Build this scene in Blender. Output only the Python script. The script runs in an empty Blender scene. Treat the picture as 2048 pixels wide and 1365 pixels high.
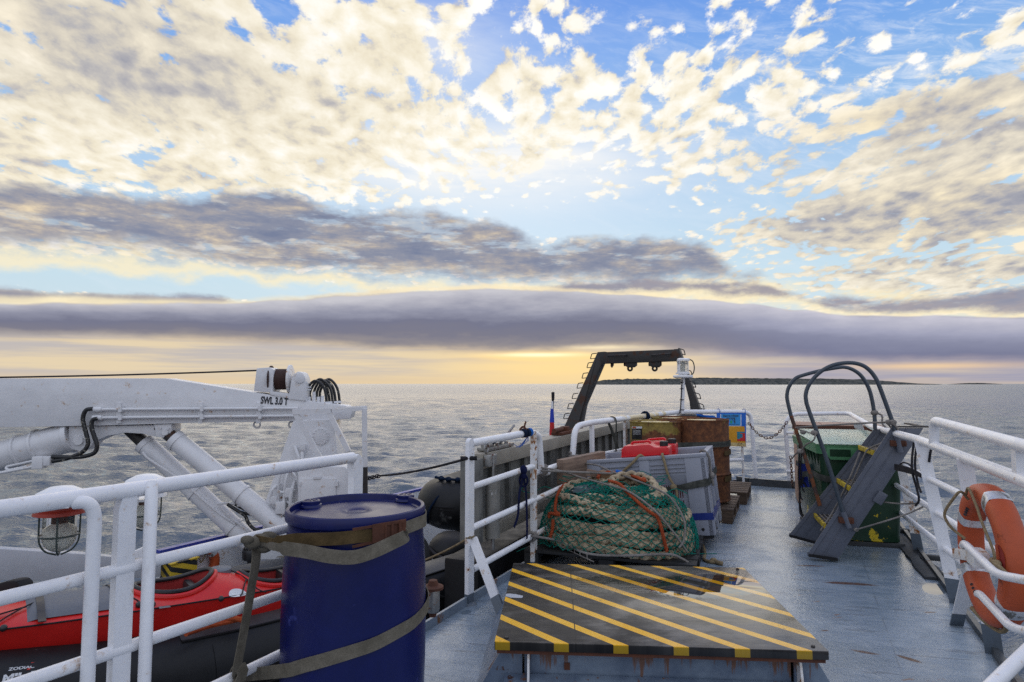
import bpy, bmesh, math, random
import numpy as np
from mathutils import Vector, Matrix

SC = bpy.context.scene
COL = SC.collection
R = math.radians
random.seed(7)

# ------------------------------------------------------------------ camera
FPX = 1252.0                    # focal length in pixels of a 2048 wide frame
CAMZ = 1.45                     # eye height above the deck
PITCH = math.atan(85.5 / FPX)
cam_d = bpy.data.cameras.new('camera')
cam = bpy.data.objects.new('camera', cam_d)
COL.objects.link(cam)
cam.location = (0, 0, CAMZ)
cam.rotation_euler = (math.pi / 2 + PITCH, 0, 0)
cam_d.sensor_width = 36.0
cam_d.lens = 36.0 * FPX / 2048.0
cam_d.clip_start = 0.05
cam_d.clip_end = 60000
SC.camera = cam


def ray(u, v):
    xn = (u - 1024.0) / FPX
    yn = (682.5 - v) / FPX
    cp, sp = math.cos(PITCH), math.sin(PITCH)
    return Vector((xn, cp - yn * sp, sp + yn * cp))


def at(u, v, Y):
    """a point of the place seen towards (u, v) at Y metres in front of the eye"""
    d = ray(u, v)
    return Vector((0, 0, CAMZ)) + d * (Y / d.y)


def atz(u, v, z):
    d = ray(u, v)
    return Vector((0, 0, CAMZ)) + d * ((z - CAMZ) / d.z)


# ------------------------------------------------------------------ colour helpers
def s2l(c):
    c = c / 255.0
    return c / 12.92 if c <= 0.04045 else ((c + 0.055) / 1.055) ** 2.4


def rgb(r, g, b):
    return (s2l(r), s2l(g), s2l(b), 1.0)


# ------------------------------------------------------------------ node expressions
class T:
    """tiny expression layer over a node tree"""
    def __init__(self, tree):
        self.t = tree

    def node(self, kind, **kw):
        n = self.t.nodes.new(kind)
        for k, v in kw.items():
            setattr(n, k, v)
        return n

    def put(self, sock, v):
        if isinstance(v, X):
            self.t.links.new(v.s, sock)
        elif v is not None:
            try:
                sock.default_value = v
            except TypeError:
                sock.default_value = (v, v, v)
            except ValueError:
                sock.default_value = tuple(v)[:3]

    def m(self, op, a, b=None, c=None, clamp=False):
        n = self.node('ShaderNodeMath', operation=op, use_clamp=clamp)
        for i, v in enumerate((a, b, c)):
            if v is not None:
                self.put(n.inputs[i], v)
        return X(self, n.outputs[0])

    def vm(self, op, a, b=None):
        n = self.node('ShaderNodeVectorMath', operation=op)
        self.put(n.inputs[0], a)
        if b is not None:
            self.put(n.inputs['Scale'] if op == 'SCALE' else n.inputs[1], b)
        return X(self, n.outputs['Value'] if op in ('LENGTH', 'DOT_PRODUCT') else n.outputs[0])

    def xyz(self, x, y, z):
        n = self.node('ShaderNodeCombineXYZ')
        for i, v in enumerate((x, y, z)):
            self.put(n.inputs[i], v)
        return X(self, n.outputs[0])

    def sep(self, v):
        n = self.node('ShaderNodeSeparateXYZ')
        self.put(n.inputs[0], v)
        return [X(self, o) for o in n.outputs]

    def sm(self, x, a, b, lo=0.0, hi=1.0, kind='SMOOTHSTEP'):
        n = self.node('ShaderNodeMapRange', interpolation_type=kind)
        self.put(n.inputs[0], x)
        for i, v in zip((1, 2, 3, 4), (a, b, lo, hi)):
            self.put(n.inputs[i], v)
        return X(self, n.outputs[0])

    def lin(self, x, a, b, lo=0.0, hi=1.0):
        return self.sm(x, a, b, lo, hi, 'LINEAR')

    def noise(self, vec, scale=5.0, detail=4.0, rough=0.5, dist=0.0, lac=2.0, col=False):
        n = self.node('ShaderNodeTexNoise')
        self.put(n.inputs['Vector'], vec)
        self.put(n.inputs['Scale'], scale)
        n.inputs['Detail'].default_value = detail
        n.inputs['Roughness'].default_value = rough
        n.inputs['Lacunarity'].default_value = lac
        n.inputs['Distortion'].default_value = dist
        return X(self, n.outputs['Color' if col else 0])

    def voro(self, vec, scale=5.0, feature='F1', rnd=1.0):
        n = self.node('ShaderNodeTexVoronoi', feature=feature)
        self.put(n.inputs['Vector'], vec)
        n.inputs['Scale'].default_value = scale
        n.inputs['Randomness'].default_value = rnd
        return X(self, n.outputs[0])

    def mix(self, f, a, b, blend='MIX'):
        n = self.node('ShaderNodeMix', data_type='RGBA', blend_type=blend)
        self.put(n.inputs[0], f)
        self.put(n.inputs[6], a)
        self.put(n.inputs[7], b)
        return X(self, n.outputs[2])

    def ramp(self, x, stops, interp='LINEAR'):
        n = self.node('ShaderNodeValToRGB')
        cr = n.color_ramp
        cr.interpolation = interp
        while len(cr.elements) < len(stops):
            cr.elements.new(0.5)
        for e, (p, c) in zip(cr.elements, sorted(stops, key=lambda s: s[0])):
            e.position = p
            e.color = c if hasattr(c, '__len__') else (c, c, c, 1)
        self.put(n.inputs[0], x)
        return X(self, n.outputs[0])

    def curve(self, x, x0, x1, pts):
        """piecewise curve through pts (x, y) as a float of x"""
        ys = [p[1] for p in pts]
        lo, hi = min(ys) - 1e-4, max(ys) + 1e-4
        st = [((p[0] - x0) / (x1 - x0), (p[1] - lo) / (hi - lo)) for p in pts]
        g = self.ramp(self.lin(x, x0, x1), st, 'EASE')
        return g * (hi - lo) + lo


class X:
    def __init__(self, t, s):
        self.T, self.s = t, s

    def __add__(self, o): return self.T.m('ADD', self, o)
    __radd__ = __add__
    def __sub__(self, o): return self.T.m('SUBTRACT', self, o)
    def __rsub__(self, o): return self.T.m('SUBTRACT', o, self)
    def __mul__(self, o): return self.T.m('MULTIPLY', self, o)
    __rmul__ = __mul__
    def __truediv__(self, o): return self.T.m('DIVIDE', self, o)
    def __rtruediv__(self, o): return self.T.m('DIVIDE', o, self)
    def __pow__(self, o): return self.T.m('POWER', self, o)


# ------------------------------------------------------------------ sky
SUN_AZ = R(0.5)
SUN_EL = R(22.0)
world = bpy.data.worlds.new('World')
SC.world = world
world.use_nodes = True
wt = world.node_tree
wt.nodes.clear()


def build_sky():
    t = T(wt)
    out = t.node('ShaderNodeOutputWorld')
    bg = t.node('ShaderNodeBackground')
    wt.links.new(bg.outputs[0], out.inputs[0])
    tc = t.node('ShaderNodeTexCoord')
    D = X(t, tc.outputs['Generated'])
    x, y, z = t.sep(D)
    r = t.m('SQRT', x * x + y * y) + 1e-4
    e = z / r                                   # tangent of the elevation
    a = t.m('ARCTAN2', x, y)                    # azimuth, 0 = ship's wake

    def az(u): return math.atan((u - 1024) / FPX)
    def el(u, v): return (768 - v) / FPX * math.cos(az(u))
    A0, A1 = az(-150), az(2200)

    def curve(pts):
        return t.curve(a, A0, A1, [(az(u), el(u, v)) for u, v in pts])

    def blob(u, v, ru, rv):
        da = (a - az(u)) * (1.0 / (ru / FPX))
        de = (e - el(u, v)) * (1.0 / (rv / FPX))
        return t.m('EXPONENT', 0.0 - (da * da + de * de))

    ep = t.m('MAXIMUM', e, 0.0) + 0.16
    P = t.xyz(x / (r * ep), y / (r * ep), 0.0)

    # clear sky: Nishita plus the pale blue of a high thin veil
    sky = t.node('ShaderNodeTexSky', sky_type='NISHITA', sun_disc=False,
                 sun_elevation=SUN_EL, sun_rotation=SUN_AZ)
    nish = t.vm('SCALE', X(t, sky.outputs[0]), 0.05)
    base = t.ramp(t.lin(e, 0.0, 0.8), [
        (0.00, rgb(214, 226, 232)), (0.20, rgb(205, 231, 245)), (0.36, rgb(186, 218, 247)),
        (0.52, rgb(148, 194, 245)), (0.68, rgb(118, 171, 243)), (0.8, rgb(98, 154, 239)), (1.0, rgb(74, 128, 225))])
    base = t.mix(0.12, base, nish)
    veil = t.m('MINIMUM', blob(960, 315, 360, 85) * 1.1 + blob(860, 60, 150, 100) * 0.5, 1.0)
    veiln = t.noise(t.xyz(a * 3.0, e * 14.0, 0.3), 1.6, 6, 0.6)
    veil = t.m('MULTIPLY', veil, t.sm(veiln, 0.25, 0.6, 0.55, 1.0))
    base = t.mix(veil, base, (1.0, 0.985, 0.95, 1))
    # wisps of cirrus, upper right
    cn = t.noise(t.xyz(a * 6.0 - e * 9.0, e * 26.0 + a * 10.0, 4.0), 1.3, 8, 0.68, 0.6)
    cir = t.m('MULTIPLY', t.sm(cn, 0.42, 0.72), t.m('MINIMUM', blob(1850, 110, 330, 150) * 1.0 + 0.22, 1.0))
    base = t.mix(cir * 0.75, base, rgb(232, 240, 250))

    # layer 1: lumpy altocumulus
    wv = t.noise(P, 2.2, 3, 0.5, col=True)
    Pw = t.vm('ADD', P, t.vm('SCALE', t.vm('SUBTRACT', wv, (0.5, 0.5, 0.5)), 0.14))
    st = t.vm('MULTIPLY', Pw, (1.28, 0.95, 1.0))

    def dens(v):
        big = t.noise(v, 2.1, 2, 0.5)
        cel = t.noise(v, 11.0, 9, 0.60)
        vo = t.voro(v, 16.0, 'SMOOTH_F1')
        fine = t.noise(v, 40.0, 6, 0.65)
        return big * 0.36 + cel * 0.60 - vo * 0.44 + (fine - 0.5) * 0.26 + 0.222

    d1 = dens(st)
    d2 = dens(t.vm('ADD', st, (0.0, 0.055, 0.0)))
    cov = (blob(130, 120, 470, 300) * 0.165 + blob(620, 190, 330, 150) * 0.09 + blob(1150, 150, 300, 140) * 0.06 + blob(760, 40, 130, 70) * 0.12
           + blob(1950, 400, 300, 120) * 0.19 + blob(1830, 215, 230, 50) * 0.12 + blob(1350, 220, 420, 130) * 0.035 - blob(1850, 60, 300, 90) * 0.04 - blob(1560, 230, 200, 60) * 0.03
           - blob(1260, 420, 260, 60) * 0.16 - blob(1500, 10, 400, 50) * 0.08 - blob(800, 440, 600, 30) * 0.14
           - blob(250, 555, 420, 28) * 0.5 - blob(1650, 520, 420, 22) * 0.10 - blob(1000, 350, 260, 50) * 0.06
           - blob(560, 25, 130, 70) * 0.12 - blob(900, 140, 170, 70) * 0.06 - blob(1050, 40, 60, 60) * 0.05)
    dd = d1 + cov
    al1 = t.sm(dd, 0.472, 0.585)
    lit = t.m('ADD', 0.66, (d1 - d2) * 2.2 - t.sm(dd, 0.55, 0.85) * 0.36, clamp=True)
    gl = t.m('MINIMUM', blob(960, 300, 520, 260), 1.0)
    lit = t.m('ADD', lit, gl * 0.20, clamp=True)
    soft = t.sm(t.noise(st, 3.0, 9, 0.60), 0.34, 0.66)
    sf = t.m('MINIMUM', blob(180, 130, 560, 300) * 0.80 + 0.22 + blob(1950, 420, 420, 150) * 0.9 + blob(1830, 215, 260, 50) * 0.6, 0.85)
    lit = lit * (1.0 - sf) + (soft * 0.62 + (lit - 0.5) * 0.42 + 0.26) * sf
    warm = t.ramp(lit, [(0.0, rgb(158, 160, 176)), (0.28, rgb(208, 202, 194)), (0.50, rgb(242, 232, 208)),
                        (0.74, rgb(254, 247, 229)), (1.0, (1.06, 1.04, 1.0, 1))])
    grey = t.ramp(lit, [(0.0, rgb(134, 140, 160)), (0.35, rgb(162, 164, 176)), (0.62, rgb(204, 196, 184)), (1.0, rgb(248, 232, 196))])
    dark = t.m('MINIMUM', blob(80, 30, 330, 120) * 0.65 + blob(1950, 420, 430, 130) * 0.95 + blob(1830, 215, 260, 50) * 0.8, 1.0)
    c1 = t.mix(dark, warm, grey)
    col = t.mix(al1, base, c1)

    # layer 2: grey stratocumulus bands
    en = t.noise(t.xyz(a * 5.0, e * 9.0, 1.7), 2.0, 10, 0.62)
    en2 = t.noise(t.xyz(a * 5.0, e * 24.0, 5.2), 1.9, 9, 0.62)

    holes = t.sm(t.noise(t.xyz(a * 7.0, e * 30.0, 11.0), 1.6, 9, 0.64), 0.36, 0.50)

    def band(top, bot, soft_t, soft_b, wig, colour, strength=1.0, hi=True):
        nonlocal col
        et, eb = curve(top), curve(bot)
        w = (en - 0.5) * wig
        up = t.sm(et + w - e, 0.0, soft_t)
        dn = t.sm(e - eb + w * 1.1, 0.0, soft_b)
        m = up * dn * (holes * 0.45 + 0.55)
        if hi:                                  # bright rim under the band
            rim = t.sm(e - eb + w * 1.2, -0.016, 0.004) * t.sm(e - eb + w * 1.2, 0.022, 0.002)
            col = t.mix(rim * up * 0.8, col, rgb(255, 240, 200))
        col = t.mix(m * strength, col, colour)
        return m

    g2 = t.ramp(t.m('ADD', en2 * 0.95 + 0.02, (en - 0.5) * 0.6 + (t.noise(t.xyz(a * 26.0, e * 70.0, 2.2), 1.6, 6, 0.62) - 0.5) * 0.42), [
        (0.20, rgb(120, 130, 157)), (0.42, rgb(142, 147, 165)), (0.54, rgb(166, 163, 168)), (0.66, rgb(200, 188, 174)), (0.8, rgb(240, 221, 188))])
    band([(-150, 330), (0, 346), (120, 350), (260, 376), (340, 384), (450, 370), (560, 360), (700, 404), (860, 412), (980, 436), (1100, 470), (1250, 462), (1400, 466), (1480, 522), (1580, 540), (1660, 572), (2200, 600)],
         [(-150, 505), (0, 516), (200, 520), (420, 540), (560, 560), (800, 574), (1000, 582), (1250, 584), (1500, 580), (1600, 574), (1660, 576), (2200, 600)],
         0.022, 0.040, 0.065, g2)
    band([(-150, 560), (1380, 552), (1500, 556), (1650, 585), (1800, 600), (2048, 560), (2200, 540)],
         [(-150, 600), (1250, 582), (1500, 592), (1700, 628), (2200, 632)], 0.012, 0.012, 0.04, t.mix(en2, rgb(112, 120, 152), rgb(178, 168, 170)), 0.9)
    band([(-150, 566), (0, 575), (200, 582), (400, 598), (560, 602), (640, 604), (2200, 640)],
         [(-150, 592), (0, 598), (200, 602), (440, 606), (560, 606), (640, 606), (2200, 645)], 0.008, 0.010, 0.012, rgb(150, 150, 164), 0.95)

    # low strip between the bank and the horizon
    sn = t.noise(t.xyz(a * 2.6, e * 48.0, 2.0), 1.4, 6, 0.55)
    sn2 = t.noise(t.xyz(a * 5.0, e * 110.0, 8.0), 1.0, 5, 0.55)
    side = t.sm(a, az(1250), az(1650))
    low = t.mix(t.sm(sn * 0.7 + sn2 * 0.3, 0.40, 0.60), rgb(194, 187, 184), rgb(230, 211, 178))
    low = t.mix(t.sm(e, 0.022, 0.0), low, rgb(229, 205, 168))
    low = t.mix(side * t.sm(sn2 * 0.4 + sn * 0.6, 0.62, 0.42, 0.55, 1.0), low, rgb(164, 162, 180))
    glow = t.m('MINIMUM', blob(1120, 738, 230, 36) * 0.95 + blob(1080, 712, 110, 8) * 1.1, 1.0)
    low = t.mix(glow, low, (1.05, 0.76, 0.34, 1))
    low = t.mix(t.m('MINIMUM', blob(1075, 710, 75, 4.0) + blob(1215, 694, 80, 4) * 0.8, 1.0), low, (1.35, 1.15, 0.72, 1))
    low = t.mix(t.m('MINIMUM', blob(1860, 732, 130, 6) + 0.0, 1.0), low, rgb(238, 206, 168))
    etop = curve([(-150, 610), (0, 606), (120, 602), (440, 604), (560, 598), (700, 588), (850, 580), (950, 575), (1100, 578), (1250, 587),
                  (1400, 597), (1500, 606), (1600, 618), (1700, 629), (1860, 630), (2048, 632), (2200, 632)])
    ebot = curve([(-150, 672), (0, 674), (300, 680), (600, 690), (780, 701), (950, 706), (1080, 706), (1200, 697), (1300, 699), (1400, 708),
                  (1500, 716), (1800, 728), (2048, 728), (2200, 728)])
    bn = t.noise(t.xyz(a * 9.0, e * 30.0, 3.0), 2.0, 9, 0.62)
    bn2 = t.noise(t.xyz(a * 3.0, e * 22.0, 9.0), 1.6, 5, 0.5)
    lowm = t.sm(etop - e, 0.0, 0.004)
    col = t.mix(lowm, col, low)
    tt = (e - ebot) / (etop - ebot)
    tt = t.m('ADD', tt, (bn - 0.5) * 0.30 + (bn2 - 0.5) * 0.36)
    bl = t.ramp(tt, [(0.0, rgb(178, 162, 150)), (0.12, rgb(152, 145, 146)), (0.30, rgb(126, 125, 140)), (0.48, rgb(119, 121, 142)),
                     (0.66, rgb(148, 150, 168)), (0.82, rgb(178, 178, 190)), (0.97, rgb(202, 201, 208))])
    blr = t.ramp(tt, [(0.0, rgb(150, 142, 158)), (0.20, rgb(124, 127, 153)), (0.45, rgb(138, 141, 165)), (0.66, rgb(162, 164, 186)),
                      (0.85, rgb(184, 184, 200)), (1.0, rgb(206, 204, 216))])
    bl = t.mix(t.sm(a, az(1250), az(1650)), bl, blr)
    mb = t.sm(etop + (bn - 0.5) * 0.011 - e, 0.0, 0.0045) * t.sm(e - ebot + (bn - 0.5) * 0.010, -0.006, 0.013)
    rimt = t.sm(t.m('ABSOLUTE', etop + 0.001 + (bn - 0.5) * 0.011 - e), 0.006, 0.0) * t.m('MINIMUM', blob(900, 580, 420, 40) + 0.15, 1.0)
    col = t.mix(rimt * 0.7, col, rgb(255, 236, 196))
    col = t.mix(mb, col, bl)
    # unseen sky behind the camera: pale cloud brightened to light camera-facing sides
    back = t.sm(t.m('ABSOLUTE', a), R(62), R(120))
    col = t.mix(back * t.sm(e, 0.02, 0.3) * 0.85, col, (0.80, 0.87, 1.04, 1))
    col = t.mix(t.sm(e, 0.0, -0.02), col, rgb(150, 152, 160))
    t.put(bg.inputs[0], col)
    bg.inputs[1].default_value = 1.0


build_sky()
world.cycles.sampling_method = 'MANUAL'
world.cycles.sample_map_resolution = 1024
sun_d = bpy.data.lights.new('sun', 'SUN')
sun = bpy.data.objects.new('sun', sun_d)
COL.objects.link(sun)
sun_d.energy = 0.6
sun_d.angle = R(68)
sun_d.color = (1.0, 0.86, 0.66)
sun.rotation_euler = Vector((math.sin(SUN_AZ) * math.cos(SUN_EL), math.cos(SUN_AZ) * math.cos(SUN_EL), math.sin(SUN_EL))).to_track_quat('Z', 'Y').to_euler()
SC.view_settings.view_transform = 'Standard'
SC.view_settings.look = 'None'
SC.view_settings.exposure = 0.0
SC.view_settings.gamma = 1.0
SC.cycles.use_denoising = False
SC.cycles.sampling_pattern = 'BLUE_NOISE'
SC.cycles.sample_clamp_indirect = 4.0
SC.cycles.max_bounces = 6
SC.cycles.diffuse_bounces = 3
SC.cycles.use_adaptive_sampling = False
# ------------------------------------------------------------------ mesh helpers
UP = Vector((0, 0, 1))


def V(*a):
    return Vector(a)


class VPlane:
    """a vertical plane of the ship through p, running along heading d (degrees from straight aft, to the right)"""
    def __init__(self, p, deg):
        self.p = Vector((p[0], p[1], 0))
        self.d = Vector((math.sin(R(deg)), math.cos(R(deg)), 0))
        self.n = Vector((self.d.y, -self.d.x, 0))       # towards the right

    def pt(self, u, v, off=0.0):
        r = ray(u, v)
        o = Vector((0, 0, CAMZ))
        t = (self.p + self.n * off - o).dot(self.n) / r.dot(self.n)
        return o + r * t


def spline(pts, n=8, closed=False):
    """Catmull-Rom through pts"""
    pts = [Vector(p) for p in pts]
    m = len(pts)
    out = []
    rng = range(m) if closed else range(m - 1)
    for i in rng:
        p1, p2 = pts[i], pts[(i + 1) % m]
        p0 = pts[(i - 1) % m] if (closed or i > 0) else p1 * 2 - p2
        p3 = pts[(i + 2) % m] if (closed or i + 2 < m) else p2 * 2 - p1
        for k in range(n):
            t = k / n
            out.append(0.5 * ((2 * p1) + (p2 - p0) * t + (2 * p0 - 5 * p1 + 4 * p2 - p3) * t * t + (3 * p1 - p0 - 3 * p2 + p3) * t ** 3))
    if not closed:
        out.append(pts[-1])
    return out


def rounded(pts, rad=0.1, n=6):
    """polyline with its inner corners rounded"""
    pts = [Vector(p) for p in pts]
    out = [pts[0]]
    for i in range(1, len(pts) - 1):
        a, b, c = pts[i - 1], pts[i], pts[i + 1]
        r1 = min(rad, (a - b).length * 0.49)
        r2 = min(rad, (c - b).length * 0.49)
        pa = b + (a - b).normalized() * r1
        pc = b + (c - b).normalized() * r2
        for k in range(n + 1):
            t = k / n
            out.append(pa * (1 - t) ** 2 + b * 2 * t * (1 - t) + pc * t * t)
    out.append(pts[-1])
    return out


def sag(a, b, drop, n=12):
    a, b = Vector(a), Vector(b)
    return [a.lerp(b, i / n) - UP * drop * 4 * (i / n) * (1 - i / n) for i in range(n + 1)]


class MB:
    def __init__(self):
        self.bm = bmesh.new()

    def frames(self, pts, closed=False):
        m = len(pts)
        tang = []
        for i in range(m):
            if closed:
                d = pts[(i + 1) % m] - pts[(i - 1) % m]
            else:
                d = pts[min(i + 1, m - 1)] - pts[max(i - 1, 0)]
            tang.append(d.normalized() if d.length > 1e-9 else Vector((0, 0, 1)))
        t = tang[0]
        ref = UP if abs(t.z) < 0.9 else Vector((1, 0, 0))
        nrm = (ref - t * ref.dot(t)).normalized()
        fr = []
        for i in range(m):
            t = tang[i]
            nrm = nrm - t * nrm.dot(t)
            nrm = nrm.normalized() if nrm.length > 1e-6 else t.orthogonal().normalized()
            fr.append((nrm, t.cross(nrm)))
        return fr

    def tube(self, pts, r, segs=10, closed=False, caps=True, radii=None, flat=None):
        pts = [Vector(p) for p in pts]
        fr = self.frames(pts, closed)
        rings = []
        for i, p in enumerate(pts):
            rr = radii[i] if radii else r
            a, b = fr[i]
            fb = flat if flat else 1.0
            rings.append([self.bm.verts.new(p + a * math.cos(2 * math.pi * k / segs) * rr * fb + b * math.sin(2 * math.pi * k / segs) * rr) for k in range(segs)])
        m = len(pts)
        for i in range(m if closed else m - 1):
            A, B = rings[i], rings[(i + 1) % m]
            for k in range(segs):
                self.bm.faces.new((A[k], A[(k + 1) % segs], B[(k + 1) % segs], B[k]))
        if caps and not closed:
            self.bm.faces.new(rings[0][::-1])
            self.bm.faces.new(rings[-1])
        return self

    def strip(self, pts, w, th, side, closed=False):
        """flat band through pts: w wide along `side` (vector or list), th thick"""
        pts = [Vector(p) for p in pts]
        m = len(pts)
        rings = []
        for i, p in enumerate(pts):
            if closed:
                t = (pts[(i + 1) % m] - pts[(i - 1) % m]).normalized()
            else:
                t = (pts[min(i + 1, m - 1)] - pts[max(i - 1, 0)]).normalized()
            s = Vector(side[i] if isinstance(side, list) else side)
            s = (s - t * s.dot(t)).normalized()
            o = t.cross(s)
            ww = w[i] if isinstance(w, list) else w
            rings.append([self.bm.verts.new(p + s * a * ww / 2 + o * b * th / 2) for a, b in ((-1, -1), (1, -1), (1, 1), (-1, 1))])
        for i in range(m if closed else m - 1):
            A, B = rings[i], rings[(i + 1) % m]
            for k in range(4):
                self.bm.faces.new((A[k], A[(k + 1) % 4], B[(k + 1) % 4], B[k]))
        if not closed:
            self.bm.faces.new(rings[0][::-1])
            self.bm.faces.new(rings[-1])
        return self

    def box(self, c, size, ax=None, bev=0.0):
        """box centred on c; ax = (x axis, y axis) directions"""
        c = Vector(c)
        if ax is None:
            x, y = Vector((1, 0, 0)), Vector((0, 1, 0))
        else:
            x, y = Vector(ax[0]).normalized(), Vector(ax[1]).normalized()
        z = x.cross(y).normalized()
        tmp = bmesh.new()
        vs = [tmp.verts.new(c + x * i * size[0] / 2 + y * j * size[1] / 2 + z * k * size[2] / 2) for i in (-1, 1) for j in (-1, 1) for k in (-1, 1)]
        for f in ((0, 1, 3, 2), (4, 6, 7, 5), (0, 4, 5, 1), (2, 3, 7, 6), (0, 2, 6, 4), (1, 5, 7, 3)):
            tmp.faces.new([vs[i] for i in f])
        if bev > 0:
            bmesh.ops.bevel(tmp, geom=tmp.edges[:], offset=bev, segments=2, affect='EDGES', profile=0.6)
        self.merge(tmp)
        return self

    def merge(self, tmp):
        mp = {}
        for v in tmp.verts:
            mp[v] = self.bm.verts.new(v.co)
        for f in tmp.faces:
            try:
                self.bm.faces.new([mp[v] for v in f.verts])
            except ValueError:
                pass
        tmp.free()

    def beam(self, a, b, w, h, up=UP, bev=0.0):
        """rectangular bar from a to b: w across, h along up"""
        a, b = Vector(a), Vector(b)
        t = (b - a).normalized()
        s = t.cross(Vector(up)).normalized()
        self.box((a + b) / 2, ((b - a).length, w, h), (t, -s), bev)
        return self

    def prism(self, pts, vec, bev=0.0):
        pts = [Vector(p) for p in pts]
        vec = Vector(vec)
        tmp = bmesh.new()
        A = [tmp.verts.new(p) for p in pts]
        B = [tmp.verts.new(p + vec) for p in pts]
        n = len(pts)
        tmp.faces.new(A[::-1])
        tmp.faces.new(B)
        for i in range(n):
            tmp.faces.new((A[i], A[(i + 1) % n], B[(i + 1) % n], B[i]))
        bmesh.ops.recalc_face_normals(tmp, faces=tmp.faces[:])
        if bev > 0:
            bmesh.ops.bevel(tmp, geom=tmp.edges[:], offset=bev, segments=2, affect='EDGES', profile=0.6)
        self.merge(tmp)
        return self

    def lathe(self, prof, c, axis=UP, segs=32, caps=True, arc=1.0):
        c, axis = Vector(c), Vector(axis).normalized()
        a = axis.orthogonal().normalized() if abs(axis.z) < 0.99 else Vector((1, 0, 0))
        b = axis.cross(a)
        rings = []
        for r, z in prof:
            r = max(r, 1e-5)
            rings.append([self.bm.verts.new(c + axis * z + (a * math.cos(2 * math.pi * k / segs) + b * math.sin(2 * math.pi * k / segs)) * r) for k in range(segs)])
        for A, B in zip(rings, rings[1:]):
            for k in range(segs):
                self.bm.faces.new((A[k], A[(k + 1) % segs], B[(k + 1) % segs], B[k]))
        if caps:
            self.bm.faces.new(rings[0][::-1])
            self.bm.faces.new(rings[-1])
        return self

    def grid(self, P, closed_u=False):
        """P[i][j] points"""
        vs = [[self.bm.verts.new(p) for p in row] for row in P]
        n = len(vs)
        for i in range(n if closed_u else n - 1):
            A, B = vs[i], vs[(i + 1) % n]
            for j in range(len(A) - 1):
                self.bm.faces.new((A[j], A[j + 1], B[j + 1], B[j]))
        return self

    def ellipsoid(self, c, rx, ry, rz, seg=16, rings=10):
        tmp = bmesh.new()
        bmesh.ops.create_uvsphere(tmp, u_segments=seg, v_segments=rings, radius=1.0)
        for v in tmp.verts:
            v.co = Vector(c) + Vector((v.co.x * rx, v.co.y * ry, v.co.z * rz))
        self.merge(tmp)
        return self

    def face(self, pts):
        self.bm.faces.new([self.bm.verts.new(Vector(p)) for p in pts])
        return self

    def jitter(self, amp, seed=1):
        rnd = random.Random(seed)
        for v in self.bm.verts:
            v.co += Vector((rnd.uniform(-amp, amp), rnd.uniform(-amp, amp), rnd.uniform(-amp, amp)))
        return self

    def build(self, name, mat, parent=None, smooth=38, local=False):
        bm = self.bm
        bmesh.ops.recalc_face_normals(bm, faces=bm.faces[:])
        if parent is None:
            xs = [v.co for v in bm.verts]
            org = Vector(((min(p.x for p in xs) + max(p.x for p in xs)) / 2, (min(p.y for p in xs) + max(p.y for p in xs)) / 2, min(p.z for p in xs)))
        else:
            org = world_loc(parent)
        if not local:
            rz = 0.0 if parent is None else world_rz(parent)
            Mi = Matrix.Rotation(-rz, 4, 'Z') @ Matrix.Translation(-org)
            bm.transform(Mi)
        if smooth:
            ca = math.cos(R(smooth))
            for f in bm.faces:
                f.smooth = True
            for e in bm.edges:
                if len(e.link_faces) == 2 and e.link_faces[0].normal.dot(e.link_faces[1].normal) < ca:
                    e.smooth = False
        me = bpy.data.meshes.new(name)
        bm.to_mesh(me)
        bm.free()
        if mat is not None:
            me.materials.append(M[mat] if isinstance(mat, str) else mat)
        o = bpy.data.objects.new(name, me)
        COL.objects.link(o)
        if parent is None:
            o.location = org
        else:
            o.parent = parent
        return o


def world_loc(o):
    p = Vector((0, 0, 0))
    rz = 0
    chain = []
    while o:
        chain.append(o)
        o = o.parent
    m = Matrix.Identity(4)
    for c in reversed(chain):
        m = m @ Matrix.Translation(c.location) @ Matrix.Rotation(c.rotation_euler.z, 4, 'Z')
    return m.translation.copy()


def world_rz(o):
    rz = 0.0
    while o:
        rz += o.rotation_euler.z
        o = o.parent
    return rz


def tag(o, label, cat, group=None):
    o['label'] = label
    o['category'] = cat
    if group:
        o['group'] = group
    return o


def kind(o, k):
    o['kind'] = k
    return o


def thing(name, label, cat, loc=(0, 0, 0), rotz=0.0, group=None):
    o = bpy.data.objects.new(name, None)
    COL.objects.link(o)
    o.location = loc
    o.rotation_euler = (0, 0, rotz)
    o.empty_display_size = 0.2
    return tag(o, label, cat, group)


def copy_tree(o, parent=None):
    c = o.copy()
    COL.objects.link(c)
    c.parent = parent
    for ch in list(o.children):
        copy_tree(ch, c)
    return c


def text_mesh(txt, size, origin, xdir, ydir, mat, name, parent=None, depth=0.0006, align='LEFT', shear=0.0, bold=0.0, sx=1.0):
    """lettering laid on a surface: xdir runs along the line, ydir is up"""
    cu = bpy.data.curves.new('lettering', 'FONT')
    cu.body = txt
    cu.size = size
    cu.align_x = align
    cu.extrude = depth
    cu.shear = shear
    cu.offset = bold
    tmp = bpy.data.objects.new('lettering', cu)
    COL.objects.link(tmp)
    bpy.context.view_layer.update()
    dg = bpy.context.evaluated_depsgraph_get()
    me = bpy.data.meshes.new_from_object(tmp.evaluated_get(dg))
    bpy.data.objects.remove(tmp)
    bpy.data.curves.remove(cu)
    b = MB()
    b.bm.from_mesh(me)
    bpy.data.meshes.remove(me)
    xd, yd = Vector(xdir).normalized(), Vector(ydir).normalized()
    yd = (yd - xd * yd.dot(xd)).normalized()
    zd = xd.cross(yd)
    for v in b.bm.verts:
        v.co = Vector(origin) + xd * v.co.x * sx + yd * v.co.y + zd * (v.co.z + depth)
    return b.build(name, mat, parent, smooth=0)


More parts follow.
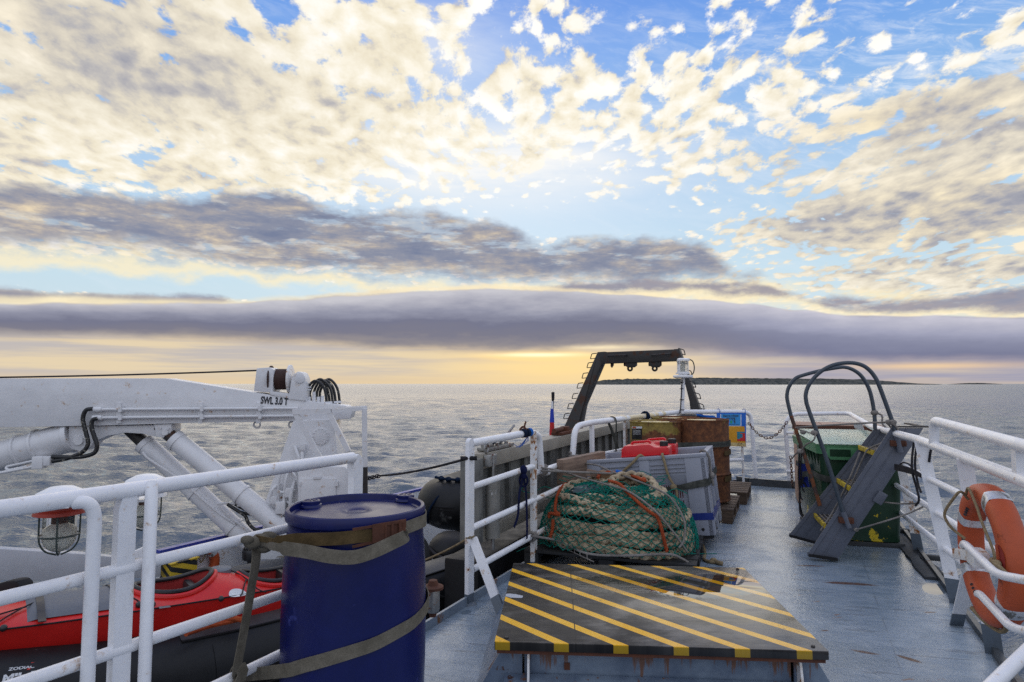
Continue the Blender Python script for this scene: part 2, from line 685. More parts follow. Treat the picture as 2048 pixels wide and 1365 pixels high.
# ------------------------------------------------------------------ materials
M = {}


def material(name, fn):
    m = bpy.data.materials.new(name)
    m.use_nodes = True
    nt = m.node_tree
    nt.nodes.clear()
    t = T(nt)
    out = t.node('ShaderNodeOutputMaterial')
    p = t.node('ShaderNodeBsdfPrincipled')
    nt.links.new(p.outputs[0], out.inputs[0])
    geo = t.node('ShaderNodeNewGeometry')
    pos = X(t, geo.outputs['Position'])
    fn(t, p, pos)
    M[name] = m
    return m


def bump(t, p, h, strength=0.3, dist=0.01):
    b = t.node('ShaderNodeBump')
    b.inputs['Strength'].default_value = strength
    b.inputs['Distance'].default_value = dist
    t.put(b.inputs['Height'], h)
    t.t.links.new(b.outputs[0], p.inputs['Normal'])


def plain(name, col, rough=0.5, metal=0.0, var=0.12, vs=9.0, bs=40.0, bstr=0.15, spec=0.5, coat=0.0, stain=None, stain_amt=0.0, stain_s=6.0, bd=0.004, coord=None):
    """one surface colour with patchy wear, fine bump and an optional stain that has a shape of its own"""
    def fn(t, p, pos):
        v = pos
        n = t.noise(v, vs, 5, 0.6)
        n2 = t.noise(v, vs * 5.3, 4, 0.6)
        c = t.mix(t.sm(n * 0.65 + n2 * 0.35, 0.3, 0.7), tuple(x * (1 - var) for x in col[:3]) + (1,), tuple(min(1, x * (1 + var)) for x in col[:3]) + (1,))
        rg = t.lin(n, 0.3, 0.7, max(0.02, rough - 0.1), min(1, rough + 0.1))
        if stain is not None:
            sn = t.noise(v, stain_s, 7, 0.66)
            m = t.sm(sn, 1 - stain_amt - 0.09, 1 - stain_amt - 0.01)
            c = t.mix(m, c, stain)
            rg = t.m('ADD', rg, m * 0.25, clamp=True)
        t.put(p.inputs['Base Color'], c)
        t.put(p.inputs['Roughness'], rg)
        p.inputs['Metallic'].default_value = metal
        p.inputs['Specular IOR Level'].default_value = spec
        p.inputs['Coat Weight'].default_value = coat
        p.inputs['Coat Roughness'].default_value = 0.15
        if bstr:
            bump(t, p, t.noise(v, bs, 4, 0.55), bstr, bd)
    return material(name, fn)


RUST = rgb(120, 66, 30)


def mats():
    # brushed ship's enamel, thick and lumpy, with small rust bleeds
    def white(rust, warm, amt):
        def fn(t, p, pos):
            n = t.noise(pos, 6.0, 4, 0.6)
            n2 = t.noise(t.vm('MULTIPLY', pos, (1, 1, 0.25)), 38.0, 5, 0.65)
            base = t.mix(t.sm(n, 0.3, 0.7), warm, tuple(x * 0.93 for x in warm[:3]) + (1,))
            base = t.mix(t.sm(n2, 0.58, 0.8) * 0.35, base, rgb(176, 170, 160))
            rn = t.noise(pos, 13.0, 8, 0.7)
            rm = t.sm(rn, 1 - amt, 1 - amt + 0.05)
            base = t.mix(t.sm(rn, 1 - amt - 0.06, 1 - amt + 0.03) * 0.6, base, rgb(190, 150, 96))
            base = t.mix(rm, base, rust)
            t.put(p.inputs['Base Color'], base)
            t.put(p.inputs['Roughness'], t.lin(n, 0.3, 0.7, 0.28, 0.45) + rm * 0.3)
            bump(t, p, t.noise(pos, 45.0, 3, 0.5) * 0.6 + t.noise(pos, 12.0, 2, 0.5), 0.38, 0.006)
        return fn
    material('white_enamel', white(RUST, (0.82, 0.82, 0.84, 1), 0.352))
    material('white_crane', white(RUST, (0.74, 0.74, 0.755, 1), 0.345))
    material('rusty_enamel', white(rgb(140, 84, 34), (0.78, 0.77, 0.76, 1), 0.44))
    material('white_lamp', white(RUST, (0.85, 0.85, 0.86, 1), 0.30))
    plain('grey_beam', (0.50, 0.51, 0.54, 1), 0.45, var=0.05, bs=60, bstr=0.1)
    plain('cream_enamel', (0.72, 0.60, 0.38, 1), 0.4, var=0.12, stain=rgb(226, 226, 226), stain_amt=0.42, stain_s=4)

    def deck(t, p, pos):
        x, y, z = t.sep(pos)
        n1 = t.noise(pos, 0.9, 5, 0.6)
        n2 = t.noise(pos, 5.0, 6, 0.65)
        n3 = t.noise(pos, 90.0, 3, 0.6)
        # brush / wear streaks run across the deck
        st = t.noise(t.xyz(x * 1.2 - y * 0.6, x * 2.0 + y * 9.0, 0.0), 1.6, 6, 0.65)
        c = t.mix(t.sm(n2 * 0.5 + st * 0.5, 0.32, 0.68), rgb(118, 135, 151), rgb(166, 177, 187))
        c = t.mix(t.sm(n1, 0.48, 0.66) * 0.4, c, rgb(112, 126, 134))
        c = t.mix(t.sm(st, 0.56, 0.64) * t.sm(st, 0.70, 0.63) * 0.6, c, rgb(66, 76, 88))
        rs = t.noise(t.xyz(x * 2.2 + y * 1.5, y * 6.0 - x * 2.0, 3.0), 1.5, 7, 0.7)
        c = t.mix(t.sm(rs, 0.655, 0.70) * 0.8, c, rgb(138, 88, 40))
        # plate seams of the deck, half filled with paint
        sa = x * 0.9085 - y * 0.418 + (n2 - 0.5) * 0.012
        sb = x * 0.418 + y * 0.9085 + (n2 - 0.5) * 0.012
        fa = t.m('ABSOLUTE', t.m('FRACT', sa * (1 / 1.5) + 50.22) - 0.5)
        fb = t.m('ABSOLUTE', t.m('FRACT', sb * (1 / 1.9) + 50.05) - 0.5)
        seam = t.m('MAXIMUM', t.sm(fa, 0.006, 0.002), t.sm(fb, 0.005, 0.0015)) * t.sm(n2, 0.40, 0.55)
        c = t.mix(seam * 0.32, c, rgb(70, 80, 92))
        def scar(u, v, ln, wd, ang, amt):
            q = atz(u, v, 0)
            ca, sa = math.cos(ang), math.sin(ang)
            a_ = (x - q.x) * ca + (y - q.y) * sa
            b_ = (y - q.y) * ca - (x - q.x) * sa
            w = (n2 - 0.5) * 0.05
            d = (a_ * (1 / ln)) * (a_ * (1 / ln)) + ((b_ + w) * (1 / wd)) * ((b_ + w) * (1 / wd))
            return t.sm(d, 1.1, 0.2) * amt
        sc = scar(1700, 1168, 0.20, 0.035, -0.22, 1.2) + scar(1620, 1132, 0.13, 0.022, -0.1, 1.0) + scar(1818, 1318, 0.07, 0.022, -0.9, 1.1) + scar(1730, 1305, 0.08, 0.018, -0.5, 1.0) + scar(1860, 1225, 0.05, 0.012, 0.1, 0.9) + scar(1650, 1262, 0.03, 0.012, 0.1, 0.9)
        c = t.mix(t.m('MINIMUM', sc, 1.0) * t.sm(n3 * 0.4 + n2 * 0.6, 0.22, 0.45), c, rgb(98, 58, 20))
        wet = t.sm(n1 * 0.7 + n2 * 0.3 + scar(1780, 1150, 1.6, 0.55, 0.9, 0.12) + scar(1000, 1230, 0.7, 0.5, 0.9, 0.12), 0.40, 0.60)
        # standing water by the edge of the deck
        pud = scar(1868, 1178, 0.17, 0.085, 0.9, 1.0) + scar(2008, 1322, 0.16, 0.05, 0.9, 1.0) + scar(932, 1225, 0.05, 0.03, 0.9, 1.0)
        pud = t.sm(pud, 0.25, 0.42)
        rg = t.m('ADD', t.sm(wet, 0.0, 1.0, 0.34, 0.13), n3 * 0.06)
        rg = t.m('MAXIMUM', rg - pud * 0.5, 0.015)
        c = t.mix(wet * 0.25, c, rgb(88, 104, 122))
        c = t.mix(pud * 0.6, c, rgb(70, 84, 96))
        t.put(p.inputs['Base Color'], c)
        t.put(p.inputs['Roughness'], rg)
        h = n3 * 0.5 + t.noise(pos, 28.0, 5, 0.6) * 0.9 + n2 * 1.6 + seam * 0.2
        bp = t.node('ShaderNodeBump')
        bp.inputs['Distance'].default_value = 0.006
        t.put(bp.inputs['Strength'], t.m('MULTIPLY', 0.5, 1.0 - pud))
        t.put(bp.inputs['Height'], h)
        t.t.links.new(bp.outputs[0], p.inputs['Normal'])
    material('deck_paint', deck)
    plain('deck_steel', (0.17, 0.21, 0.26, 1), 0.35, var=0.15, stain=rgb(112, 74, 40), stain_amt=0.34, stain_s=5, bs=30, bstr=0.3)
    def coam(t, p, pos):
        n = t.noise(pos, 5.0, 6, 0.65)
        st = t.noise(t.vm('MULTIPLY', pos, (26, 26, 3.0)), 1.0, 5, 0.6)
        z = t.sep(pos)[2]
        c = t.mix(t.sm(n, 0.32, 0.68), rgb(88, 102, 122), rgb(122, 136, 152))
        run = t.sm(st + t.sm(z, 0.05, 0.25) * 0.16, 0.66, 0.74)
        c = t.mix(run * 0.85, c, rgb(110, 70, 38))
        c = t.mix(t.sm(t.noise(pos, 12.0, 7, 0.7), 0.63, 0.66), c, rgb(74, 46, 30))
        t.put(p.inputs['Base Color'], c)
        t.put(p.inputs['Roughness'], 0.32 + run * 0.4)
        bump(t, p, t.noise(pos, 30.0, 5, 0.6) + n, 0.4, 0.005)
    material('coaming_paint', coam)
    plain('dark_coaming', (0.055, 0.06, 0.065, 1), 0.4, var=0.3, stain=rgb(90, 60, 40), stain_amt=0.33)
    plain('lower_deck', (0.05, 0.06, 0.06, 1), 0.5, var=0.3)
    plain('black_ply_edge', (0.02, 0.02, 0.022, 1), 0.5, var=0.3)
    plain('blue_plastic', (0.003, 0.007, 0.080, 1), 0.33, var=0.16, vs=4, bs=120, bstr=0.08, bd=0.002, spec=0.36, stain=rgb(46, 54, 120), stain_amt=0.27, stain_s=9)
    def web(name, c0, c1):
        def fn(t, p, pos):
            x, y, z = t.sep(pos)
            w = t.noise(t.vm('MULTIPLY', pos, (160, 160, 420)), 1.0, 2, 0.5)
            n = t.noise(pos, 14.0, 6, 0.65)
            c = t.mix(t.sm(n, 0.32, 0.68), c0, c1)
            c = t.mix(t.sm(w, 0.4, 0.62) * 0.35, c, tuple(v * 0.45 for v in c0[:3]) + (1,))
            t.put(p.inputs['Base Color'], c)
            p.inputs['Roughness'].default_value = 0.9
            p.inputs['Specular IOR Level'].default_value = 0.15
            bump(t, p, w, 0.5, 0.002)
        material(name, fn)
    web('webbing', rgb(100, 94, 82), rgb(124, 117, 104))
    web('webbing_brown', rgb(78, 64, 42), rgb(102, 84, 56))
    web('webbing_dark', rgb(58, 60, 56), rgb(92, 92, 86))
    web('webbing_navy', rgb(14, 20, 50), rgb(28, 34, 72))
    plain('hypalon', (0.012, 0.0125, 0.014, 1), 0.5, var=0.25, spec=0.3, vs=4, bs=160, bstr=0.12, bd=0.002, stain=rgb(92, 92, 92), stain_amt=0.30, stain_s=3)
    plain('hypalon_grey', (0.055, 0.057, 0.06, 1), 0.5, var=0.25, vs=3, bs=160, bstr=0.1, bd=0.002)
    plain('rubber_black', (0.010, 0.010, 0.011, 1), 0.55, var=0.3, spec=0.3)
    plain('hose_black', (0.013, 0.014, 0.016, 1), 0.4, var=0.4, stain=rgb(170, 165, 150), stain_amt=0.33, stain_s=30)
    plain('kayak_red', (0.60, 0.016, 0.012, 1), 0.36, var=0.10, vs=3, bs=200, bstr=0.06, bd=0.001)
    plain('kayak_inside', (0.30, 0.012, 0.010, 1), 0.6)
    plain('black_plastic', (0.018, 0.018, 0.020, 1), 0.4, var=0.25)
    plain('grey_cover', (0.13, 0.14, 0.16, 1), 0.55, var=0.15)
    plain('sticker', (0.7, 0.72, 0.75, 1), 0.4)
    plain('letter_black', (0.03, 0.032, 0.04, 1), 0.6, var=0.2)
    plain('letter_white', (0.62, 0.63, 0.64, 1), 0.6, var=0.1)
    plain('letter_red', (0.5, 0.03, 0.02, 1), 0.6)

    def rust_drum(t, p, pos):
        n = t.noise(pos, 4.5, 8, 0.68)
        n2 = t.noise(pos, 22.0, 6, 0.7)
        n3 = t.noise(pos, 2.2, 4, 0.55)
        ru = t.ramp(n2, [(0.25, rgb(52, 30, 20)), (0.5, rgb(98, 58, 34)), (0.72, rgb(140, 88, 48))])
        ye = t.mix(t.sm(n2, 0.35, 0.7), rgb(116, 98, 40), rgb(150, 128, 58))
        x_, y_, z = t.sep(pos)
        m = t.sm(n * 0.75 + n3 * 0.4 + t.sm(z, 0.95, 0.70) * 0.10 + t.sm(x_, 1.7, 2.0) * 0.15, 0.585, 0.635)
        t.put(p.inputs['Base Color'], t.mix(m, ye, ru))
        t.put(p.inputs['Roughness'], 0.55 + m * 0.3)
        bump(t, p, n2 + m * 0.6, 0.5, 0.004)
    material('rusty_drum', rust_drum)
    plain('drum_lid', rgb(196, 176, 120), 0.4, var=0.3, stain=rgb(96, 56, 30), stain_amt=0.36, stain_s=7, bstr=0.3)
    plain('rust', rgb(86, 50, 34), 0.85, var=0.35, bs=60, bstr=0.6)
    plain('winch_rust', rgb(58, 34, 28), 0.7, var=0.35, bs=60, bstr=0.6)
    plain('grey_plastic', (0.29, 0.305, 0.36, 1), 0.42, var=0.06, vs=3, bs=150, bstr=0.06, bd=0.002)
    plain('blue_band', (0.012, 0.03, 0.19, 1), 0.4)
    plain('red_plastic', (0.62, 0.012, 0.02, 1), 0.33, var=0.05, bs=150, bstr=0.04)
    plain('dark_red', (0.10, 0.012, 0.012, 1), 0.7)
    def wood(name, a, b, s=1.0):
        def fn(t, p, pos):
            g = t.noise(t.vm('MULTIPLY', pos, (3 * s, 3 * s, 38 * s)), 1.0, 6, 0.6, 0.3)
            k = t.noise(pos, 3.0, 4, 0.6)
            c = t.mix(t.sm(g * 0.7 + k * 0.3, 0.3, 0.68), a, b)
            t.put(p.inputs['Base Color'], c)
            p.inputs['Roughness'].default_value = 0.75
            bump(t, p, g, 0.35, 0.004)
        material(name, fn)
    wood('plank_wood', rgb(96, 78, 66), rgb(150, 126, 108))
    wood('pallet_wood', rgb(58, 44, 34), rgb(104, 84, 66))
    wood('block_wood', rgb(92, 68, 46), rgb(150, 118, 84))
    wood('pale_wood', rgb(150, 132, 98), rgb(206, 190, 150))
    wood('wet_wood', rgb(28, 30, 34), rgb(64, 66, 68))
    wood('crate_wood', rgb(150, 118, 100), rgb(192, 160, 138))

    def alu(t, p, pos):
        n = t.noise(t.vm('MULTIPLY', pos, (2.0, 2.0, 0.9)), 4.0, 7, 0.66)
        n2 = t.noise(pos, 40.0, 4, 0.6)
        c = t.mix(t.sm(n, 0.34, 0.66), rgb(92, 92, 90), rgb(132, 131, 126))
        c = t.mix(t.sm(n2, 0.72, 0.76) * 0.7, c, rgb(206, 206, 206))
        t.put(p.inputs['Base Color'], c)
        t.put(p.inputs['Roughness'], t.lin(n, 0.3, 0.7, 0.5, 0.7))
        p.inputs['Metallic'].default_value = 0.25
        bump(t, p, n2, 0.15, 0.002)
    material('weathered_alloy', alu)
    plain('alloy_frame', rgb(150, 144, 132), 0.6, var=0.15, vs=5, stain=rgb(214, 212, 208), stain_amt=0.27, stain_s=12, metal=0.2)
    plain('alloy_cyl', rgb(140, 138, 132), 0.5, var=0.12, stain=rgb(196, 196, 196), stain_amt=0.3, stain_s=14, metal=0.4)
    plain('galv', (0.30, 0.30, 0.29, 1), 0.45, metal=0.7, var=0.2, stain=RUST, stain_amt=0.36, stain_s=20)
    plain('chain_steel', (0.20, 0.17, 0.15, 1), 0.5, metal=0.6, var=0.3, stain=rgb(110, 64, 34), stain_amt=0.45, stain_s=20)
    plain('black_iron', (0.030, 0.027, 0.026, 1), 0.55, var=0.35, vs=6, stain=rgb(74, 50, 38), stain_amt=0.38, stain_s=6, bstr=0.3)
    plain('ladder_grey', (0.105, 0.115, 0.145, 1), 0.42, var=0.12, stain=rgb(96, 66, 44), stain_amt=0.27, stain_s=8, bstr=0.15)
    plain('pipe_grey', (0.045, 0.060, 0.078, 1), 0.42, var=0.15)
    plain('pipe_rusty', rgb(72, 54, 48), 0.6, var=0.3, stain=rgb(120, 70, 40), stain_amt=0.45, stain_s=14)
    plain('tread_yellow', (0.50, 0.36, 0.02, 1), 0.55, var=0.2, stain=rgb(70, 60, 40), stain_amt=0.38, stain_s=20)
    plain('tread_grip', (0.03, 0.028, 0.03, 1), 0.8, var=0.4, stain=rgb(170, 130, 20), stain_amt=0.34, stain_s=25)

    def green(t, p, pos):
        n = t.noise(pos, 3.5, 5, 0.6)
        n2 = t.noise(pos, 7.0, 8, 0.62)
        z = t.sep(pos)[2]
        c = t.mix(t.sm(n, 0.3, 0.7), (0.006, 0.030, 0.013, 1), (0.010, 0.046, 0.020, 1))
        m = t.sm(n2 + t.sm(z, 0.45, 0.12) * 0.10, 0.665, 0.675)
        c = t.mix(m, c, (0.60, 0.44, 0.02, 1))
        t.put(p.inputs['Base Color'], c)
        t.put(p.inputs['Roughness'], t.lin(n, 0.3, 0.7, 0.25, 0.42))
        bump(t, p, n2, 0.08, 0.003)
    material('bin_green', green)
    plain('lid_green', (0.58, 0.72, 0.62, 1), 0.24, var=0.08, vs=3)  # raised green: the sky's reflection on the lid is put into the colour
    plain('lid_rim_green', (0.075, 0.22, 0.10, 1), 0.42, var=0.1)
    plain('buoy_orange', (0.44, 0.075, 0.02, 1), 0.55, var=0.12, vs=4, bs=60, bstr=0.12, stain=rgb(120, 52, 28), stain_amt=0.29, stain_s=9)
    plain('buoy_pocket', (0.25, 0.02, 0.015, 1), 0.7)
    plain('reflective', (0.60, 0.62, 0.66, 1), 0.3, metal=0.35, var=0.15, vs=14, stain=rgb(120, 118, 112), stain_amt=0.36, stain_s=16)
    plain('white_tape', (0.72, 0.72, 0.72, 1), 0.5)
    def rope(name, a, b, fs=1.0):
        def fn(t, p, pos):
            n = t.noise(pos, 130.0 * fs, 3, 0.6)
            k = t.noise(pos, 6.0, 5, 0.6)
            c = t.mix(t.sm(n * 0.5 + k * 0.5, 0.32, 0.66), a, b)
            t.put(p.inputs['Base Color'], c)
            p.inputs['Roughness'].default_value = 0.95
            p.inputs['Specular IOR Level'].default_value = 0.15
            bump(t, p, n, 0.5, 0.003)
        material(name, fn)
    rope('hawser', rgb(134, 118, 96), rgb(192, 176, 148), 0.5)
    rope('net_green', rgb(10, 84, 74), rgb(20, 122, 106))
    rope('rope_orange', rgb(122, 52, 28), rgb(172, 82, 50))
    rope('rope_grey', rgb(96, 92, 88), rgb(146, 140, 134))
    rope('rope_tan', rgb(110, 96, 74), rgb(156, 138, 108))
    rope('rope_dark', rgb(30, 30, 34), rgb(62, 60, 62))
    rope('rope_navy', rgb(12, 22, 40), rgb(24, 40, 64))
    rope('rope_blue', rgb(18, 70, 150), rgb(40, 110, 190))
    plain('pallet_black', (0.012, 0.012, 0.012, 1), 0.6, var=0.3)
    plain('bag_dark', (0.02, 0.045, 0.05, 1), 0.3, var=0.3)
    plain('flag_white', (0.75, 0.75, 0.78, 1), 0.8)
    plain('flag_blue', (0.02, 0.05, 0.42, 1), 0.8)
    plain('flag_red', (0.50, 0.02, 0.02, 1), 0.8)
    plain('sign_blue', (0.010, 0.13, 0.56, 1), 0.35, var=0.06)
    plain('sign_light', (0.03, 0.28, 0.66, 1), 0.35, var=0.06)
    plain('sign_orange', (0.66, 0.31, 0.015, 1), 0.4, var=0.10, vs=20)
    plain('sign_red', (0.55, 0.02, 0.02, 1), 0.4)
    plain('sign_teal', (0.02, 0.22, 0.32, 1), 0.4)
    plain('sign_green', (0.03, 0.33, 0.20, 1), 0.4)
    plain('cap_blue', (0.03, 0.05, 0.32, 1), 0.4)
    plain('lamp_red', (0.32, 0.03, 0.015, 1), 0.45, stain=rgb(90, 40, 24), stain_amt=0.35)
    plain('cage_green', (0.035, 0.05, 0.045, 1), 0.45)
    plain('bulb_white', (0.72, 0.70, 0.62, 1), 0.4)
    plain('foot_grey', (0.10, 0.125, 0.155, 1), 0.35, var=0.15, stain=rgb(110, 72, 40), stain_amt=0.28, stain_s=9)

    def hazard(t, p, pos):
        x, y, z = t.sep(pos)
        s = t.m('FRACT', (x * 0.7 + z * 0.9) * 12.0)
        t.put(p.inputs['Base Color'], t.mix(t.sm(s, 0.48, 0.52), (0.02, 0.02, 0.02, 1), (0.62, 0.42, 0.03, 1)))
        p.inputs['Roughness'].default_value = 0.5
    material('hazard_small', hazard)

    def glass(t, p, pos):
        p.inputs['Base Color'].default_value = (0.93, 0.95, 0.94, 1)
        p.inputs['Transmission Weight'].default_value = 1.0
        p.inputs['Roughness'].default_value = 0.06
        p.inputs['IOR'].default_value = 1.45
    material('glass', glass)

    def sea(t, p, pos):
        x, y, z = t.sep(pos)
        n1 = t.noise(t.vm('MULTIPLY', pos, (1.0, 1.6, 1.0)), 1.6, 5, 0.62)
        n2 = t.noise(t.vm('MULTIPLY', pos, (1.0, 1.5, 1.0)), 7.0, 4, 0.6)
        n3 = t.noise(t.vm('MULTIPLY', pos, (1.0, 2.0, 1.0)), 0.12, 4, 0.6)
        p.inputs['Base Color'].default_value = (0.042, 0.074, 0.112, 1)
        dst = t.m('SQRT', x * x + y * y)
        t.put(p.inputs['Roughness'], t.lin(dst, 25, 300, 0.07, 0.20))
        p.inputs['IOR'].default_value = 1.75
        far = t.sm(dst, 60, 400)
        n4 = t.noise(t.vm('MULTIPLY', pos, (1.0, 1.5, 1.0)), 0.42, 5, 0.6)
        h = n1 * 0.15 + n2 * 0.030 + n3 * far * 1.6 + n4 * t.sm(dst, 30, 140) * 0.7
        bp = t.node('ShaderNodeBump')
        bp.inputs['Strength'].default_value = 1.0
        bp.inputs['Distance'].default_value = 1.0
        t.put(bp.inputs['Height'], h)
        t.t.links.new(bp.outputs[0], p.inputs['Normal'])
    material('sea_water', sea)

    def isle(t, p, pos):
        n = t.noise(t.vm('MULTIPLY', pos, (1, 0.2, 2.0)), 0.06, 6, 0.7)
        t.put(p.inputs['Base Color'], t.mix(t.sm(n, 0.35, 0.65), (0.055, 0.062, 0.060, 1), (0.14, 0.14, 0.125, 1)))  # lightened: haze over the distance is put into the colour
        p.inputs['Roughness'].default_value = 1.0
        p.inputs['Specular IOR Level'].default_value = 0.0
    material('island_green', isle)


mats()
# ------------------------------------------------------------------ sea
SEA = -3.0


def build_sea():
    rs = np.random.RandomState(3)
    nw = 80
    lam = np.exp(rs.uniform(np.log(0.45), np.log(5.0), nw))
    ang = rs.normal(math.pi / 2 + 0.15, 0.55, nw)
    ph = rs.uniform(0, 2 * math.pi, nw)
    k = 2 * math.pi / lam
    stp = 0.034 * np.where(lam < 2.0, 1.5, 1.5 * (2.0 / lam) ** 0.42)
    amp = stp / k
    nth, nr = 620, 900
    th = np.linspace(R(-62), R(62), nth)
    r = np.exp(np.linspace(np.log(4.0), np.log(480.0), nr))
    TH, RR = np.meshgrid(th, r)
    Xx, Yy = RR * np.sin(TH), RR * np.cos(TH)
    Z = np.zeros_like(Xx)
    DX = np.zeros_like(Xx)
    DY = np.zeros_like(Xx)
    cell = RR * (math.log(480 / 4.0) / nr)
    for i in range(nw):
        kx, ky = k[i] * math.cos(ang[i]), k[i] * math.sin(ang[i])
        w = np.clip(lam[i] / (3.0 * cell) - 1.0, 0, 1)
        p = kx * Xx + ky * Yy + ph[i]
        Z += amp[i] * w * np.cos(p)
        q = 0.75 * amp[i] * w * np.sin(p)
        DX -= q * math.cos(ang[i])
        DY -= q * math.sin(ang[i])
    co = np.stack([Xx + DX, Yy + DY, Z + SEA], -1).reshape(-1, 3).astype(np.float32)
    idx = np.arange(nr * nth).reshape(nr, nth)
    f = np.stack([idx[:-1, :-1], idx[:-1, 1:], idx[1:, 1:], idx[1:, :-1]], -1).reshape(-1, 4)
    # far water, out to the horizon, and the water round and behind the ship
    base = len(co)
    far = []
    th2 = np.linspace(R(-62), R(62), 60)
    rr2 = np.exp(np.linspace(np.log(478.0), np.log(50000.0), 30))
    for q in rr2:
        for a_ in th2:
            far.append((q * math.sin(a_), q * math.cos(a_), SEA - 0.02))
    ff = []
    for i in range(29):
        for j in range(59):
            a0 = base + i * 60 + j
            ff.append((a0, a0 + 1, a0 + 61, a0 + 60))
    b2 = base + len(far)
    th3 = np.linspace(R(61), R(299), 40)
    for q in (3.5, 60.0, 50000.0):
        for a_ in th3:
            far.append((q * math.sin(a_), q * math.cos(a_), SEA - 0.05))
    for i in range(2):
        for j in range(39):
            a0 = b2 + i * 40 + j
            ff.append((a0, a0 + 1, a0 + 41, a0 + 40))
    co = np.concatenate([co, np.array(far, np.float32)])
    f = np.concatenate([f, np.array(ff)])
    me = bpy.data.meshes.new('sea')
    me.vertices.add(len(co))
    me.vertices.foreach_set('co', co.ravel())
    me.loops.add(f.size)
    me.loops.foreach_set('vertex_index', f[:, ::-1].ravel().astype(np.int32))
    me.polygons.add(len(f))
    me.polygons.foreach_set('loop_start', np.arange(0, f.size, 4, dtype=np.int32))
    me.polygons.foreach_set('use_smooth', np.ones(len(f), bool))
    me.update(calc_edges=True)
    me.validate()
    me.materials.append(M['sea_water'])
    o = bpy.data.objects.new('sea', me)
    COL.objects.link(o)
    kind(o, 'structure')


build_sea()


def build_island(name, prof, Y, seed, dep):
    rnd = np.random.RandomState(seed)
    n = 700
    us = np.linspace(prof[0][0], prof[-1][0], n)
    vs = np.interp(us, [p[0] for p in prof], [p[1] for p in prof])
    rough = np.convolve(rnd.uniform(-1, 1, n), np.ones(3) / 3, 'same') + np.convolve(rnd.uniform(-1, 1, n), np.ones(11) / 11, 'same') * 2.6 + np.convolve(rnd.uniform(-1, 1, n), np.ones(45) / 45, 'same') * 5
    b = MB()
    rows = []
    for i in range(n):
        x = (us[i] - 1024) / FPX * Y
        h = max(0.0, (768 - vs[i]) / FPX * Y)
        h2 = max(0.3, h + rough[i] * 1.5 * min(1, h / 10))
        row = [Vector((x, Y - dep * 0.10, SEA - 3))]
        for j, (fy, fh) in enumerate(((-0.09, 0.16), (-0.06, 0.42), (0.0, 0.72), (0.1, 0.92), (0.25, 1.0), (0.6, 0.8), (1.0, 0.0))):
            jit = rnd.uniform(0.88, 1.06) if 0 < j < 5 else 1.0
            row.append(Vector((x, Y + dep * fy, SEA + (h2 + 3.0) * fh * jit)))
        rows.append(row)
    b.grid(rows)
    return kind(b.build(name, 'island_green', smooth=0), 'structure')


build_island('island', [(1186, 767.5), (1196, 764), (1212, 760), (1240, 758.2), (1300, 757.6), (1380, 757), (1415, 755.2), (1470, 755.6), (1560, 757.2),
                        (1640, 757), (1700, 757.4), (1750, 759), (1790, 762.5), (1830, 765.8), (1870, 767.6)], 3200, 5, 500)
build_island('islet', [(1925, 767.8), (1940, 766.6), (1965, 766.2), (1985, 767), (2000, 767.8)], 5200, 8, 200)

# ------------------------------------------------------------------ decks
def XL(y): return -0.30 + 0.49 * (y - 4.25)      # edge of the deck, boat side
def XR(y): return 2.95 + 0.45 * (y - 4.22)       # edge of the deck, sea side


deck_poly = [(XL(-3), -3), (XL(2), 2), (XL(4.25), 4.25), (XL(8.5), 8.5), (2.32, 8.85), (3.32, 9.33), (3.42, 9.14), (3.92, 8.86), (4.7, 9.0), (XR(8.5), 8.5), (XR(4), 4), (XR(-3), -3)]
b = MB()
b.prism([(x, y, -0.30) for x, y in deck_poly], (0, 0, 0.30))
kind(b.build('deck', 'deck_paint', smooth=0), 'structure')
# raised lip round the edge of the deck (sits on the deck, 3 mm in from its side)
b = MB()
lip = [(XL(-2.9) + 0.02, -2.9), (XL(2.0) + 0.02, 2.0), (XL(4.25) + 0.02, 4.25), (XL(8.5) + 0.02, 8.5), (2.33, 8.81), (3.315, 9.28)]
for (x0, y0), (x1, y1) in zip(lip, lip[1:]):
    b.beam((x0, y0, 0.028), (x1, y1, 0.028), 0.018, 0.056)
kind(b.build('deck_lip', 'deck_steel', smooth=0), 'structure')
b = MB()
stern = [(3.30, 9.28, 0.05), (3.40, 9.10, 0.05), (3.90, 8.82, 0.05), (4.66, 8.95, 0.05)]
for p, q in zip(stern, stern[1:]):
    b.beam(p, q, 0.05, 0.10)
for y0, y1 in ((-2.9, 3.4), (3.4, 8.45)):
    b.beam((XR(y0) - 0.02, y0, 0.02), (XR(y1) - 0.02, y1, 0.02), 0.03, 0.04)
kind(b.build('waterway_bar', 'dark_coaming', smooth=0), 'structure')
# lower side deck where the boats lie, and the ship's side below both decks
b = MB()
low = [(-4.75, -3.0), (-4.75 + 0.46 * 14.0, 11.0), (5.3, 11.0), (XL(-3) + 0.5, -3.0)]
b.prism([(x, y, -3.3) for x, y in low], (0, 0, 2.05))
kind(b.build('lower_deck', 'lower_deck', smooth=0), 'structure')
b = MB()
hull = [(x * 0.985 + 0.03, y * 0.985) for x, y in deck_poly]
b.prism([(x, y, -3.3) for x, y in hull], (0, 0, 3.0))
kind(b.build('ship_side', 'grey_beam', smooth=0), 'structure')
# ================================================================== boat side (left of the picture)
LR = VPlane((-1.47, 1.8), 25.0)


def line_on(pl, a, b, off=0.0, u0=None, u1=None):
    """straight pipe centre line through two sightings on a plane"""
    return [pl.pt(a[0], a[1], off), pl.pt(b[0], b[1], off)]


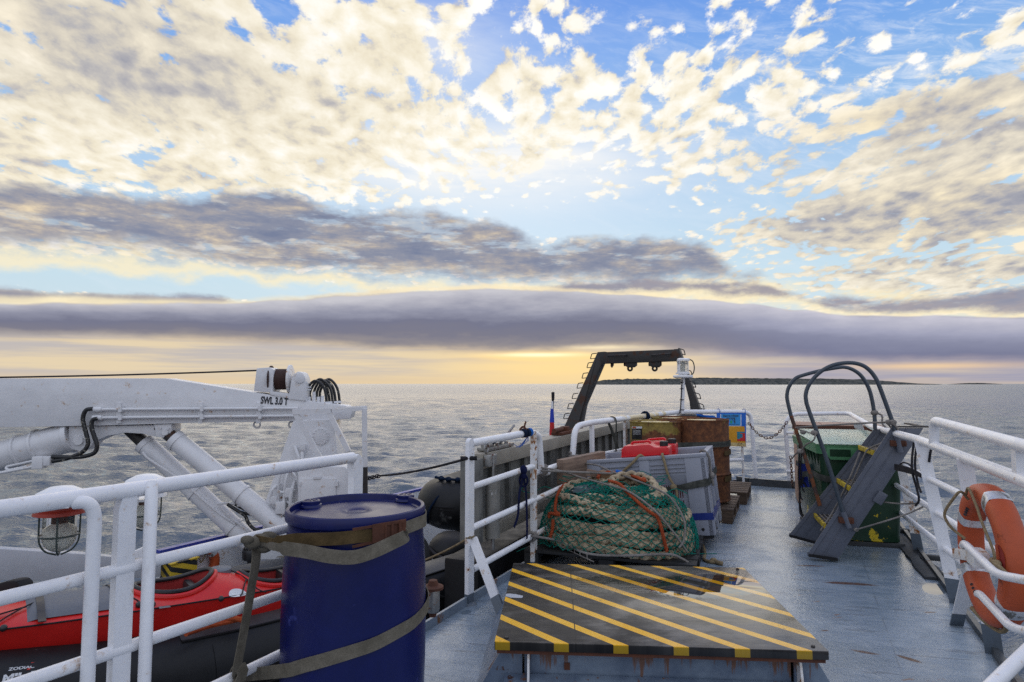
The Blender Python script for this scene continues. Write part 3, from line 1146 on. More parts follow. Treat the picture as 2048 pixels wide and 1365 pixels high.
# ---- guard rail beside the blue drum
gr = thing('guard_rail', 'white painted pipe guard rail beside the blue drum, in front of the red kayak', 'railing', (LR.pt(252, 1000).x, LR.pt(252, 1000).y, 0))
MB().tube(line_on(LR, (-120, 1036.5), (705, 915.5)), 0.027, 14).build('top_rail', 'white_enamel', gr)
for a, c in (((-120, 1228), (700, 1026)), ((-120, 1422), (700, 1143)), ((-60, 1612), (700, 1241))):
    MB().tube(line_on(LR, a, c), 0.021, 12).build('rail', 'white_enamel', gr)
t0 = LR.pt(252, 985)
b = MB()
z1 = t0.z - 0.008
b.prism([t0 + LR.d * s + UP * dz for s, dz in ((-0.031, -0.05), (-0.018, -0.012), (0.031, -0.012))] + [Vector((t0.x + LR.d.x * s, t0.y + LR.d.y * s, 0.0)) for s in (0.031, -0.031)], LR.n * 0.03)
b.bm.transform(Matrix.Translation(-LR.n * 0.015))
b.build('post', 'white_enamel', gr)
t1 = LR.pt(712, 918)
b = MB()
b.prism([t1 + LR.d * s + UP * dz for s, dz in ((-0.036, -0.02), (-0.02, 0.014), (0.0, 0.024), (0.02, 0.014), (0.036, -0.02))] + [Vector((t1.x + LR.d.x * s, t1.y + LR.d.y * s, 0)) for s in (0.036, -0.036)], LR.n * 0.035)
b.bm.transform(Matrix.Translation(-LR.n * 0.018))
b.build('post', 'white_enamel', gr)
for px, bend in ((190, True), (303, False)):
    top = LR.pt(px, 1024 if bend else 990, 0.045)
    foot = Vector((top.x, top.y, 0))
    if bend:
        pts = rounded([LR.pt(148, 1006, 0.01), LR.pt(176, 1004, 0.04), top + UP * -0.0, foot], 0.05, 6)
    else:
        pts = [LR.pt(px, 968, 0.02), top, foot]
    MB().tube(pts, 0.0205, 12).build('removable_post', 'white_enamel', gr)

# ---- caged lamps hanging outside the rail


def cage_lamp(u, vtop, Y, red, label):
    c = at(u, vtop, Y)
    s = Y / 2.05 if False else 1.0
    t = thing('caged_lamp', label, 'lamp', (c.x, c.y, c.z - 0.19), 0, 'caged deck lamps')
    b = MB()
    b.lathe([(0.0, 0.048), (0.035, 0.044), (0.070, 0.026), (0.080, 0.008), (0.084, 0.0), (0.082, -0.006), (0.03, -0.008)], c, UP, 28)
    for k in range(6):
        a = k * math.pi / 3
        b.lathe([(0.006, 0.0), (0.006, 0.014)], c + V(math.cos(a) * 0.07, math.sin(a) * 0.07, 0), UP, 8)
    b.build('mount_plate', 'white_lamp', t)
    b = MB()
    b.lathe([(0.03, -0.006), (0.060, -0.010), (0.062, -0.026), (0.074, -0.032), (0.076, -0.042), (0.060, -0.046), (0.02, -0.046)], c, UP, 28)
    b.build('flange', 'lamp_red' if red else 'white_lamp', t)
    prof = [(0.048, -0.046)] + [(0.048, -0.06), (0.048, -0.10)] + [(0.048 * math.cos(a), -0.115 - 0.052 * math.sin(a)) for a in [i * math.pi / 16 for i in range(1, 9)]]
    MB().lathe(prof, c, UP, 24, caps=False).build('glass_globe', 'glass', t)
    b = MB()
    b.lathe([(0.016, -0.046), (0.016, -0.072), (0.013, -0.075)], c, UP, 12)
    b.build('socket', 'rust', t)
    b = MB()
    b.lathe([(0.012, -0.070), (0.026, -0.082), (0.040, -0.105), (0.042, -0.125), (0.034, -0.146), (0.016, -0.158), (0.002, -0.160)], c, UP, 18)
    b.build('bulb', 'bulb_white', t)
    b = MB()
    for k in range(4):
        a = k * math.pi / 2 + 0.5
        ca, sa = math.cos(a), math.sin(a)
        pts = [V(c.x + ca * r_, c.y + sa * r_, c.z + z_) for r_, z_ in ((0.056, -0.044), (0.055, -0.115), (0.050, -0.142), (0.034, -0.164), (0.006, -0.176))]
        b.tube(spline(pts, 4), 0.0030, 6)
    b.tube([c + V(0.056 * math.cos(i * math.pi / 12), 0.056 * math.sin(i * math.pi / 12), -0.112) for i in range(24)], 0.0030, 6, closed=True)
    b.build('cage', 'cage_green', t)
    # arm that carries the lamp off the rail
    q = LR.p + LR.d * (c - LR.p).dot(LR.d)
    rp = LR.pt(u, 1020 - 0.145 * u)
    b = MB()
    end = Vector((rp.x, rp.y, c.z + 0.004))
    b.beam(c + V(0, 0, 0.004), end + (end - c).normalized() * 0.01, 0.04, 0.008)
    b.build('bracket_arm', 'white_lamp', t)
    return t


cage_lamp(122, 1001, 2.10, True, 'caged deck lamp with a red flange hanging from the white guard rail')
cage_lamp(292, 972, 2.55, False, 'smaller looking caged lamp with a white flange hanging between two white posts')

# ---- blue plastic drum
DC = V(-0.664, 2.72, 0)
DR = 0.289
bd = thing('plastic_drum', 'tall dark blue plastic drum strapped to the white guard rail', 'drum', DC)
b = MB()
b.lathe([(0.02, 0.004), (0.270, 0.0), (0.282, 0.010), (0.288, 0.04), (0.290, 0.08), (0.286, 0.11), (0.291, 0.14), (0.296, 0.30), (0.297, 0.50), (0.293, 0.68), (0.285, 0.80), (0.279, 0.855), (0.277, 0.872),
         (0.280, 0.884), (0.2885, 0.890), (0.2905, 0.902), (0.2900, 0.918), (0.2860, 0.930), (0.2790, 0.934), (0.2725, 0.930), (0.2705, 0.918), (0.2690, 0.908), (0.262, 0.904), (0.20, 0.909), (0.10, 0.914), (0.05, 0.911), (0.04, 0.905), (0.0, 0.905)], DC, UP, 72, caps=False)
b.build('shell', 'blue_plastic', bd, 30)
for u, v in ((622, 1006), (811, 994)):
    c = atz(u, v, 0.925)
    b = MB()
    b.lathe([(0.050, -0.016), (0.046, -0.006), (0.040, -0.004), (0.040, 0.008), (0.037, 0.0115), (0.030, 0.012), (0.028, 0.008), (0.0, 0.008)], c, UP, 28, caps=False)
    for k in range(3):
        a = k * math.pi / 3
        b.box(c + V(0, 0, 0.0095), (0.052, 0.006, 0.004), (V(math.cos(a), math.sin(a), 0), V(-math.sin(a), math.cos(a), 0)))
    b.build('bung_cap', 'blue_plastic', bd)


def oncyl(u, v, c, r):
    d = ray(u, v)
    o = Vector((0, 0, CAMZ))
    ox, oy = o.x - c.x, o.y - c.y
    A = d.x * d.x + d.y * d.y
    B = 2 * (ox * d.x + oy * d.y)
    C_ = ox * ox + oy * oy - r * r
    disc = B * B - 4 * A * C_
    t = (-B - math.sqrt(max(0, disc))) / (2 * A)
    return o + d * t


def wrap(pts):
    """strap lying on the drum: pixel sightings -> points on its skin, side vectors"""
    P = [oncyl(u, v, DC, r) for u, v, r in pts]
    return spline(P, 6)


knot = LR.pt(524, 1083, 0.03)
low_knot = LR.pt(482, 1350, 0.02)
# upper strap with its ratchet
us = thing('ratchet_strap', 'brown webbing ratchet strap tied round the top of the blue drum', 'strap', (knot.x, knot.y, knot.z - 0.1))
P = [knot + V(-0.02, -0.02, 0.02), at(556, 1084, 2.48)] + [oncyl(u, v, DC, 0.302) for u, v in ((588, 1080), (630, 1079), (670, 1078), (712, 1074), (752, 1070))]
MB().strip(spline(P, 6), [0.022] * 6 + [0.048] * (len(spline(P, 6)) - 6), 0.005, UP).build('strap_band', 'webbing_brown', us)
P = [oncyl(u, v, DC, 0.300) for u, v in ((800, 1061), (818, 1054), (836, 1047), (850, 1041))]
ang0 = math.atan2(P[-1].y - DC.y, P[-1].x - DC.x)
back = [V(DC.x + math.cos(a) * 0.293, DC.y + math.sin(a) * 0.293, P[-1].z + 0.0 - 0.03 * k / 8) for k, a in enumerate([ang0 + 0.25 + i * 0.28 for i in range(9)])]
MB().strip(spline(P + back, 5), 0.05, 0.004, UP).build('strap_band', 'webbing', us)
P = [knot + V(0.0, -0.03, 0.0), at(560, 1096, 2.44), at(610, 1103, 2.40), at(660, 1113, 2.375), at(706, 1115, 2.38), at(745, 1104, 2.385), at(785, 1086, 2.40), at(811, 1073, 2.435), at(814, 1062, 2.45)]
MB().strip(spline(P, 7), [0.016] * 4 + [0.03] * 4 + [0.05] * (len(spline(P, 7)) - 8), 0.004, [V(0, 0.1, 1)] * len(spline(P, 7))).build('loose_tail', 'webbing', us)
b = MB()
c0, c1 = oncyl(705, 1078, DC, 0.325), oncyl(810, 1058, DC, 0.318)
b.beam(c0 + UP * 0.034, c1 + UP * 0.030, 0.004, 0.010)
b.beam(c0 - UP * 0.030, c1 - UP * 0.026, 0.004, 0.010)
for f in (0.62, 0.75, 0.9):
    p = c0.lerp(c1, f)
    b.tube([p + UP * 0.03, p - UP * 0.03], 0.006, 8)
b.beam(oncyl(745, 1068, DC, 0.312), oncyl(812, 1056, DC, 0.310), 0.003, 0.07)
b.build('ratchet', 'rust', us)
b = MB()
b.beam(c0 + UP * 0.037, c0 - UP * 0.037, 0.012, 0.016)
b.build('ratchet_handle', 'galv', us)
b = MB()
for k, (du, dv, r_) in enumerate(((0, 0, 0.040), (16, -6, 0.036), (-14, 4, 0.034), (6, 12, 0.036), (-26, -2, 0.024), (30, -3, 0.026))):
    q = LR.pt(520 + du, 1082 + dv, 0.035)
    b.ellipsoid(q, r_ * 1.15, r_ * 0.8, r_ * 0.72, 12, 8)
b.build('knot', 'webbing', us)
# tail hanging from the knot down to the lowest rail
P = [knot + V(-0.02, -0.01, 0.0), LR.pt(512, 1120, 0.045), LR.pt(502, 1180, 0.05), LR.pt(492, 1240, 0.05), LR.pt(481, 1300, 0.05), LR.pt(474, 1338, 0.045), LR.pt(476, 1352, 0.03)]
MB().strip(spline(P, 5), 0.042, 0.004, LR.d).build('hanging_tail', 'webbing', us)
# lower strap
ls = thing('lashing_strap', 'flat grey webbing strap crossing low over the front of the blue drum', 'strap', (low_knot.x, low_knot.y, low_knot.z - 0.05))
P = [LR.pt(470, 1352, 0.03), at(515, 1348, 2.66)] + [oncyl(u, v, DC, r_) for u, v, r_ in ((574, 1341, 0.306), (590, 1337, 0.304), (610, 1331, 0.302))] + [oncyl(u, v, DC, 0.301) for u, v in ((640, 1323), (700, 1305), (750, 1288), (800, 1262), (830, 1243), (850, 1220), (857, 1202))]
ang0 = math.atan2(P[-1].y - DC.y, P[-1].x - DC.x)
P += [V(DC.x + math.cos(a) * 0.303, DC.y + math.sin(a) * 0.303, P[-1].z + 0.015 * (k + 1)) for k, a in enumerate([ang0 + 0.2 + i * 0.3 for i in range(8)])]
S = spline(P, 6)
MB().strip(S, 0.050, 0.004, UP).build('strap_band', 'webbing', ls)
b = MB()
b.strip([LR.pt(478, 1330, 0.045), LR.pt(486, 1345, 0.05), LR.pt(478, 1366, 0.045), LR.pt(468, 1356, -0.03), LR.pt(472, 1336, -0.02)], 0.05, 0.006, LR.d, closed=True)
b.build('wrap', 'webbing', ls)

# ---- crane
CP = VPlane((-2.08, 6.5), 84.0)
cb = CP.pt(618, 1100)
cr = thing('deck_crane', 'white hydraulic deck crane with its folded boom marked SWL 3.0 T', 'crane', (cb.x, cb.y, -1.25))


def outl(pl, pts, off):
    return [pl.pt(u, v, off) for u, v in pts]


MB().prism(outl(CP, [(-160, 757), (329, 757), (520, 787), (640, 806), (692, 812), (705, 822), (700, 838), (640, 843), (578, 843), (400, 846), (190, 852), (-160, 858)], 0.14), CP.n * -0.28, 0.006).build('boom', 'white_crane', cr)
MB().prism(outl(CP, [(586, 842), (668, 838), (678, 935), (690, 1120), (520, 1120), (528, 1010), (545, 960)], 0.22), CP.n * -0.44, 0.015).build('column', 'white_crane', cr)
fl = MB()
c = CP.pt(641, 873, 0.225)
fl.lathe([(0.085, -0.005), (0.085, 0.008), (0.078, 0.011), (0.0, 0.011)], c, CP.n, 28)
for k in range(14):
    a = k * math.pi / 7
    fl.lathe([(0.007, 0.008), (0.006, 0.020)], c + (CP.d * math.cos(a) + UP * math.sin(a)) * 0.073, CP.n, 6)
fl.build('inspection_plate', 'white_crane', cr)
# column pipework, valves and hoses
pv = MB()
rnd = random.Random(5)
for u0, v0, u1, v1, u2, v2, r_ in ((590, 893, 597, 915, 600, 935, .016), (606, 890, 604, 920, 604, 960, .016), (575, 925, 560, 950, 555, 1010, .012), (585, 925, 572, 960, 566, 1030, .014), (560, 968, 545, 980, 540, 1010, .014),
                                   (590, 960, 582, 990, 580, 1040, .018), (572, 940, 590, 950, 600, 985, .010), (548, 975, 565, 985, 590, 980, .010), (570, 1000, 585, 1010, 596, 1004, .012), (556, 1040, 575, 1020, 596, 1030, .010)):
    pv.tube(spline([CP.pt(u0, v0, 0.24), CP.pt(u1, v1, 0.30), CP.pt(u2, v2, 0.27)], 6), r_, 8)
for u, v, s in ((578, 985, .07), (562, 1015, .09), (548, 1000, .06), (590, 1015, .07), (545, 1035, .05), (574, 1045, .08), (606, 895, .05)):
    pv.box(CP.pt(u, v, 0.28), (s, s * 0.8, s * 1.3), (CP.d, CP.n), 0.008)
pv.lathe([(0.05, -0.08), (0.055, 0.0), (0.03, 0.05), (0.0, 0.055)], CP.pt(558, 1050, 0.28), UP, 14)
pv.build('valve_pipework', 'white_crane', cr)
b = MB()
b.prism(outl(CP, [(596, 945), (612, 934), (690, 934), (702, 946), (702, 1060), (596, 1060)], 0.48), CP.n * -0.26, 0.01)
b.build('control_locker', 'white_crane', cr)
b = MB()
b.prism(outl(CP, [(602, 957), (672, 957), (672, 1050), (602, 1050)], 0.482), CP.n * 0.014, 0.004)
for v in (968, 1020):
    b.box(CP.pt(673, v, 0.494), (0.03, 0.02, 0.045), (CP.d, CP.n))
    b.box(CP.pt(600, v, 0.494), (0.02, 0.02, 0.03), (CP.d, CP.n))
b.box(CP.pt(634, 956, 0.50), (0.07, 0.02, 0.02), (CP.d, CP.n))
b.build('locker_door', 'white_crane', cr)
# boom pipes and clamps
for ya, yb in ((819.5, 817), (836, 832)):
    b = MB()
    b.tube([CP.pt(186, ya, 0.175), CP.pt(596, yb, 0.175)], 0.015, 10)
    b.tube([CP.pt(186, ya, 0.175), CP.pt(204, ya - .2, 0.175)], 0.026, 10)
    b.build('hydraulic_pipe', 'white_crane', cr)
for u in (238, 401, 517):
    b = MB()
    b.beam(CP.pt(u, 806, 0.15), CP.pt(u, 847, 0.15), 0.04, 0.02, CP.n)
    for v in (819, 835):
        b.box(CP.pt(u + 4, v - (u - 238) * 0.008, 0.175), (0.03, 0.055, 0.05), (CP.d, CP.n))
    b.build('pipe_clamp', 'white_crane', cr)
for u, v in ((514, 850), (584, 850)):
    c = CP.pt(u, v, 0.0)
    MB().tube([c + (CP.d * math.cos(i * math.pi / 9) + UP * math.sin(i * math.pi / 9)) * 0.032 for i in range(18)], 0.009, 8, closed=True).build('shackle', 'white_crane', cr)
p0, p1 = CP.pt(521, 807, 0.1425), CP.pt(568, 810, 0.1425)
text_mesh('SWL 3.0 T', 0.098, p0, p1 - p0, UP, 'letter_black', 'lettering', cr, 0.0006, bold=0.004, sx=0.62)
# winch on the boom
b = MB()
b.prism(outl(CP, [(513, 737), (538, 735), (548, 740), (545, 786), (507, 783)], 0.13), CP.n * -0.30, 0.01)
b.build('winch_motor', 'white_crane', cr)
b = MB()
a0, a1 = CP.pt(541, 759, 0.02), CP.pt(580, 759, 0.02)
ax = (a1 - a0).normalized()
L = (a1 - a0).length
b.lathe([(0.14, 0.0), (0.14, 0.012), (0.105, 0.016)] + [(0.105 + 0.003 * (k % 2), 0.016 + (L - 0.03) * k / 24) for k in range(25)] + [(0.105, L - 0.012), (0.14, L - 0.01), (0.14, L)], a0, ax, 26)
b.build('winch_drum', 'winch_rust', cr)
b = MB()
b.lathe([(0.15, 0.0), (0.15, 0.02), (0.13, 0.028), (0.0, 0.028)], a1 - ax * 0.008, ax, 26)
b.build('drum_flange', 'rusty_enamel', cr)
b = MB()
b.prism(outl(CP, [(576, 799), (582, 762), (586, 750), (596, 743), (605, 746), (610, 756), (612, 768), (612, 802)], 0.16), CP.n * -0.24, 0.012)
b.prism(outl(CP, [(540, 783), (612, 792), (612, 804), (540, 790)], 0.15), CP.n * -0.28, 0.004)
b.lathe([(0.05, 0), (0.05, 0.012), (0.02, 0.018), (0, 0.018)], CP.pt(600, 757, 0.16), CP.n, 18)
b.build('winch_cheek', 'white_crane', cr)
b = MB()
b.tube(sag(CP.pt(-160, 757, 0.0), CP.pt(548, 740, 0.0), 0.015, 14), 0.0085, 6)
b.build('winch_wire', 'rope_dark', cr)
# black hose loops behind the winch
for k, (u0, vt, u1) in enumerate(((612, 763, 652), (620, 760, 664), (634, 762, 670), (640, 760, 678), (628, 764, 658))):
    o = 0.02 - k * 0.05
    MB().tube(spline([CP.pt(u0 + 2, 805, o), CP.pt(u0, 785, o), CP.pt((u0 * 2 + u1) / 3 - 2, vt + 3, o), CP.pt((u0 + u1) / 2 + 2, vt, o), CP.pt(u1 - 4, 776, o), CP.pt(u1 + 1, 805, o), CP.pt(u1 - 2, 832, o), CP.pt(u1 - 16, 852, o)], 6), 0.014, 8).build('hose', 'hose_black', cr)
b = MB()
b.beam(CP.pt(648, 806, 0.05), CP.pt(681, 804, -0.12), 0.03, 0.02)
for u, v in ((628, 790), (618, 800), (637, 800), (645, 798)):
    b.tube([CP.pt(u, v - 6, 0.06), CP.pt(u, v + 14, 0.06)], 0.018, 8)
b.tube([CP.pt(612, 775, 0.1), CP.pt(622, 775, 0.1), CP.pt(622, 780, 0.1), CP.pt(612, 780, 0.1)], 0.006, 6)
b.build('hose_clamp', 'white_crane', cr)
# underside: clevis web, lifting cylinders
b = MB()
b.prism(outl(CP, [(137, 853), (346, 850), (343, 868), (336, 873), (312, 874), (286, 868), (250, 866), (215, 872), (188, 884), (178, 898), (160, 903), (144, 899), (137, 885)], 0.09), CP.n * -0.18, 0.006)
b.lathe([(0.045, 0), (0.045, 0.02), (0.0, 0.02)], CP.pt(158, 881, 0.09), CP.n, 20)
b.build('clevis_web', 'white_crane', cr)
b = MB()
b.prism(outl(CP, [(308, 849), (343, 848), (343, 862), (338, 871), (326, 876), (312, 874)], 0.115), CP.n * -0.23, 0.008)
b.lathe([(0.035, 0), (0.03, 0.02), (0.0, 0.02)], CP.pt(331, 865, 0.115), CP.n, 16)
for u, v in ((322, 857), (338, 858)):
    b.lathe([(0.01, 0), (0.01, 0.02)], CP.pt(u, v, 0.115), CP.n, 6)
b.build('clevis_head', 'white_crane', cr)


def cylinder(name, a, bb, r_, rod, rod_mat='black_iron', collar=()):
    a, bb = Vector(a), Vector(bb)
    d = bb - a
    o = MB().tube([a + d * rod, bb], r_, 20).build(name, 'white_crane', cr, 50)
    if rod > 0:
        MB().tube([a, a + d * (rod + 0.01)], r_ * 0.66, 16).build('piston_rod', rod_mat, o)
    MB().tube([a + d * rod, a + d * (rod + 0.03)], r_ * 1.08, 20).build('collar', 'white_crane', o)
    for f in collar:
        cb_ = MB().tube([a + d * f, a + d * (f + 0.015)], r_ * 1.1, 18)
        cb_.box(a + d * f - UP * r_ * 1.1, (0.05, 0.05, 0.04), (CP.d, CP.n), 0.006)
        cb_.build('collar', 'white_crane', o)
    return o


cylinder('lifting_cylinder', CP.pt(258, 858, -0.10), CP.pt(500, 1085, 0.02), 0.095, 0.125, collar=(0.55, 0.86))
cylinder('lifting_cylinder', CP.pt(318, 853, 0.04), CP.pt(618, 1100, 0.30), 0.095, 0.105, collar=(0.55,))
cylinder('jib_cylinder', CP.pt(150, 872, 0.0), CP.pt(-170, 958, -0.05), 0.148, 0.0, collar=(0.22, 0.33))
b = MB()
b.tube([CP.pt(-170, 978, 0.12), CP.pt(60, 935, 0.12), CP.pt(84, 928, 0.12)], 0.015, 8)
b.tube(spline([CP.pt(84, 918, 0.10), CP.pt(40, 928, 0.10), CP.pt(14, 934, 0.10), CP.pt(20, 940, 0.12), CP.pt(60, 932, 0.12)], 6), 0.012, 8)
b.box(CP.pt(80, 925, 0.12), (0.10, 0.10, 0.12), (CP.d, CP.n), 0.012)
b.box(CP.pt(96, 922, 0.12), (0.08, 0.08, 0.09), (CP.d, CP.n), 0.012)
b.build('check_valve', 'white_crane', cr)
for pts in ([(186, 818), (172, 821), (166, 836), (168, 852), (173, 870), (176, 888), (168, 902), (150, 912), (128, 919), (104, 923)],
            [(196, 837), (186, 840), (183, 854), (188, 872), (194, 890), (190, 905), (174, 912), (150, 915), (104, 914)]):
    MB().tube(spline([CP.pt(u, v, 0.19) for u, v in pts], 5), 0.020, 10).build('hose', 'hose_black', cr)
b = MB()
for pts in ([(285, 905), (300, 920), (360, 960), (430, 1020), (470, 1048)], [(350, 900), (380, 925), (440, 978), (500, 1030)], [(434, 1008), (462, 1008), (500, 1020), (545, 1060)], [(440, 1012), (460, 1035), (478, 1048), (505, 1070)]):
    b.tube(spline([CP.pt(u, v, 0.10) for u, v in pts], 5), 0.011, 6)
b.build('cylinder_pipe', 'white_crane', cr)
b = MB()
b.tube(spline([CP.pt(u, v, 0.16) for u, v in ((455, 1009), (475, 1022), (490, 1032), (496, 1045), (508, 1058), (526, 1060), (538, 1052))], 6), 0.017, 8)
b.tube(spline([CP.pt(u, v, 0.14) for u, v in ((470, 1010), (490, 1020), (506, 1022), (504, 1030), (480, 1024))], 6), 0.012, 8)
b.build('hose', 'hose_black', cr)

# ---- angle iron boom rest in front of the crane column
FP = VPlane(CP.p + CP.n * 0.62, 84.0)
fr = thing('boom_rest', 'white angle steel frame standing in front of the crane column', 'frame', (FP.pt(700, 1000).x, FP.pt(700, 1000).y, -1.25))


def bar(name, a, c, w, mat='white_crane', off=0.0, off2=None):
    MB().beam(FP.pt(*a, off), FP.pt(*c, off if off2 is None else off2), w, w, FP.n).build(name, mat, fr)


bar('top_bar', (586, 824), (662, 822), 0.05)
bar('top_bar', (662, 822), (733, 817), 0.035, off=0.0, off2=-0.2)
bar('top_bar', (588, 822), (733, 815), 0.03, off=-0.3, off2=-0.2)
bar('brace', (591, 827), (641, 918), 0.045)
bar('brace', (658, 826), (697, 903), 0.045)
bar('leg', (698, 902), (699, 1000), 0.032)
bar('leg', (666, 832), (666, 922), 0.03, off=-0.3)
bar('leg', (729, 818), (730, 934), 0.046, off=-0.18)
bar('leg', (730, 934), (731, 1120), 0.047, 'black_iron', off=-0.18)
bar('leg', (699, 1000), (700, 1140), 0.034)
bar('cross_bar', (645, 902), (668, 902), 0.028, off=-0.3)

# ---- ship's bulwark beyond the boats
BW = VPlane((-3.24, 5.85), 29.0)
bwl = thing('bulwark', 'white steel bulwark with a blue capping, beyond the inflatable boat', 'bulwark', (BW.pt(450, 1090).x, BW.pt(450, 1090).y, -1.25))
pA, pB = BW.pt(250, 1119.5), BW.pt(1080, 921)
zc = BW.pt(450, 1071).z
s0 = BW.pt(318, 1100)
e0 = Vector((s0.x + BW.d.x * 10.5, s0.y + BW.d.y * 10.5, 0))
s0.z = 0
mid = (s0 + e0) / 2
b = MB()
b.box((mid.x, mid.y, (zc - 1.25) / 2 - 0.01), (10.5, 0.05, zc + 1.25 - 0.02), (BW.d, -BW.n))
b.build('plate', 'white_enamel', bwl)
b = MB()
b.box((mid.x, mid.y, zc - 0.005), (10.52, 0.07, 0.03), (BW.d, -BW.n))
b.build('capping', 'cap_blue', bwl)
for s in (1.0, 2.2, 3.4, 4.6, 5.8, 7.0):
    p = s0 + BW.d * s + BW.n * 0.09
    b = MB()
    b.prism([Vector((p.x, p.y, -1.25)) + BW.n * 0.12, Vector((p.x, p.y, -1.25)) - BW.n * 0.064, Vector((p.x, p.y, zc - 0.03)) - BW.n * 0.064, Vector((p.x, p.y, zc - 0.03))], BW.d * 0.012)
    b.build('stay', 'white_enamel', bwl)
pt = BW.pt(455, 1083, 0.028)
text_mesh('1.0', 0.075, pt, BW.d, UP, 'letter_black', 'lettering', bwl, 0.0006, bold=0.003)
b = MB()
b.box(BW.pt(432, 1083, 0.028), (0.10, 0.004, 0.035), (BW.d, -BW.n))
b.build('green_plate', 'sign_green', bwl)


def ring_buoy(name, label, c, axis, Rr, r_, mats_, up=UP, group=None):
    axis = Vector(axis).normalized()
    up = (Vector(up) - axis * Vector(up).dot(axis)).normalized()
    sd = axis.cross(up)
    t = thing(name, label, 'life ring', c - up * (Rr + r_), 0, group)
    def P_(a, ex=0.0):
        return c + (up * math.cos(a) + sd * math.sin(a)) * (Rr + ex)
    N = 64
    b = MB()
    vs = []
    for i in range(N):
        a = 2 * math.pi * i / N
        o = up * math.cos(a) + sd * math.sin(a)
        row = []
        for k in range(20):
            q = 2 * math.pi * k / 20
            cx, cz = math.cos(q), math.sin(q)
            sq = 0.86 + 0.14 * abs(math.cos(2 * q))      # slightly squared section
            row.append(c + o * (Rr + cx * r_ * 1.02 / sq * 0.92) + axis * cz * r_ * 0.92 / sq)
        row.append(row[0].copy())
        vs.append(row)
    b.grid(vs, closed_u=True)
    bmesh.ops.remove_doubles(b.bm, verts=b.bm.verts[:], dist=1e-5)
    b.build('ring', 'buoy_orange', t, 60)
    for a0 in mats_:
        b = MB()
        rows = []
        for i in range(9):
            a = a0 - 0.085 * 0.3 / Rr + 0.17 * 0.3 / Rr * i / 8
            o = up * math.cos(a) + sd * math.sin(a)
            row = []
            for k in range(25):
                q = 2 * math.pi * k / 24
                sq = 0.86 + 0.14 * abs(math.cos(2 * q))
                e = 1.0 + 0.025 * (0 < i < 8)
                row.append(c + o * (Rr + math.cos(q) * r_ * 1.02 / sq * 0.92 * e) + axis * math.sin(q) * r_ * 0.92 / sq * e)
            rows.append(row)
        b.grid(rows)
        b.build('reflective_band', 'reflective', t, 60)
    return t, P_, up, sd


c = BW.pt(402, 1130, 0.10)
t, P_, up_, sd_ = ring_buoy('life_ring', 'small orange and white life ring hung on the white bulwark beyond the kayak', c, BW.n, 0.145, 0.045, (0.5, 2.0, 3.9, 5.4))
b = MB()
b.tube(spline([P_(-0.5, 0.05) , P_(-0.2, -0.12), P_(0.3, -0.08), P_(0.7, 0.05)], 6), 0.006, 6)
b.build('grab_line', 'rope_tan', t)
b = MB()
q = BW.pt(358, 1140, 0.16)
b.box(q, (0.26, 0.16, 0.17), (BW.d, -BW.n), 0.012)
b.box(q + UP * 0.09, (0.28, 0.18, 0.014), (BW.d, -BW.n), 0.004)
tag(b.build('striped_box', 'hazard_small'), 'small box with yellow and black hazard stripes by the bulwark life ring', 'box')
b = MB()
q = BW.pt(505, 1118, 0.25)
b.lathe([(0.05, -0.25), (0.05, 0.0), (0.095, 0.0), (0.10, 0.02), (0.10, 0.08), (0.09, 0.10), (0.0, 0.105)], q, UP, 22)
tag(b.build('deck_vent', 'black_plastic'), 'round black mushroom vent standing before the white bulwark', 'vent')

# ---- grey steel beam lying over the bulwark end
b = MB()
q0, q1 = at(-120, 1124, 4.5), at(322, 1139, 5.7)
dv = (q1 - q0).normalized()
b.prism([q0 + UP * 0.115, q0 - UP * 0.125, q0.lerp(q1, 0.55) - UP * 0.115, q1 - UP * 0.065, q1 + UP * 0.065, q0.lerp(q1, 0.6) + UP * 0.10], dv.cross(UP) * -0.16, 0.006)
gb = b.build('steel_beam', 'grey_beam')
tag(gb, 'plain light grey steel box beam lying behind the red kayak', 'beam')
b = MB()
p = at(296, 1112, 5.6)
b.prism([p, p + V(-0.22, -0.06, 0.0), p + V(-0.03, 0, 0.085), p + V(0, 0, 0.085)], V(0.02, -0.05, 0))
b.build('end_lug', 'white_enamel', gb)

# ---- black pad at the left edge
b = MB()
pts = [at(u, v, 3.7) for u, v in ((-70, 1186), (-20, 1172), (10, 1163), (26, 1161), (36, 1167), (41, 1180), (42, 1198), (38, 1215), (-70, 1255))]
b.prism(pts, V(0.03, 0.08, 0.0), 0.02)
tag(b.build('padded_backrest', 'rubber_black'), 'rounded black padded backrest at the bow end of the red kayak', 'backrest')

# ---- inflatable boat with the kayak in it
BH = 45.3
bdir = V(math.sin(R(BH)), math.cos(R(BH)), 0)
bleft = V(-bdir.y, bdir.x, 0)
n0 = V(-2.70, 3.3, 0)
TR = 0.27


def boatpt(s, w, z):
    return n0 + bdir * s + bleft * w + UP * z


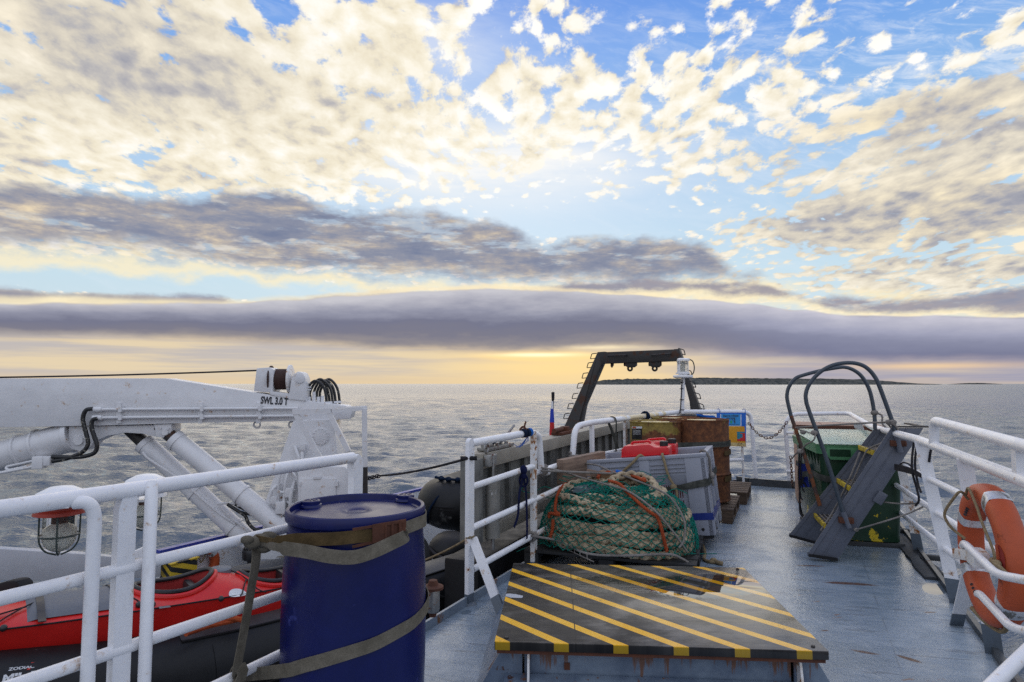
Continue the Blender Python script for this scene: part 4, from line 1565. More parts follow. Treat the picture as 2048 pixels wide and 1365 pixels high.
zb = thing('inflatable_boat', 'long black inflatable boat lying below the guard rail with a red kayak in it', 'boat', boatpt(1.5, 0.55, -1.2))
near = [boatpt(-2.2, 0.75, 0.12), boatpt(-1.6, 0.28, 0.0), boatpt(-0.8, 0.02, -0.12), boatpt(0, 0, -0.20), boatpt(0.6, 0, -0.29), boatpt(1.4, 0, -0.345), boatpt(2.4, 0, -0.325), boatpt(3.2, 0, -0.29), boatpt(3.45, 0.0, -0.29), boatpt(3.62, 0, -0.29), boatpt(3.7, 0, -0.29)]
sp = spline(near, 8)
rad = [TR] * len(sp)
for i in range(17):
    rad[-1 - i] = TR * (0.30 + 0.70 * min(1, (i / 16)) ** 0.6)
MB().tube(sp, TR, 28, radii=rad).build('side_tube', 'hypalon', zb)
farp = [boatpt(-2.2, 0.75, 0.12), boatpt(-1.7, 1.05, 0.0), boatpt(-0.8, 1.2, -0.16), boatpt(0, 1.2, -0.26), boatpt(1.2, 1.2, -0.31), boatpt(2.4, 1.2, -0.34), boatpt(3.6, 1.2, -0.36)]
MB().tube(spline(farp, 8), TR * 0.9, 24).build('side_tube', 'hypalon_grey', zb)
b = MB()
b.prism([boatpt(s, w, -0.52) for s, w in ((-1.4, 0.4), (3.3, 0.1), (3.3, 1.1), (-1.4, 0.9))], V(0, 0, 0.06))
b.build('floor', 'hypalon', zb)
b = MB()
b.prism([boatpt(s, w, -1.25) for s, w in ((0.3, 0.2), (0.6, 0.2), (0.6, 1.0), (0.3, 1.0))], V(0, 0, 0.73))
b.prism([boatpt(s, w, -1.25) for s, w in ((2.5, 0.2), (2.8, 0.2), (2.8, 1.0), (2.5, 1.0))], V(0, 0, 0.73))
b.build('cradle', 'plank_wood', zb)
# top strake, rubbing seam, patches
ZSP = [((p - n0).dot(bdir), p.z) for p in sp]
ZS, ZV = [q[0] for q in ZSP], [q[1] for q in ZSP]


def tube_pt(s, phi, ex=0.0):
    zc_ = float(np.interp(s, ZS, ZV))
    return boatpt(s, -math.cos(phi) * (TR + ex), zc_ + math.sin(phi) * (TR + ex))
b = MB()
rows = []
for i in range(31):
    s = 0.9 + 2.25 * i / 30
    rows.append([tube_pt(s, R(p_), 0.006) for p_ in (62, 72, 82, 92, 102, 112, 122)])
b.grid(rows)
b.build('top_strake', 'hypalon_grey', zb)
b = MB()
for p_ in (60, 124):
    b.tube([tube_pt(0.9 + 2.25 * i / 30, R(p_), 0.006) for i in range(31)], 0.008, 6)
b.tube([tube_pt(-0.6 + 3.8 * i / 30, R(-18), 0.002) for i in range(31)], 0.006, 6)
b.build('rubbing_seam', 'rubber_black', zb)
for s in (1.18, 2.92):
    MB().grid([[tube_pt(s - 0.12 + 0.24 * i / 6, R(p_), 0.004) for p_ in range(-6, 52, 6)] for i in range(7)]).build('patch', 'hypalon', zb)
# lifting strap across the boat, grab rope with knots
b = MB()
b.strip([tube_pt(3.02 + 0.0015 * (p_ + 40), R(p_), 0.012) for p_ in range(-60, 60, 6)], 0.05, 0.005, bdir)
b.build('lifting_strap', 'webbing', zb)
b = MB()
for s0_, s1_ in ((2.62, 2.98), (2.98, 3.3)):
    b.tube(spline([tube_pt(s0_, R(58), 0.02), tube_pt((s0_ * 2 + s1_) / 3, R(20), 0.015), tube_pt((s0_ + 2 * s1_) / 3, R(18), 0.015), tube_pt(s1_, R(58), 0.02)], 8), 0.013, 8)
    b.ellipsoid(tube_pt(s1_, R(60), 0.02), 0.03, 0.03, 0.035, 10, 6)
b.build('grab_rope', 'rubber_black', zb)
b = MB()
b.strip(spline([boatpt(2.05, 1.10, -0.04), boatpt(2.18, 0.72, 0.0), boatpt(2.3, 0.40, -0.05)], 6), 0.05, 0.006, bdir)
b.build('tie_down_strap', 'webbing', zb)


def text_on_tube(txt, size, s, phi, mat, sx=1.0, shear=0.0, bold=0.0):
    o = text_mesh(txt, size, (0, 0, 0), (1, 0, 0), (0, 1, 0), mat, 'lettering', None, 0.0, shear=shear, bold=bold, sx=sx)
    loc = o.location.copy()
    org = world_loc(zb)
    for v in o.data.vertices:
        q = v.co + loc
        v.co = tube_pt(s + q.x, phi + q.y / TR, 0.0025) - org
    o.location = (0, 0, 0)
    o.parent = zb
    return o


text_on_tube('ZODIAC', 0.024, 0.085, R(55), 'letter_white', 1.15, 0.25, 0.0006)
text_on_tube('MIL', 0.058, 0.055, R(42), 'letter_white', 1.0, 0.25, 0.003)
text_on_tube('PRO', 0.058, 0.165, R(42), 'letter_white', 1.0, 0.25, 0.003)
text_on_tube('/', 0.05, 0.165, R(54), 'letter_red', 1.0, 0.25, 0.004)
text_on_tube('MILPRO', 0.085, 2.92, R(24), 'letter_white', 0.80, 0.0, 0.002)

# white flag line / rope with hook on the tube
b = MB()
b.tube(spline([at(372, 1268, 3.75), at(420, 1252, 3.95), at(460, 1243, 4.0), at(492, 1236, 4.05)], 6), 0.016, 8)
b.tube(spline([at(452, 1240, 4.0), at(470, 1237, 4.0), at(488, 1243, 4.0), at(495, 1250, 3.98)], 6), 0.016, 8)
tag(b.build('orange_rope_end', 'rope_orange'), 'orange rope end lying on the black tube under the kayak', 'rope')

# ---- kayak
KH = 50.0
kd = V(math.sin(R(KH)), math.cos(R(KH)), -0.07).normalized()
kl = V(-math.cos(R(KH)), math.sin(R(KH)), 0)
kc = at(300, 1210, 4.0)
ky = thing('sea_kayak', 'red plastic two seat kayak resting on the black inflatable boat', 'kayak', (kc.x, kc.y, kc.z - 0.2))


def kp(x, y, z):
    return kc + kd * x + kl * y + UP * z


KL0, KL1 = -1.9, 1.55


def kw(x):
    f = (x - KL0) / (KL1 - KL0)
    return 0.255 * max(0.02, (math.sin(math.pi * min(1, max(0, f)) ** 0.85)) ** 0.55)


def ktop(x, y):
    f = (x - KL0) / (KL1 - KL0)
    w = kw(x)
    q = min(1, abs(y) / w)
    crown = 0.06 * (1 - q * q)
    bumpc = 0.05 * math.exp(-((x - 0.36) / 0.16) ** 2) * (1 - q * q) + 0.03 * math.exp(-((x - 1.0) / 0.2) ** 2) * (1 - q)
    return 0.045 + crown + bumpc + 0.10 * (max(0, -x - 0.5) / 1.4) ** 2


CK = [(0.13, 0.22, 0.155), (0.74, 0.20, 0.15)]


def in_cockpit(x, y, e=1.0):
    return any(((x - cx) / (a_ * e)) ** 2 + (y / (b_ * e)) ** 2 < 1 for cx, a_, b_ in CK)


b = MB()
nx, ny = 150, 30
grid = [[None] * (ny + 1) for _ in range(nx + 1)]
for i in range(nx + 1):
    x = KL0 + (KL1 - KL0) * i / nx
    for j in range(ny + 1):
        y = kw(x) * (-1 + 2 * j / ny)
        grid[i][j] = b.bm.verts.new(kp(x, y, ktop(x, y)))
for i in range(nx):
    x = KL0 + (KL1 - KL0) * (i + 0.5) / nx
    for j in range(ny):
        y = kw(x) * (-1 + 2 * (j + 0.5) / ny)
        if not in_cockpit(x, y, 0.97):
            b.bm.faces.new((grid[i][j], grid[i + 1][j], grid[i + 1][j + 1], grid[i][j + 1]))
# hull underneath
rows = []
for i in range(nx + 1):
    x = KL0 + (KL1 - KL0) * i / nx
    w = kw(x)
    rk = 0.10 * (max(0, -x - 0.5) / 1.4) ** 2
    keel = -0.25 + 0.22 * (max(0, -x - 0.35)) ** 2
    row = []
    for k in range(17):
        q = -1 + 2 * k / 16
        prof = 1 - abs(q) ** 3.2
        row.append(kp(x, w * q * (1.02 if 0 < k < 16 else 1), 0.045 + rk + (keel - 0.045 - rk) * prof))
    rows.append(row)
b.grid(rows)
bmesh.ops.remove_doubles(b.bm, verts=b.bm.verts[:], dist=2e-4)
b.build('hull', 'kayak_red', ky, 60)
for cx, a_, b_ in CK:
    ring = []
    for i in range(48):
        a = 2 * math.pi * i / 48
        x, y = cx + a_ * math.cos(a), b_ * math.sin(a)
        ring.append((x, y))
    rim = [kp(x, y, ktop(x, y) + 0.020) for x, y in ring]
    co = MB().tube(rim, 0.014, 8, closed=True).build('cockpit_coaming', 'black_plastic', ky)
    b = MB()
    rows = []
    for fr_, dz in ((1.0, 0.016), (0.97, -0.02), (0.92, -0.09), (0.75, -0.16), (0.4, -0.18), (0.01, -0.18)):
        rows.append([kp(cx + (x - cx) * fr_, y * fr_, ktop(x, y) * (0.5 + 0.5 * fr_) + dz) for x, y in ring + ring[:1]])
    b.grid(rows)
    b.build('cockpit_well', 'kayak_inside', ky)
    b = MB()
    b.box(kp(cx + 0.10, 0, 0.02), (0.05, 0.26, 0.16), (kd, kl), 0.02)
    b.box(kp(cx - 0.01, 0, -0.06), (0.22, 0.26, 0.04), (kd, kl), 0.015)
    b.build('seat', 'black_plastic', ky)
    # raised red lip beside the coaming
    b = MB()
    half = [(cx + (a_ + 0.022) * math.cos(a), (b_ + 0.022) * math.sin(a)) for a in [math.pi + i * math.pi / 20 for i in range(21)]]
    b.tube([kp(x, y, ktop(x, y) + 0.004) for x, y in half], 0.017, 8)
    b.build('coaming_lip', 'kayak_red', ky)
b = MB()
for sgn in (-1, 1):
    b.tube([kp(KL0 + 0.1 + (KL1 - KL0 - 0.2) * i / 60, sgn * (kw(KL0 + 0.1 + (KL1 - KL0 - 0.2) * i / 60) + 0.001), 0.047 + 0.10 * (max(0, -(KL0 + 0.1 + (KL1 - KL0 - 0.2) * i / 60) - 0.5) / 1.4) ** 2) for i in range(61)], 0.005, 6)
b.build('seam_line', 'rubber_black', ky)
b = MB()
rows = []
for i in range(13):
    x = -0.62 + 0.48 * i / 12
    rows.append([kp(x, y, ktop(x, y) + 0.022 * (0 < i < 12) * (1 if abs(y) < 0.2 else 0.4)) for y in [-0.22 + 0.44 * j / 10 for j in range(11)]])
b.grid(rows)
b.build('hatch_cover', 'grey_cover', ky)
b = MB()
for x in (-0.56, -0.2):
    b.strip([kp(x, y, ktop(x, y) + 0.028) for y in [-0.29 + 0.58 * j / 12 for j in range(13)]], 0.035, 0.005, kd)
b.build('hatch_strap', 'black_plastic', ky)
for (xa, ya), (xb_, yb_) in (((-0.95, -0.24), (-0.66, 0.1)), ((-0.95, -0.24), (-0.62, -0.1)), ((-0.8, 0.2), (-0.3, -0.2)), ((-0.3, 0.22), (-0.75, -0.22)), ((-0.05, -0.27), (-0.32, 0.2)), ((0.62, -0.27), (0.45, 0.1)), ((0.46, -0.27), (0.60, 0.0))):
    b = MB()
    b.tube([kp(xa + (xb_ - xa) * i / 10, ya + (yb_ - ya) * i / 10, ktop(xa + (xb_ - xa) * i / 10, ya + (yb_ - ya) * i / 10) + 0.014) for i in range(11)], 0.0045, 6)
    b.build('deck_cord', 'rubber_black', ky)
for x, y in ((-0.72, -0.27), (-0.10, -0.22), (-0.03, -0.23), (-0.70, 0.1), (0.34, -0.28), (-0.52, 0.2)):
    q = kp(x, y, ktop(x, y) + 0.014)
    MB().ellipsoid(q, 0.018, 0.018, 0.018, 10, 8).build('cord_knob', 'black_plastic', ky)
x = 0.42
b = MB()
q = kp(0.42, 0.06, ktop(0.42, 0.06))
b.lathe([(0.075, -0.01), (0.075, 0.016), (0.066, 0.022), (0.0, 0.022)], q, UP, 24)
b.build('day_hatch', 'grey_cover', ky)
b = MB()
x0, y0 = 0.46, -0.215
rows = [[kp(x0 + 0.055 * math.cos(a) * f, y0 + 0.036 * math.sin(a) * f, ktop(x0 + 0.055 * math.cos(a) * f, y0 + 0.036 * math.sin(a) * f) + 0.004) for a in [i * math.pi / 10 for i in range(21)]] for f in (1.0, 0.5, 0.01)]
b.grid(rows)
b.build('oval_badge', 'sticker', ky)
b = MB()
x0, y0 = -0.0, -0.27
rows = [[kp(x0 + 0.06 * i, y0 + 0.03 * j, ktop(x0 + 0.06 * i, y0 + 0.03 * j) + 0.004) for i in (0, 0.5, 1)] for j in (0, 1)]
b.grid(rows)
b.build('badge', 'grey_cover', ky)

# ---- second inflatable, bow of it showing past the gangway wall
z2 = thing('inflatable_boat', 'black inflatable boat bow with rope lacing, propped up behind the white rail post', 'boat', (0.0, 7.6, -1.25))
cx2 = at(936, 1018, 6.6)
d2 = V(math.sin(R(25)), math.cos(R(25)), 0)
l2 = V(-d2.y, d2.x, 0)
def q2(s, w, z): return cx2 + d2 * s + l2 * w + UP * z
pth = [q2(2.6, -0.05, -0.05), q2(1.2, -0.05, 0.0), q2(0.5, 0.0, 0.0), q2(0.10, 0.04, 0.02), q2(-0.02, 0.20, 0.03), q2(0.12, 0.40, 0.02), q2(0.5, 0.50, 0), q2(1.2, 0.55, 0), q2(2.6, 0.55, -0.05)]
S2 = spline(pth, 8)
MB().tube(S2, 0.255, 24).build('bow_tube', 'hypalon', z2)
b = MB()
b.prism([q2(s, w, -0.30) for s, w in ((0.3, 0.1), (2.4, 0.05), (2.4, 0.45), (0.3, 0.40))], V(0, 0, 0.08))
b.prism([q2(s, w, -0.42) for s, w in ((0.25, 0.2), (2.4, 0.12), (2.4, 0.40), (0.25, 0.3))], V(0, 0, 0.13))
b.build('floor', 'rubber_black', z2)
b = MB()
tops = [p + UP * 0.255 - (q2(0.6, 0.24, 0) - p).normalized() * 0.03 for p in S2]
lace = []
for i in range(0, 40, 2):
    lace.append(tops[i] + UP * (-0.012 if (i // 2) % 2 else 0.004) - (q2(0.6, 0.24, 0) - tops[i]).normalized() * (0.085 if (i // 2) % 2 else 0.02))
b.tube(spline(lace, 5), 0.014, 7)
for p in lace[::2]:
    b.ellipsoid(p, 0.035, 0.035, 0.028, 8, 6)
b.tube(spline([q2(-0.0, 0.12, 0.2), q2(-0.22, 0.2, 0.16), q2(-0.28, 0.3, 0.0), q2(-0.2, 0.36, -0.14)], 6), 0.013, 7)
b.build('lacing_rope', 'rope_navy', z2)
b = MB()
rows = []
for i in range(33):
    pass
seam = [p - (q2(0.6, 0.24, 0) - p).normalized() * 0.256 + UP * 0.01 for p in S2[:44]]
b.tube(seam, 0.012, 6)
b.tube([p + UP * -0.03 for p in seam], 0.006, 6)
b.build('rubbing_strake', 'rubber_black', z2)
b = MB()
p = q2(0.30, 0.02, 0)
o = V(-d2.x * 0.3 + d2.y, -d2.x - 0.0, 0).normalized()
rows = []
for i in range(4):
    rows.append([q2(0.26 + 0.05 * i, 0.05 - 0.012 * i, 0) + (V(d2.y, -d2.x, 0) * math.cos(a) + UP * math.sin(a)) * 0.262 for a in (0.75, 0.9, 1.05)])
b.grid(rows)
b.build('yellow_patch', 'tread_yellow', z2)
b = MB()
b.prism([q2(s, w, -0.42 - 0.002) for s, w in ((0.6, 0.05), (0.9, 0.05), (0.9, 0.45), (0.6, 0.45))], V(0, 0, -(q2(0, 0, -0.42).z + 1.25)))
b.build('cradle', 'black_iron', z2)
# outboard under a black cover and a winch fairlead under the bow
b = MB()
c = at(900, 1096, 6.0)
b.ellipsoid(c, 0.20, 0.26, 0.15, 20, 12)
b.prism([c + V(-0.10, -0.1, -0.05), c + V(0.10, -0.1, -0.05), c + V(0.08, 0.12, -0.05), c + V(-0.08, 0.12, -0.05)], V(0, 0, -(c.z + 1.2)), 0.01)
ob = b.build('outboard_motor', 'rubber_black')
tag(ob, 'black covered outboard motor standing between the two inflatable boats', 'outboard')
b = MB()
b.tube(spline([c + V(-0.19, -0.12, 0.04), c + V(-0.08, -0.27, 0.0), c + V(0.06, -0.27, -0.03), c + V(0.2, -0.1, 0.03)], 6), 0.014, 6)
b.build('tie_cord', 'rope_dark', ob)
sh = thing('rope_roller', 'rusty grey rope roller showing at the edge of the deck right of the blue drum', 'roller', at(866, 1200, 3.45))
c = at(866, 1195, 3.45)
MB().lathe([(0.032, -0.075), (0.036, -0.06), (0.036, 0.03), (0.03, 0.045)], c, UP, 16).build('roller', 'galv', sh)
MB().lathe([(0.03, 0.04), (0.056, 0.045), (0.056, 0.058), (0.03, 0.066), (0.022, 0.09), (0.0, 0.092)], c, UP, 16).build('top_flange', 'rust', sh)
MB().lathe([(0.0, -0.10), (0.018, -0.10), (0.022, -0.075), (0.0, -0.074)], c, UP, 12).build('pin', 'rust', sh)
MB().beam(c + V(-0.05, 0.05, 0.05), c + V(-0.05, 0.05, -0.35), 0.04, 0.04).build('bracket', 'black_iron', sh)
# ================================================================== middle of the deck
# ---- striped hatch board on its coaming
HA = R(-4.07)
hx = V(math.cos(HA), -math.sin(HA), 0) if False else V(math.cos(R(4.07)), -math.sin(R(4.07)), 0)
hy = V(math.sin(R(4.07)), math.cos(R(4.07)), 0)
HZ = 0.30
hc = [atz(1027, 1128, HZ), atz(1487, 1134, HZ), atz(1655, 1302, HZ), atz(988, 1284, HZ)]
hm = (hc[0] + hc[1] + hc[2] + hc[3]) / 4
HW = ((hc[1] - hc[0]).length + (hc[2] - hc[3]).length) / 2
HD = ((hc[3] - hc[0]).length + (hc[2] - hc[1]).length) / 2


def hatch_mat(t, p, pos):
    d = t.vm('SUBTRACT', pos, (hm.x, hm.y, 0))
    x = t.vm('DOT_PRODUCT', d, tuple(hx))
    y = t.vm('DOT_PRODUCT', d, tuple(hy))
    z = t.sep(pos)[2]
    q = atz(1065, 1128, HZ) - hm
    s0 = q.dot(hx) + q.dot(hy)
    per = 0.262
    f = t.m('FRACT', (x + y - s0) * (1 / per) + 100.13)
    stripe = t.m('MULTIPLY', t.sm(f, 0.0, 0.012), t.sm(f, 0.262, 0.25))
    n = t.noise(t.xyz(x * 1.5 + y * 1.0, y * 4.0 - x * 2.0, 0), 1.6, 7, 0.65)
    n2 = t.noise(t.xyz(x, y, 0), 2.6, 6, 0.6)
    n3 = t.noise(t.xyz(x * 9, y * 9, 0), 6.0, 5, 0.6)
    grain = t.noise(t.xyz(x * 1.2, y * 46, 0), 1.0, 4, 0.6)
    wear = t.sm(n * 0.55 + n2 * 0.40 + grain * 0.16 + x * 0.05, 0.48, 0.66)
    blk = t.mix(wear, (0.009, 0.009, 0.010, 1), (0.105, 0.097, 0.088, 1))
    yel = t.mix(t.sm(n2 * 0.6 + n3 * 0.4, 0.35, 0.7), rgb(232, 172, 20), rgb(246, 194, 60))
    yel = t.mix(wear * 0.15, yel, rgb(190, 150, 84))
    scuff = t.sm(n3 * 0.55 + n * 0.3 + n2 * 0.2, 0.60, 0.66)
    c = t.mix(stripe * (1.0 - scuff * 0.8), blk, yel)
    seam = t.sm(t.m('ABSOLUTE', x - (atz(1146, 1210, HZ) - hm).dot(hx)), 0.0035, 0.0015)
    c = t.mix(seam, c, (0.006, 0.006, 0.006, 1))
    # dried salt flakes
    def spot(u, v, a_, b_, ang):
        k = atz(u, v, HZ) - hm
        kx, ky_ = k.dot(hx), k.dot(hy)
        ca, sa = math.cos(ang), math.sin(ang)
        e1 = ((x - kx) * ca + (y - ky_) * sa) * (1 / a_)
        e2 = ((y - ky_) * ca - (x - kx) * sa) * (1 / b_)
        return e1 * e1 + e2 * e2 + (n3 - 0.5) * 1.5 + (n2 - 0.5) * 1.2
    fl = t.sm(spot(1026, 1192, 0.055, 0.030, -0.3), 1.0, 0.9)
    c = t.mix(fl * 0.8, c, rgb(196, 200, 208))
    # a sheet of rain water lying on the board
    pd = t.sm(spot(1415, 1172, 0.33, 0.19, 0.2) , 1.25, 0.9)
    pd2 = t.sm(spot(1230, 1168, 0.28, 0.16, 0.0), 1.2, 0.7)
    c = t.mix(t.m('MAXIMUM', pd, pd2 * 0.8) * 0.55, c, tuple(v * 0.4 for v in (0.02, 0.02, 0.022)) + (1,))
    c = t.mix(stripe * t.m('MAXIMUM', pd, pd2 * 0.8) * 0.8, c, rgb(214, 156, 24))
    side = t.sm(z, HZ - 0.002, HZ - 0.005)
    c = t.mix(side * 0.75, c, t.mix(stripe, (0.010, 0.010, 0.011, 1), rgb(120, 106, 30)))
    wz = t.sm(x * 0.9 - y * 0.25 + (n2 - 0.5) * 1.4 + (n - 0.5) * 1.0, -0.25, 0.45)
    rg = t.m('MAXIMUM', 0.40 + (n - 0.5) * 0.7 - wz * 0.22 - pd2 * 0.2 - pd * 0.6, 0.02)
    t.put(p.inputs['Base Color'], c)
    t.put(p.inputs['Roughness'], rg)
    t.put(p.inputs['Specular IOR Level'], t.m('MAXIMUM', 0.16 + wz * 0.34, pd * 0.5))
    bp = t.node('ShaderNodeBump')
    bp.inputs['Distance'].default_value = 0.003
    t.put(bp.inputs['Strength'], (1.0 - pd) * 0.35)
    t.put(bp.inputs['Height'], grain * 0.6 + n3 * 0.5)
    t.t.links.new(bp.outputs[0], p.inputs['Normal'])


material('hatch_board', hatch_mat)
ht = thing('deck_hatch', 'low deck hatch topped by a black board with yellow diagonal stripes', 'hatch', (hm.x, hm.y, 0), 0)


def hp(x, y, z):
    return V(hm.x, hm.y, 0) + hx * x + hy * y + UP * z


b = MB()
b.box(hp(0, 0, HZ - 0.019), (HW, HD, 0.038), (hx, hy), 0.0025)
b.build('striped_board', 'hatch_board', ht, 30)
b = MB()
for sx in (-1, 1):
    for sy in (-1, 1):
        b.lathe([(0.010, -0.002), (0.010, 0.004), (0.007, 0.007), (0, 0.007)], hp(sx * (HW / 2 - 0.05), sy * (HD / 2 - 0.04), HZ), UP, 6)
b.build('bolt', 'black_iron', ht)
b = MB()
b.box(hp(0, 0, HZ - 0.047), (HW - 0.02, HD - 0.02, 0.016), (hx, hy))
b.build('steel_rim', 'rust', ht)
b = MB()
iw, idp = HW / 2 - 0.13, HD / 2 - 0.09
zt = HZ - 0.056
T4 = [hp(-iw, -idp, zt), hp(iw, -idp, zt), hp(iw, idp, zt), hp(-iw, idp, zt)]
B4 = [hp(-iw - 0.0, -idp - 0.0, 0), hp(iw, -idp, 0), hp(iw, idp, 0), hp(-iw, idp, 0)]
for i in range(4):
    b.face([T4[i], T4[(i + 1) % 4], B4[(i + 1) % 4], B4[i]])
b.prism([hp(-iw - 0.09, -idp - 0.012, 0.12), hp(iw + 0.09, -idp - 0.012, 0.12), hp(iw + 0.09, -idp - 0.085, 0.10), hp(-iw - 0.09, -idp - 0.085, 0.10)], V(0, 0, 0.012))
b.build('coaming', 'coaming_paint', ht)
for sx in (-1, 1):          # flared end plates and the small stays under the board
    b = MB()
    b.prism([hp(sx * (iw + 0.01), -idp - 0.012, zt), hp(sx * (iw + 0.10), -idp - 0.012, zt), hp(sx * (iw + 0.24), -idp - 0.012, 0.0), hp(sx * (iw + 0.01), -idp - 0.012, 0.0)], hy * 0.012)
    b.prism([hp(sx * (iw + 0.10), -idp, zt), hp(sx * (iw + 0.24), -idp, 0), hp(sx * (iw + 0.24), idp, 0), hp(sx * (iw + 0.10), idp, zt)], hx * (-sx * 0.01))
    b.build('flared_side', 'coaming_paint', ht)
for sx in (-1, 1):
    b = MB()
    x = sx * (iw + 0.02) if sx > 0 else -iw + 0.015
    b.prism([hp(x, -idp - 0.014, zt), hp(x, -idp - 0.05, zt), hp(x, -idp - 0.10, 0.0), hp(x, -idp - 0.014, 0.0)], hx * 0.010)
    b.build('stay', 'rusty_enamel', ht)
b = MB()
b.box(hp(-0.40, -idp - 0.004, 0.165), (0.026, 0.006, 0.03), (hx, hy))
b.build('drain_hole', 'rust', ht)

# ---- rail section beside the hatch (posts A and B), stepped down to the long rail
RA = VPlane((-0.275, 4.25), 31.0)
ra = thing('guard_rail', 'rusty white guard rail section before the grey gangway wall, with a slanting brace', 'railing', (-0.06, 4.6, 0))


def flat_post(pl, u, vtop, w, th, off, parent, mat, foot=True, z0=0.0):
    t_ = pl.pt(u, vtop, off)
    b = MB()
    prof = [t_ + pl.d * (w / 2 * math.cos(a)) + UP * (w / 2 * math.sin(a) - w / 2) for a in [i * math.pi / 8 for i in range(9)]]
    f1, f0 = Vector((t_.x, t_.y, z0 + (0.07 if foot else 0))), None
    b.prism(prof + [f1 - pl.d * w / 2, f1 + pl.d * w / 2], pl.n * th)
    b.bm.transform(Matrix.Translation(-pl.n * th / 2))
    b.build('post', mat, parent)
    if foot:
        b = MB()
        p = Vector((t_.x, t_.y, z0 + 0.035))
        b.box(p, (w * 1.02, th * 1.1, 0.07), (pl.d, -pl.n))
        b.lathe([(w * 0.8, -0.035), (w * 0.6, -0.022), (w * 0.3, -0.018)], p, UP, 14)
        b.build('post_foot', 'foot_grey', parent)


flat_post(RA, 940, 877, 0.064, 0.03, 0.0, ra, 'white_enamel')
flat_post(RA, 1067, 862, 0.056, 0.03, 0.0, ra, 'rusty_enamel')
b = MB()
p0, p1 = RA.pt(946, 1078, 0.02), atz(999, 1217, 0.06)
pk = p0.lerp(p1, 0.84)
b.beam(p0, pk, 0.02, 0.058, V(0.3, 0.2, 0.9))
b.build('brace', 'white_enamel', ra)
b = MB()
b.beam(pk, p0.lerp(p1, 1.07), 0.023, 0.061, V(0.3, 0.2, 0.9))
b.build('brace_foot', 'foot_grey', ra)
e = RA.pt(1062, 865, -0.01)
pts = rounded([RA.pt(942, 887, 0.0), e, RA.pt(1078, 872, -0.02), RA.pt(1083, 948, -0.03), RA.pt(1096, 944, -0.03)], 0.06, 7)
MB().tube(pts, 0.027, 14).build('top_rail', 'white_enamel', ra)
for a, c, r_ in (((944, 974), (1066, 933), 0.0215), ((944, 1056), (1066, 1001), 0.0215), ((946, 1139), (1062, 1074), 0.0215)):
    MB().tube([RA.pt(*a), RA.pt(*c)], r_, 12).build('rail', 'white_enamel', ra)
MB().tube([RA.pt(1066, 1001), RA.pt(1125, 974)], 0.021, 12).build('rail', 'rusty_enamel', ra)
MB().tube([RA.pt(1062, 1074), RA.pt(1100, 1053)], 0.021, 12).build('rail', 'rusty_enamel', ra)
k1 = RA.pt(1086, 948, -0.03)
k2 = at(1142, 922, 6.2)
MB().tube([RA.pt(1066, 948, -0.03), k2], 0.024, 12).build('rail', 'white_enamel', ra)
b = MB()
c = RA.pt(1052, 866, 0.0)
ax = (RA.pt(1060, 865) - RA.pt(942, 887)).normalized()
for i, f in enumerate((-0.05, -0.035, 0.0, 0.018)):
    q = c + ax * f
    b.tube([q - ax * 0.010, q + ax * 0.010], 0.034, 12)
tag(b.build('cord_wrap', 'rope_navy'), 'navy cord wrapped round the top rail of the rusty white rail', 'cord')
b = MB()
for i in range(2):
    q = c + ax * (0.035 + 0.02 * i)
    b.tube([q - ax * 0.010, q + ax * 0.010], 0.033, 12)
for i in range(7):
    a = i * 0.9
    b.tube(spline([c + ax * 0.03 - UP * 0.03, c + ax * (0.02 - 0.02 * i) + V(0.01 * math.cos(a), 0, -0.06 - 0.006 * i), c + ax * (0.0 - 0.03 * i) + V(0, 0, -0.07 - 0.012 * (i % 3))], 5), 0.0022, 5)
tag(b.build('twine', 'rope_blue'), 'frayed light blue twine tied on the rail above the gangway wall', 'twine')
b = MB()
b.strip(spline([c - ax * 0.02 + V(0, -0.01, 0.02), c - ax * 0.02 + V(0, 0, 0.06), c - ax * 0.0 + V(0, 0, 0.085)], 4), 0.02, 0.004, ax)
b.strip(spline([c + ax * 0.0 + UP * 0.03, c - ax * 0.05 + UP * 0.05, c - ax * 0.10 + UP * 0.03], 4), 0.016, 0.004, UP)
b.tube([c - ax * 0.02 - UP * 0.034, c - ax * 0.02 + UP * 0.034], 0.02, 8)
tag(b.build('strap_end', 'rust'), 'brown strap end knotted over the rail top by the twine', 'strap')
# navy strap hanging on the second rail
b = MB()
c = RA.pt(1047, 940, 0.03)
b.ellipsoid(c, 0.03, 0.03, 0.035, 12, 8)
b.ellipsoid(c + UP * -0.045, 0.025, 0.025, 0.03, 12, 8)
b.tube([c + V(0.03 * math.cos(a), 0, -0.08 + 0.045 * math.sin(a)) for a in [i * math.pi / 8 for i in range(16)]], 0.008, 6, closed=True)
b.strip(spline([c + UP * -0.05, RA.pt(1039, 985, 0.03), RA.pt(1036, 1030, 0.02), RA.pt(1028, 1055, 0.02)], 5), 0.028, 0.003, RA.d)
b.strip(spline([c + UP * -0.05, RA.pt(1052, 985, 0.035), RA.pt(1054, 1040, 0.03), RA.pt(1054, 1078, 0.03)], 5), 0.026, 0.003, RA.d)
tag(b.build('navy_strap', 'webbing_navy'), 'navy blue strap knotted on the second rail and hanging down', 'strap')
# grey rope turns round the low rail and the pipe ends
def turns(c, ax, r_, n, rr, mat, label, pitch=None, tail=None):
    ax = Vector(ax).normalized()
    a = ax.orthogonal().normalized()
    bb = ax.cross(a)
    pitch = pitch or rr * 2.1
    pts = [c + ax * (pitch * (i / 14 - n / 2)) + (a * math.cos(2 * math.pi * i / 14) + bb * math.sin(2 * math.pi * i / 14)) * (r_ + rr) for i in range(int(n * 14) + 1)]
    m = MB().tube(pts, rr, 7)
    if tail:
        m.tube(spline([pts[-1]] + tail, 6), rr, 7)
    return tag(m.build('rope_lashing', mat), label, 'rope')


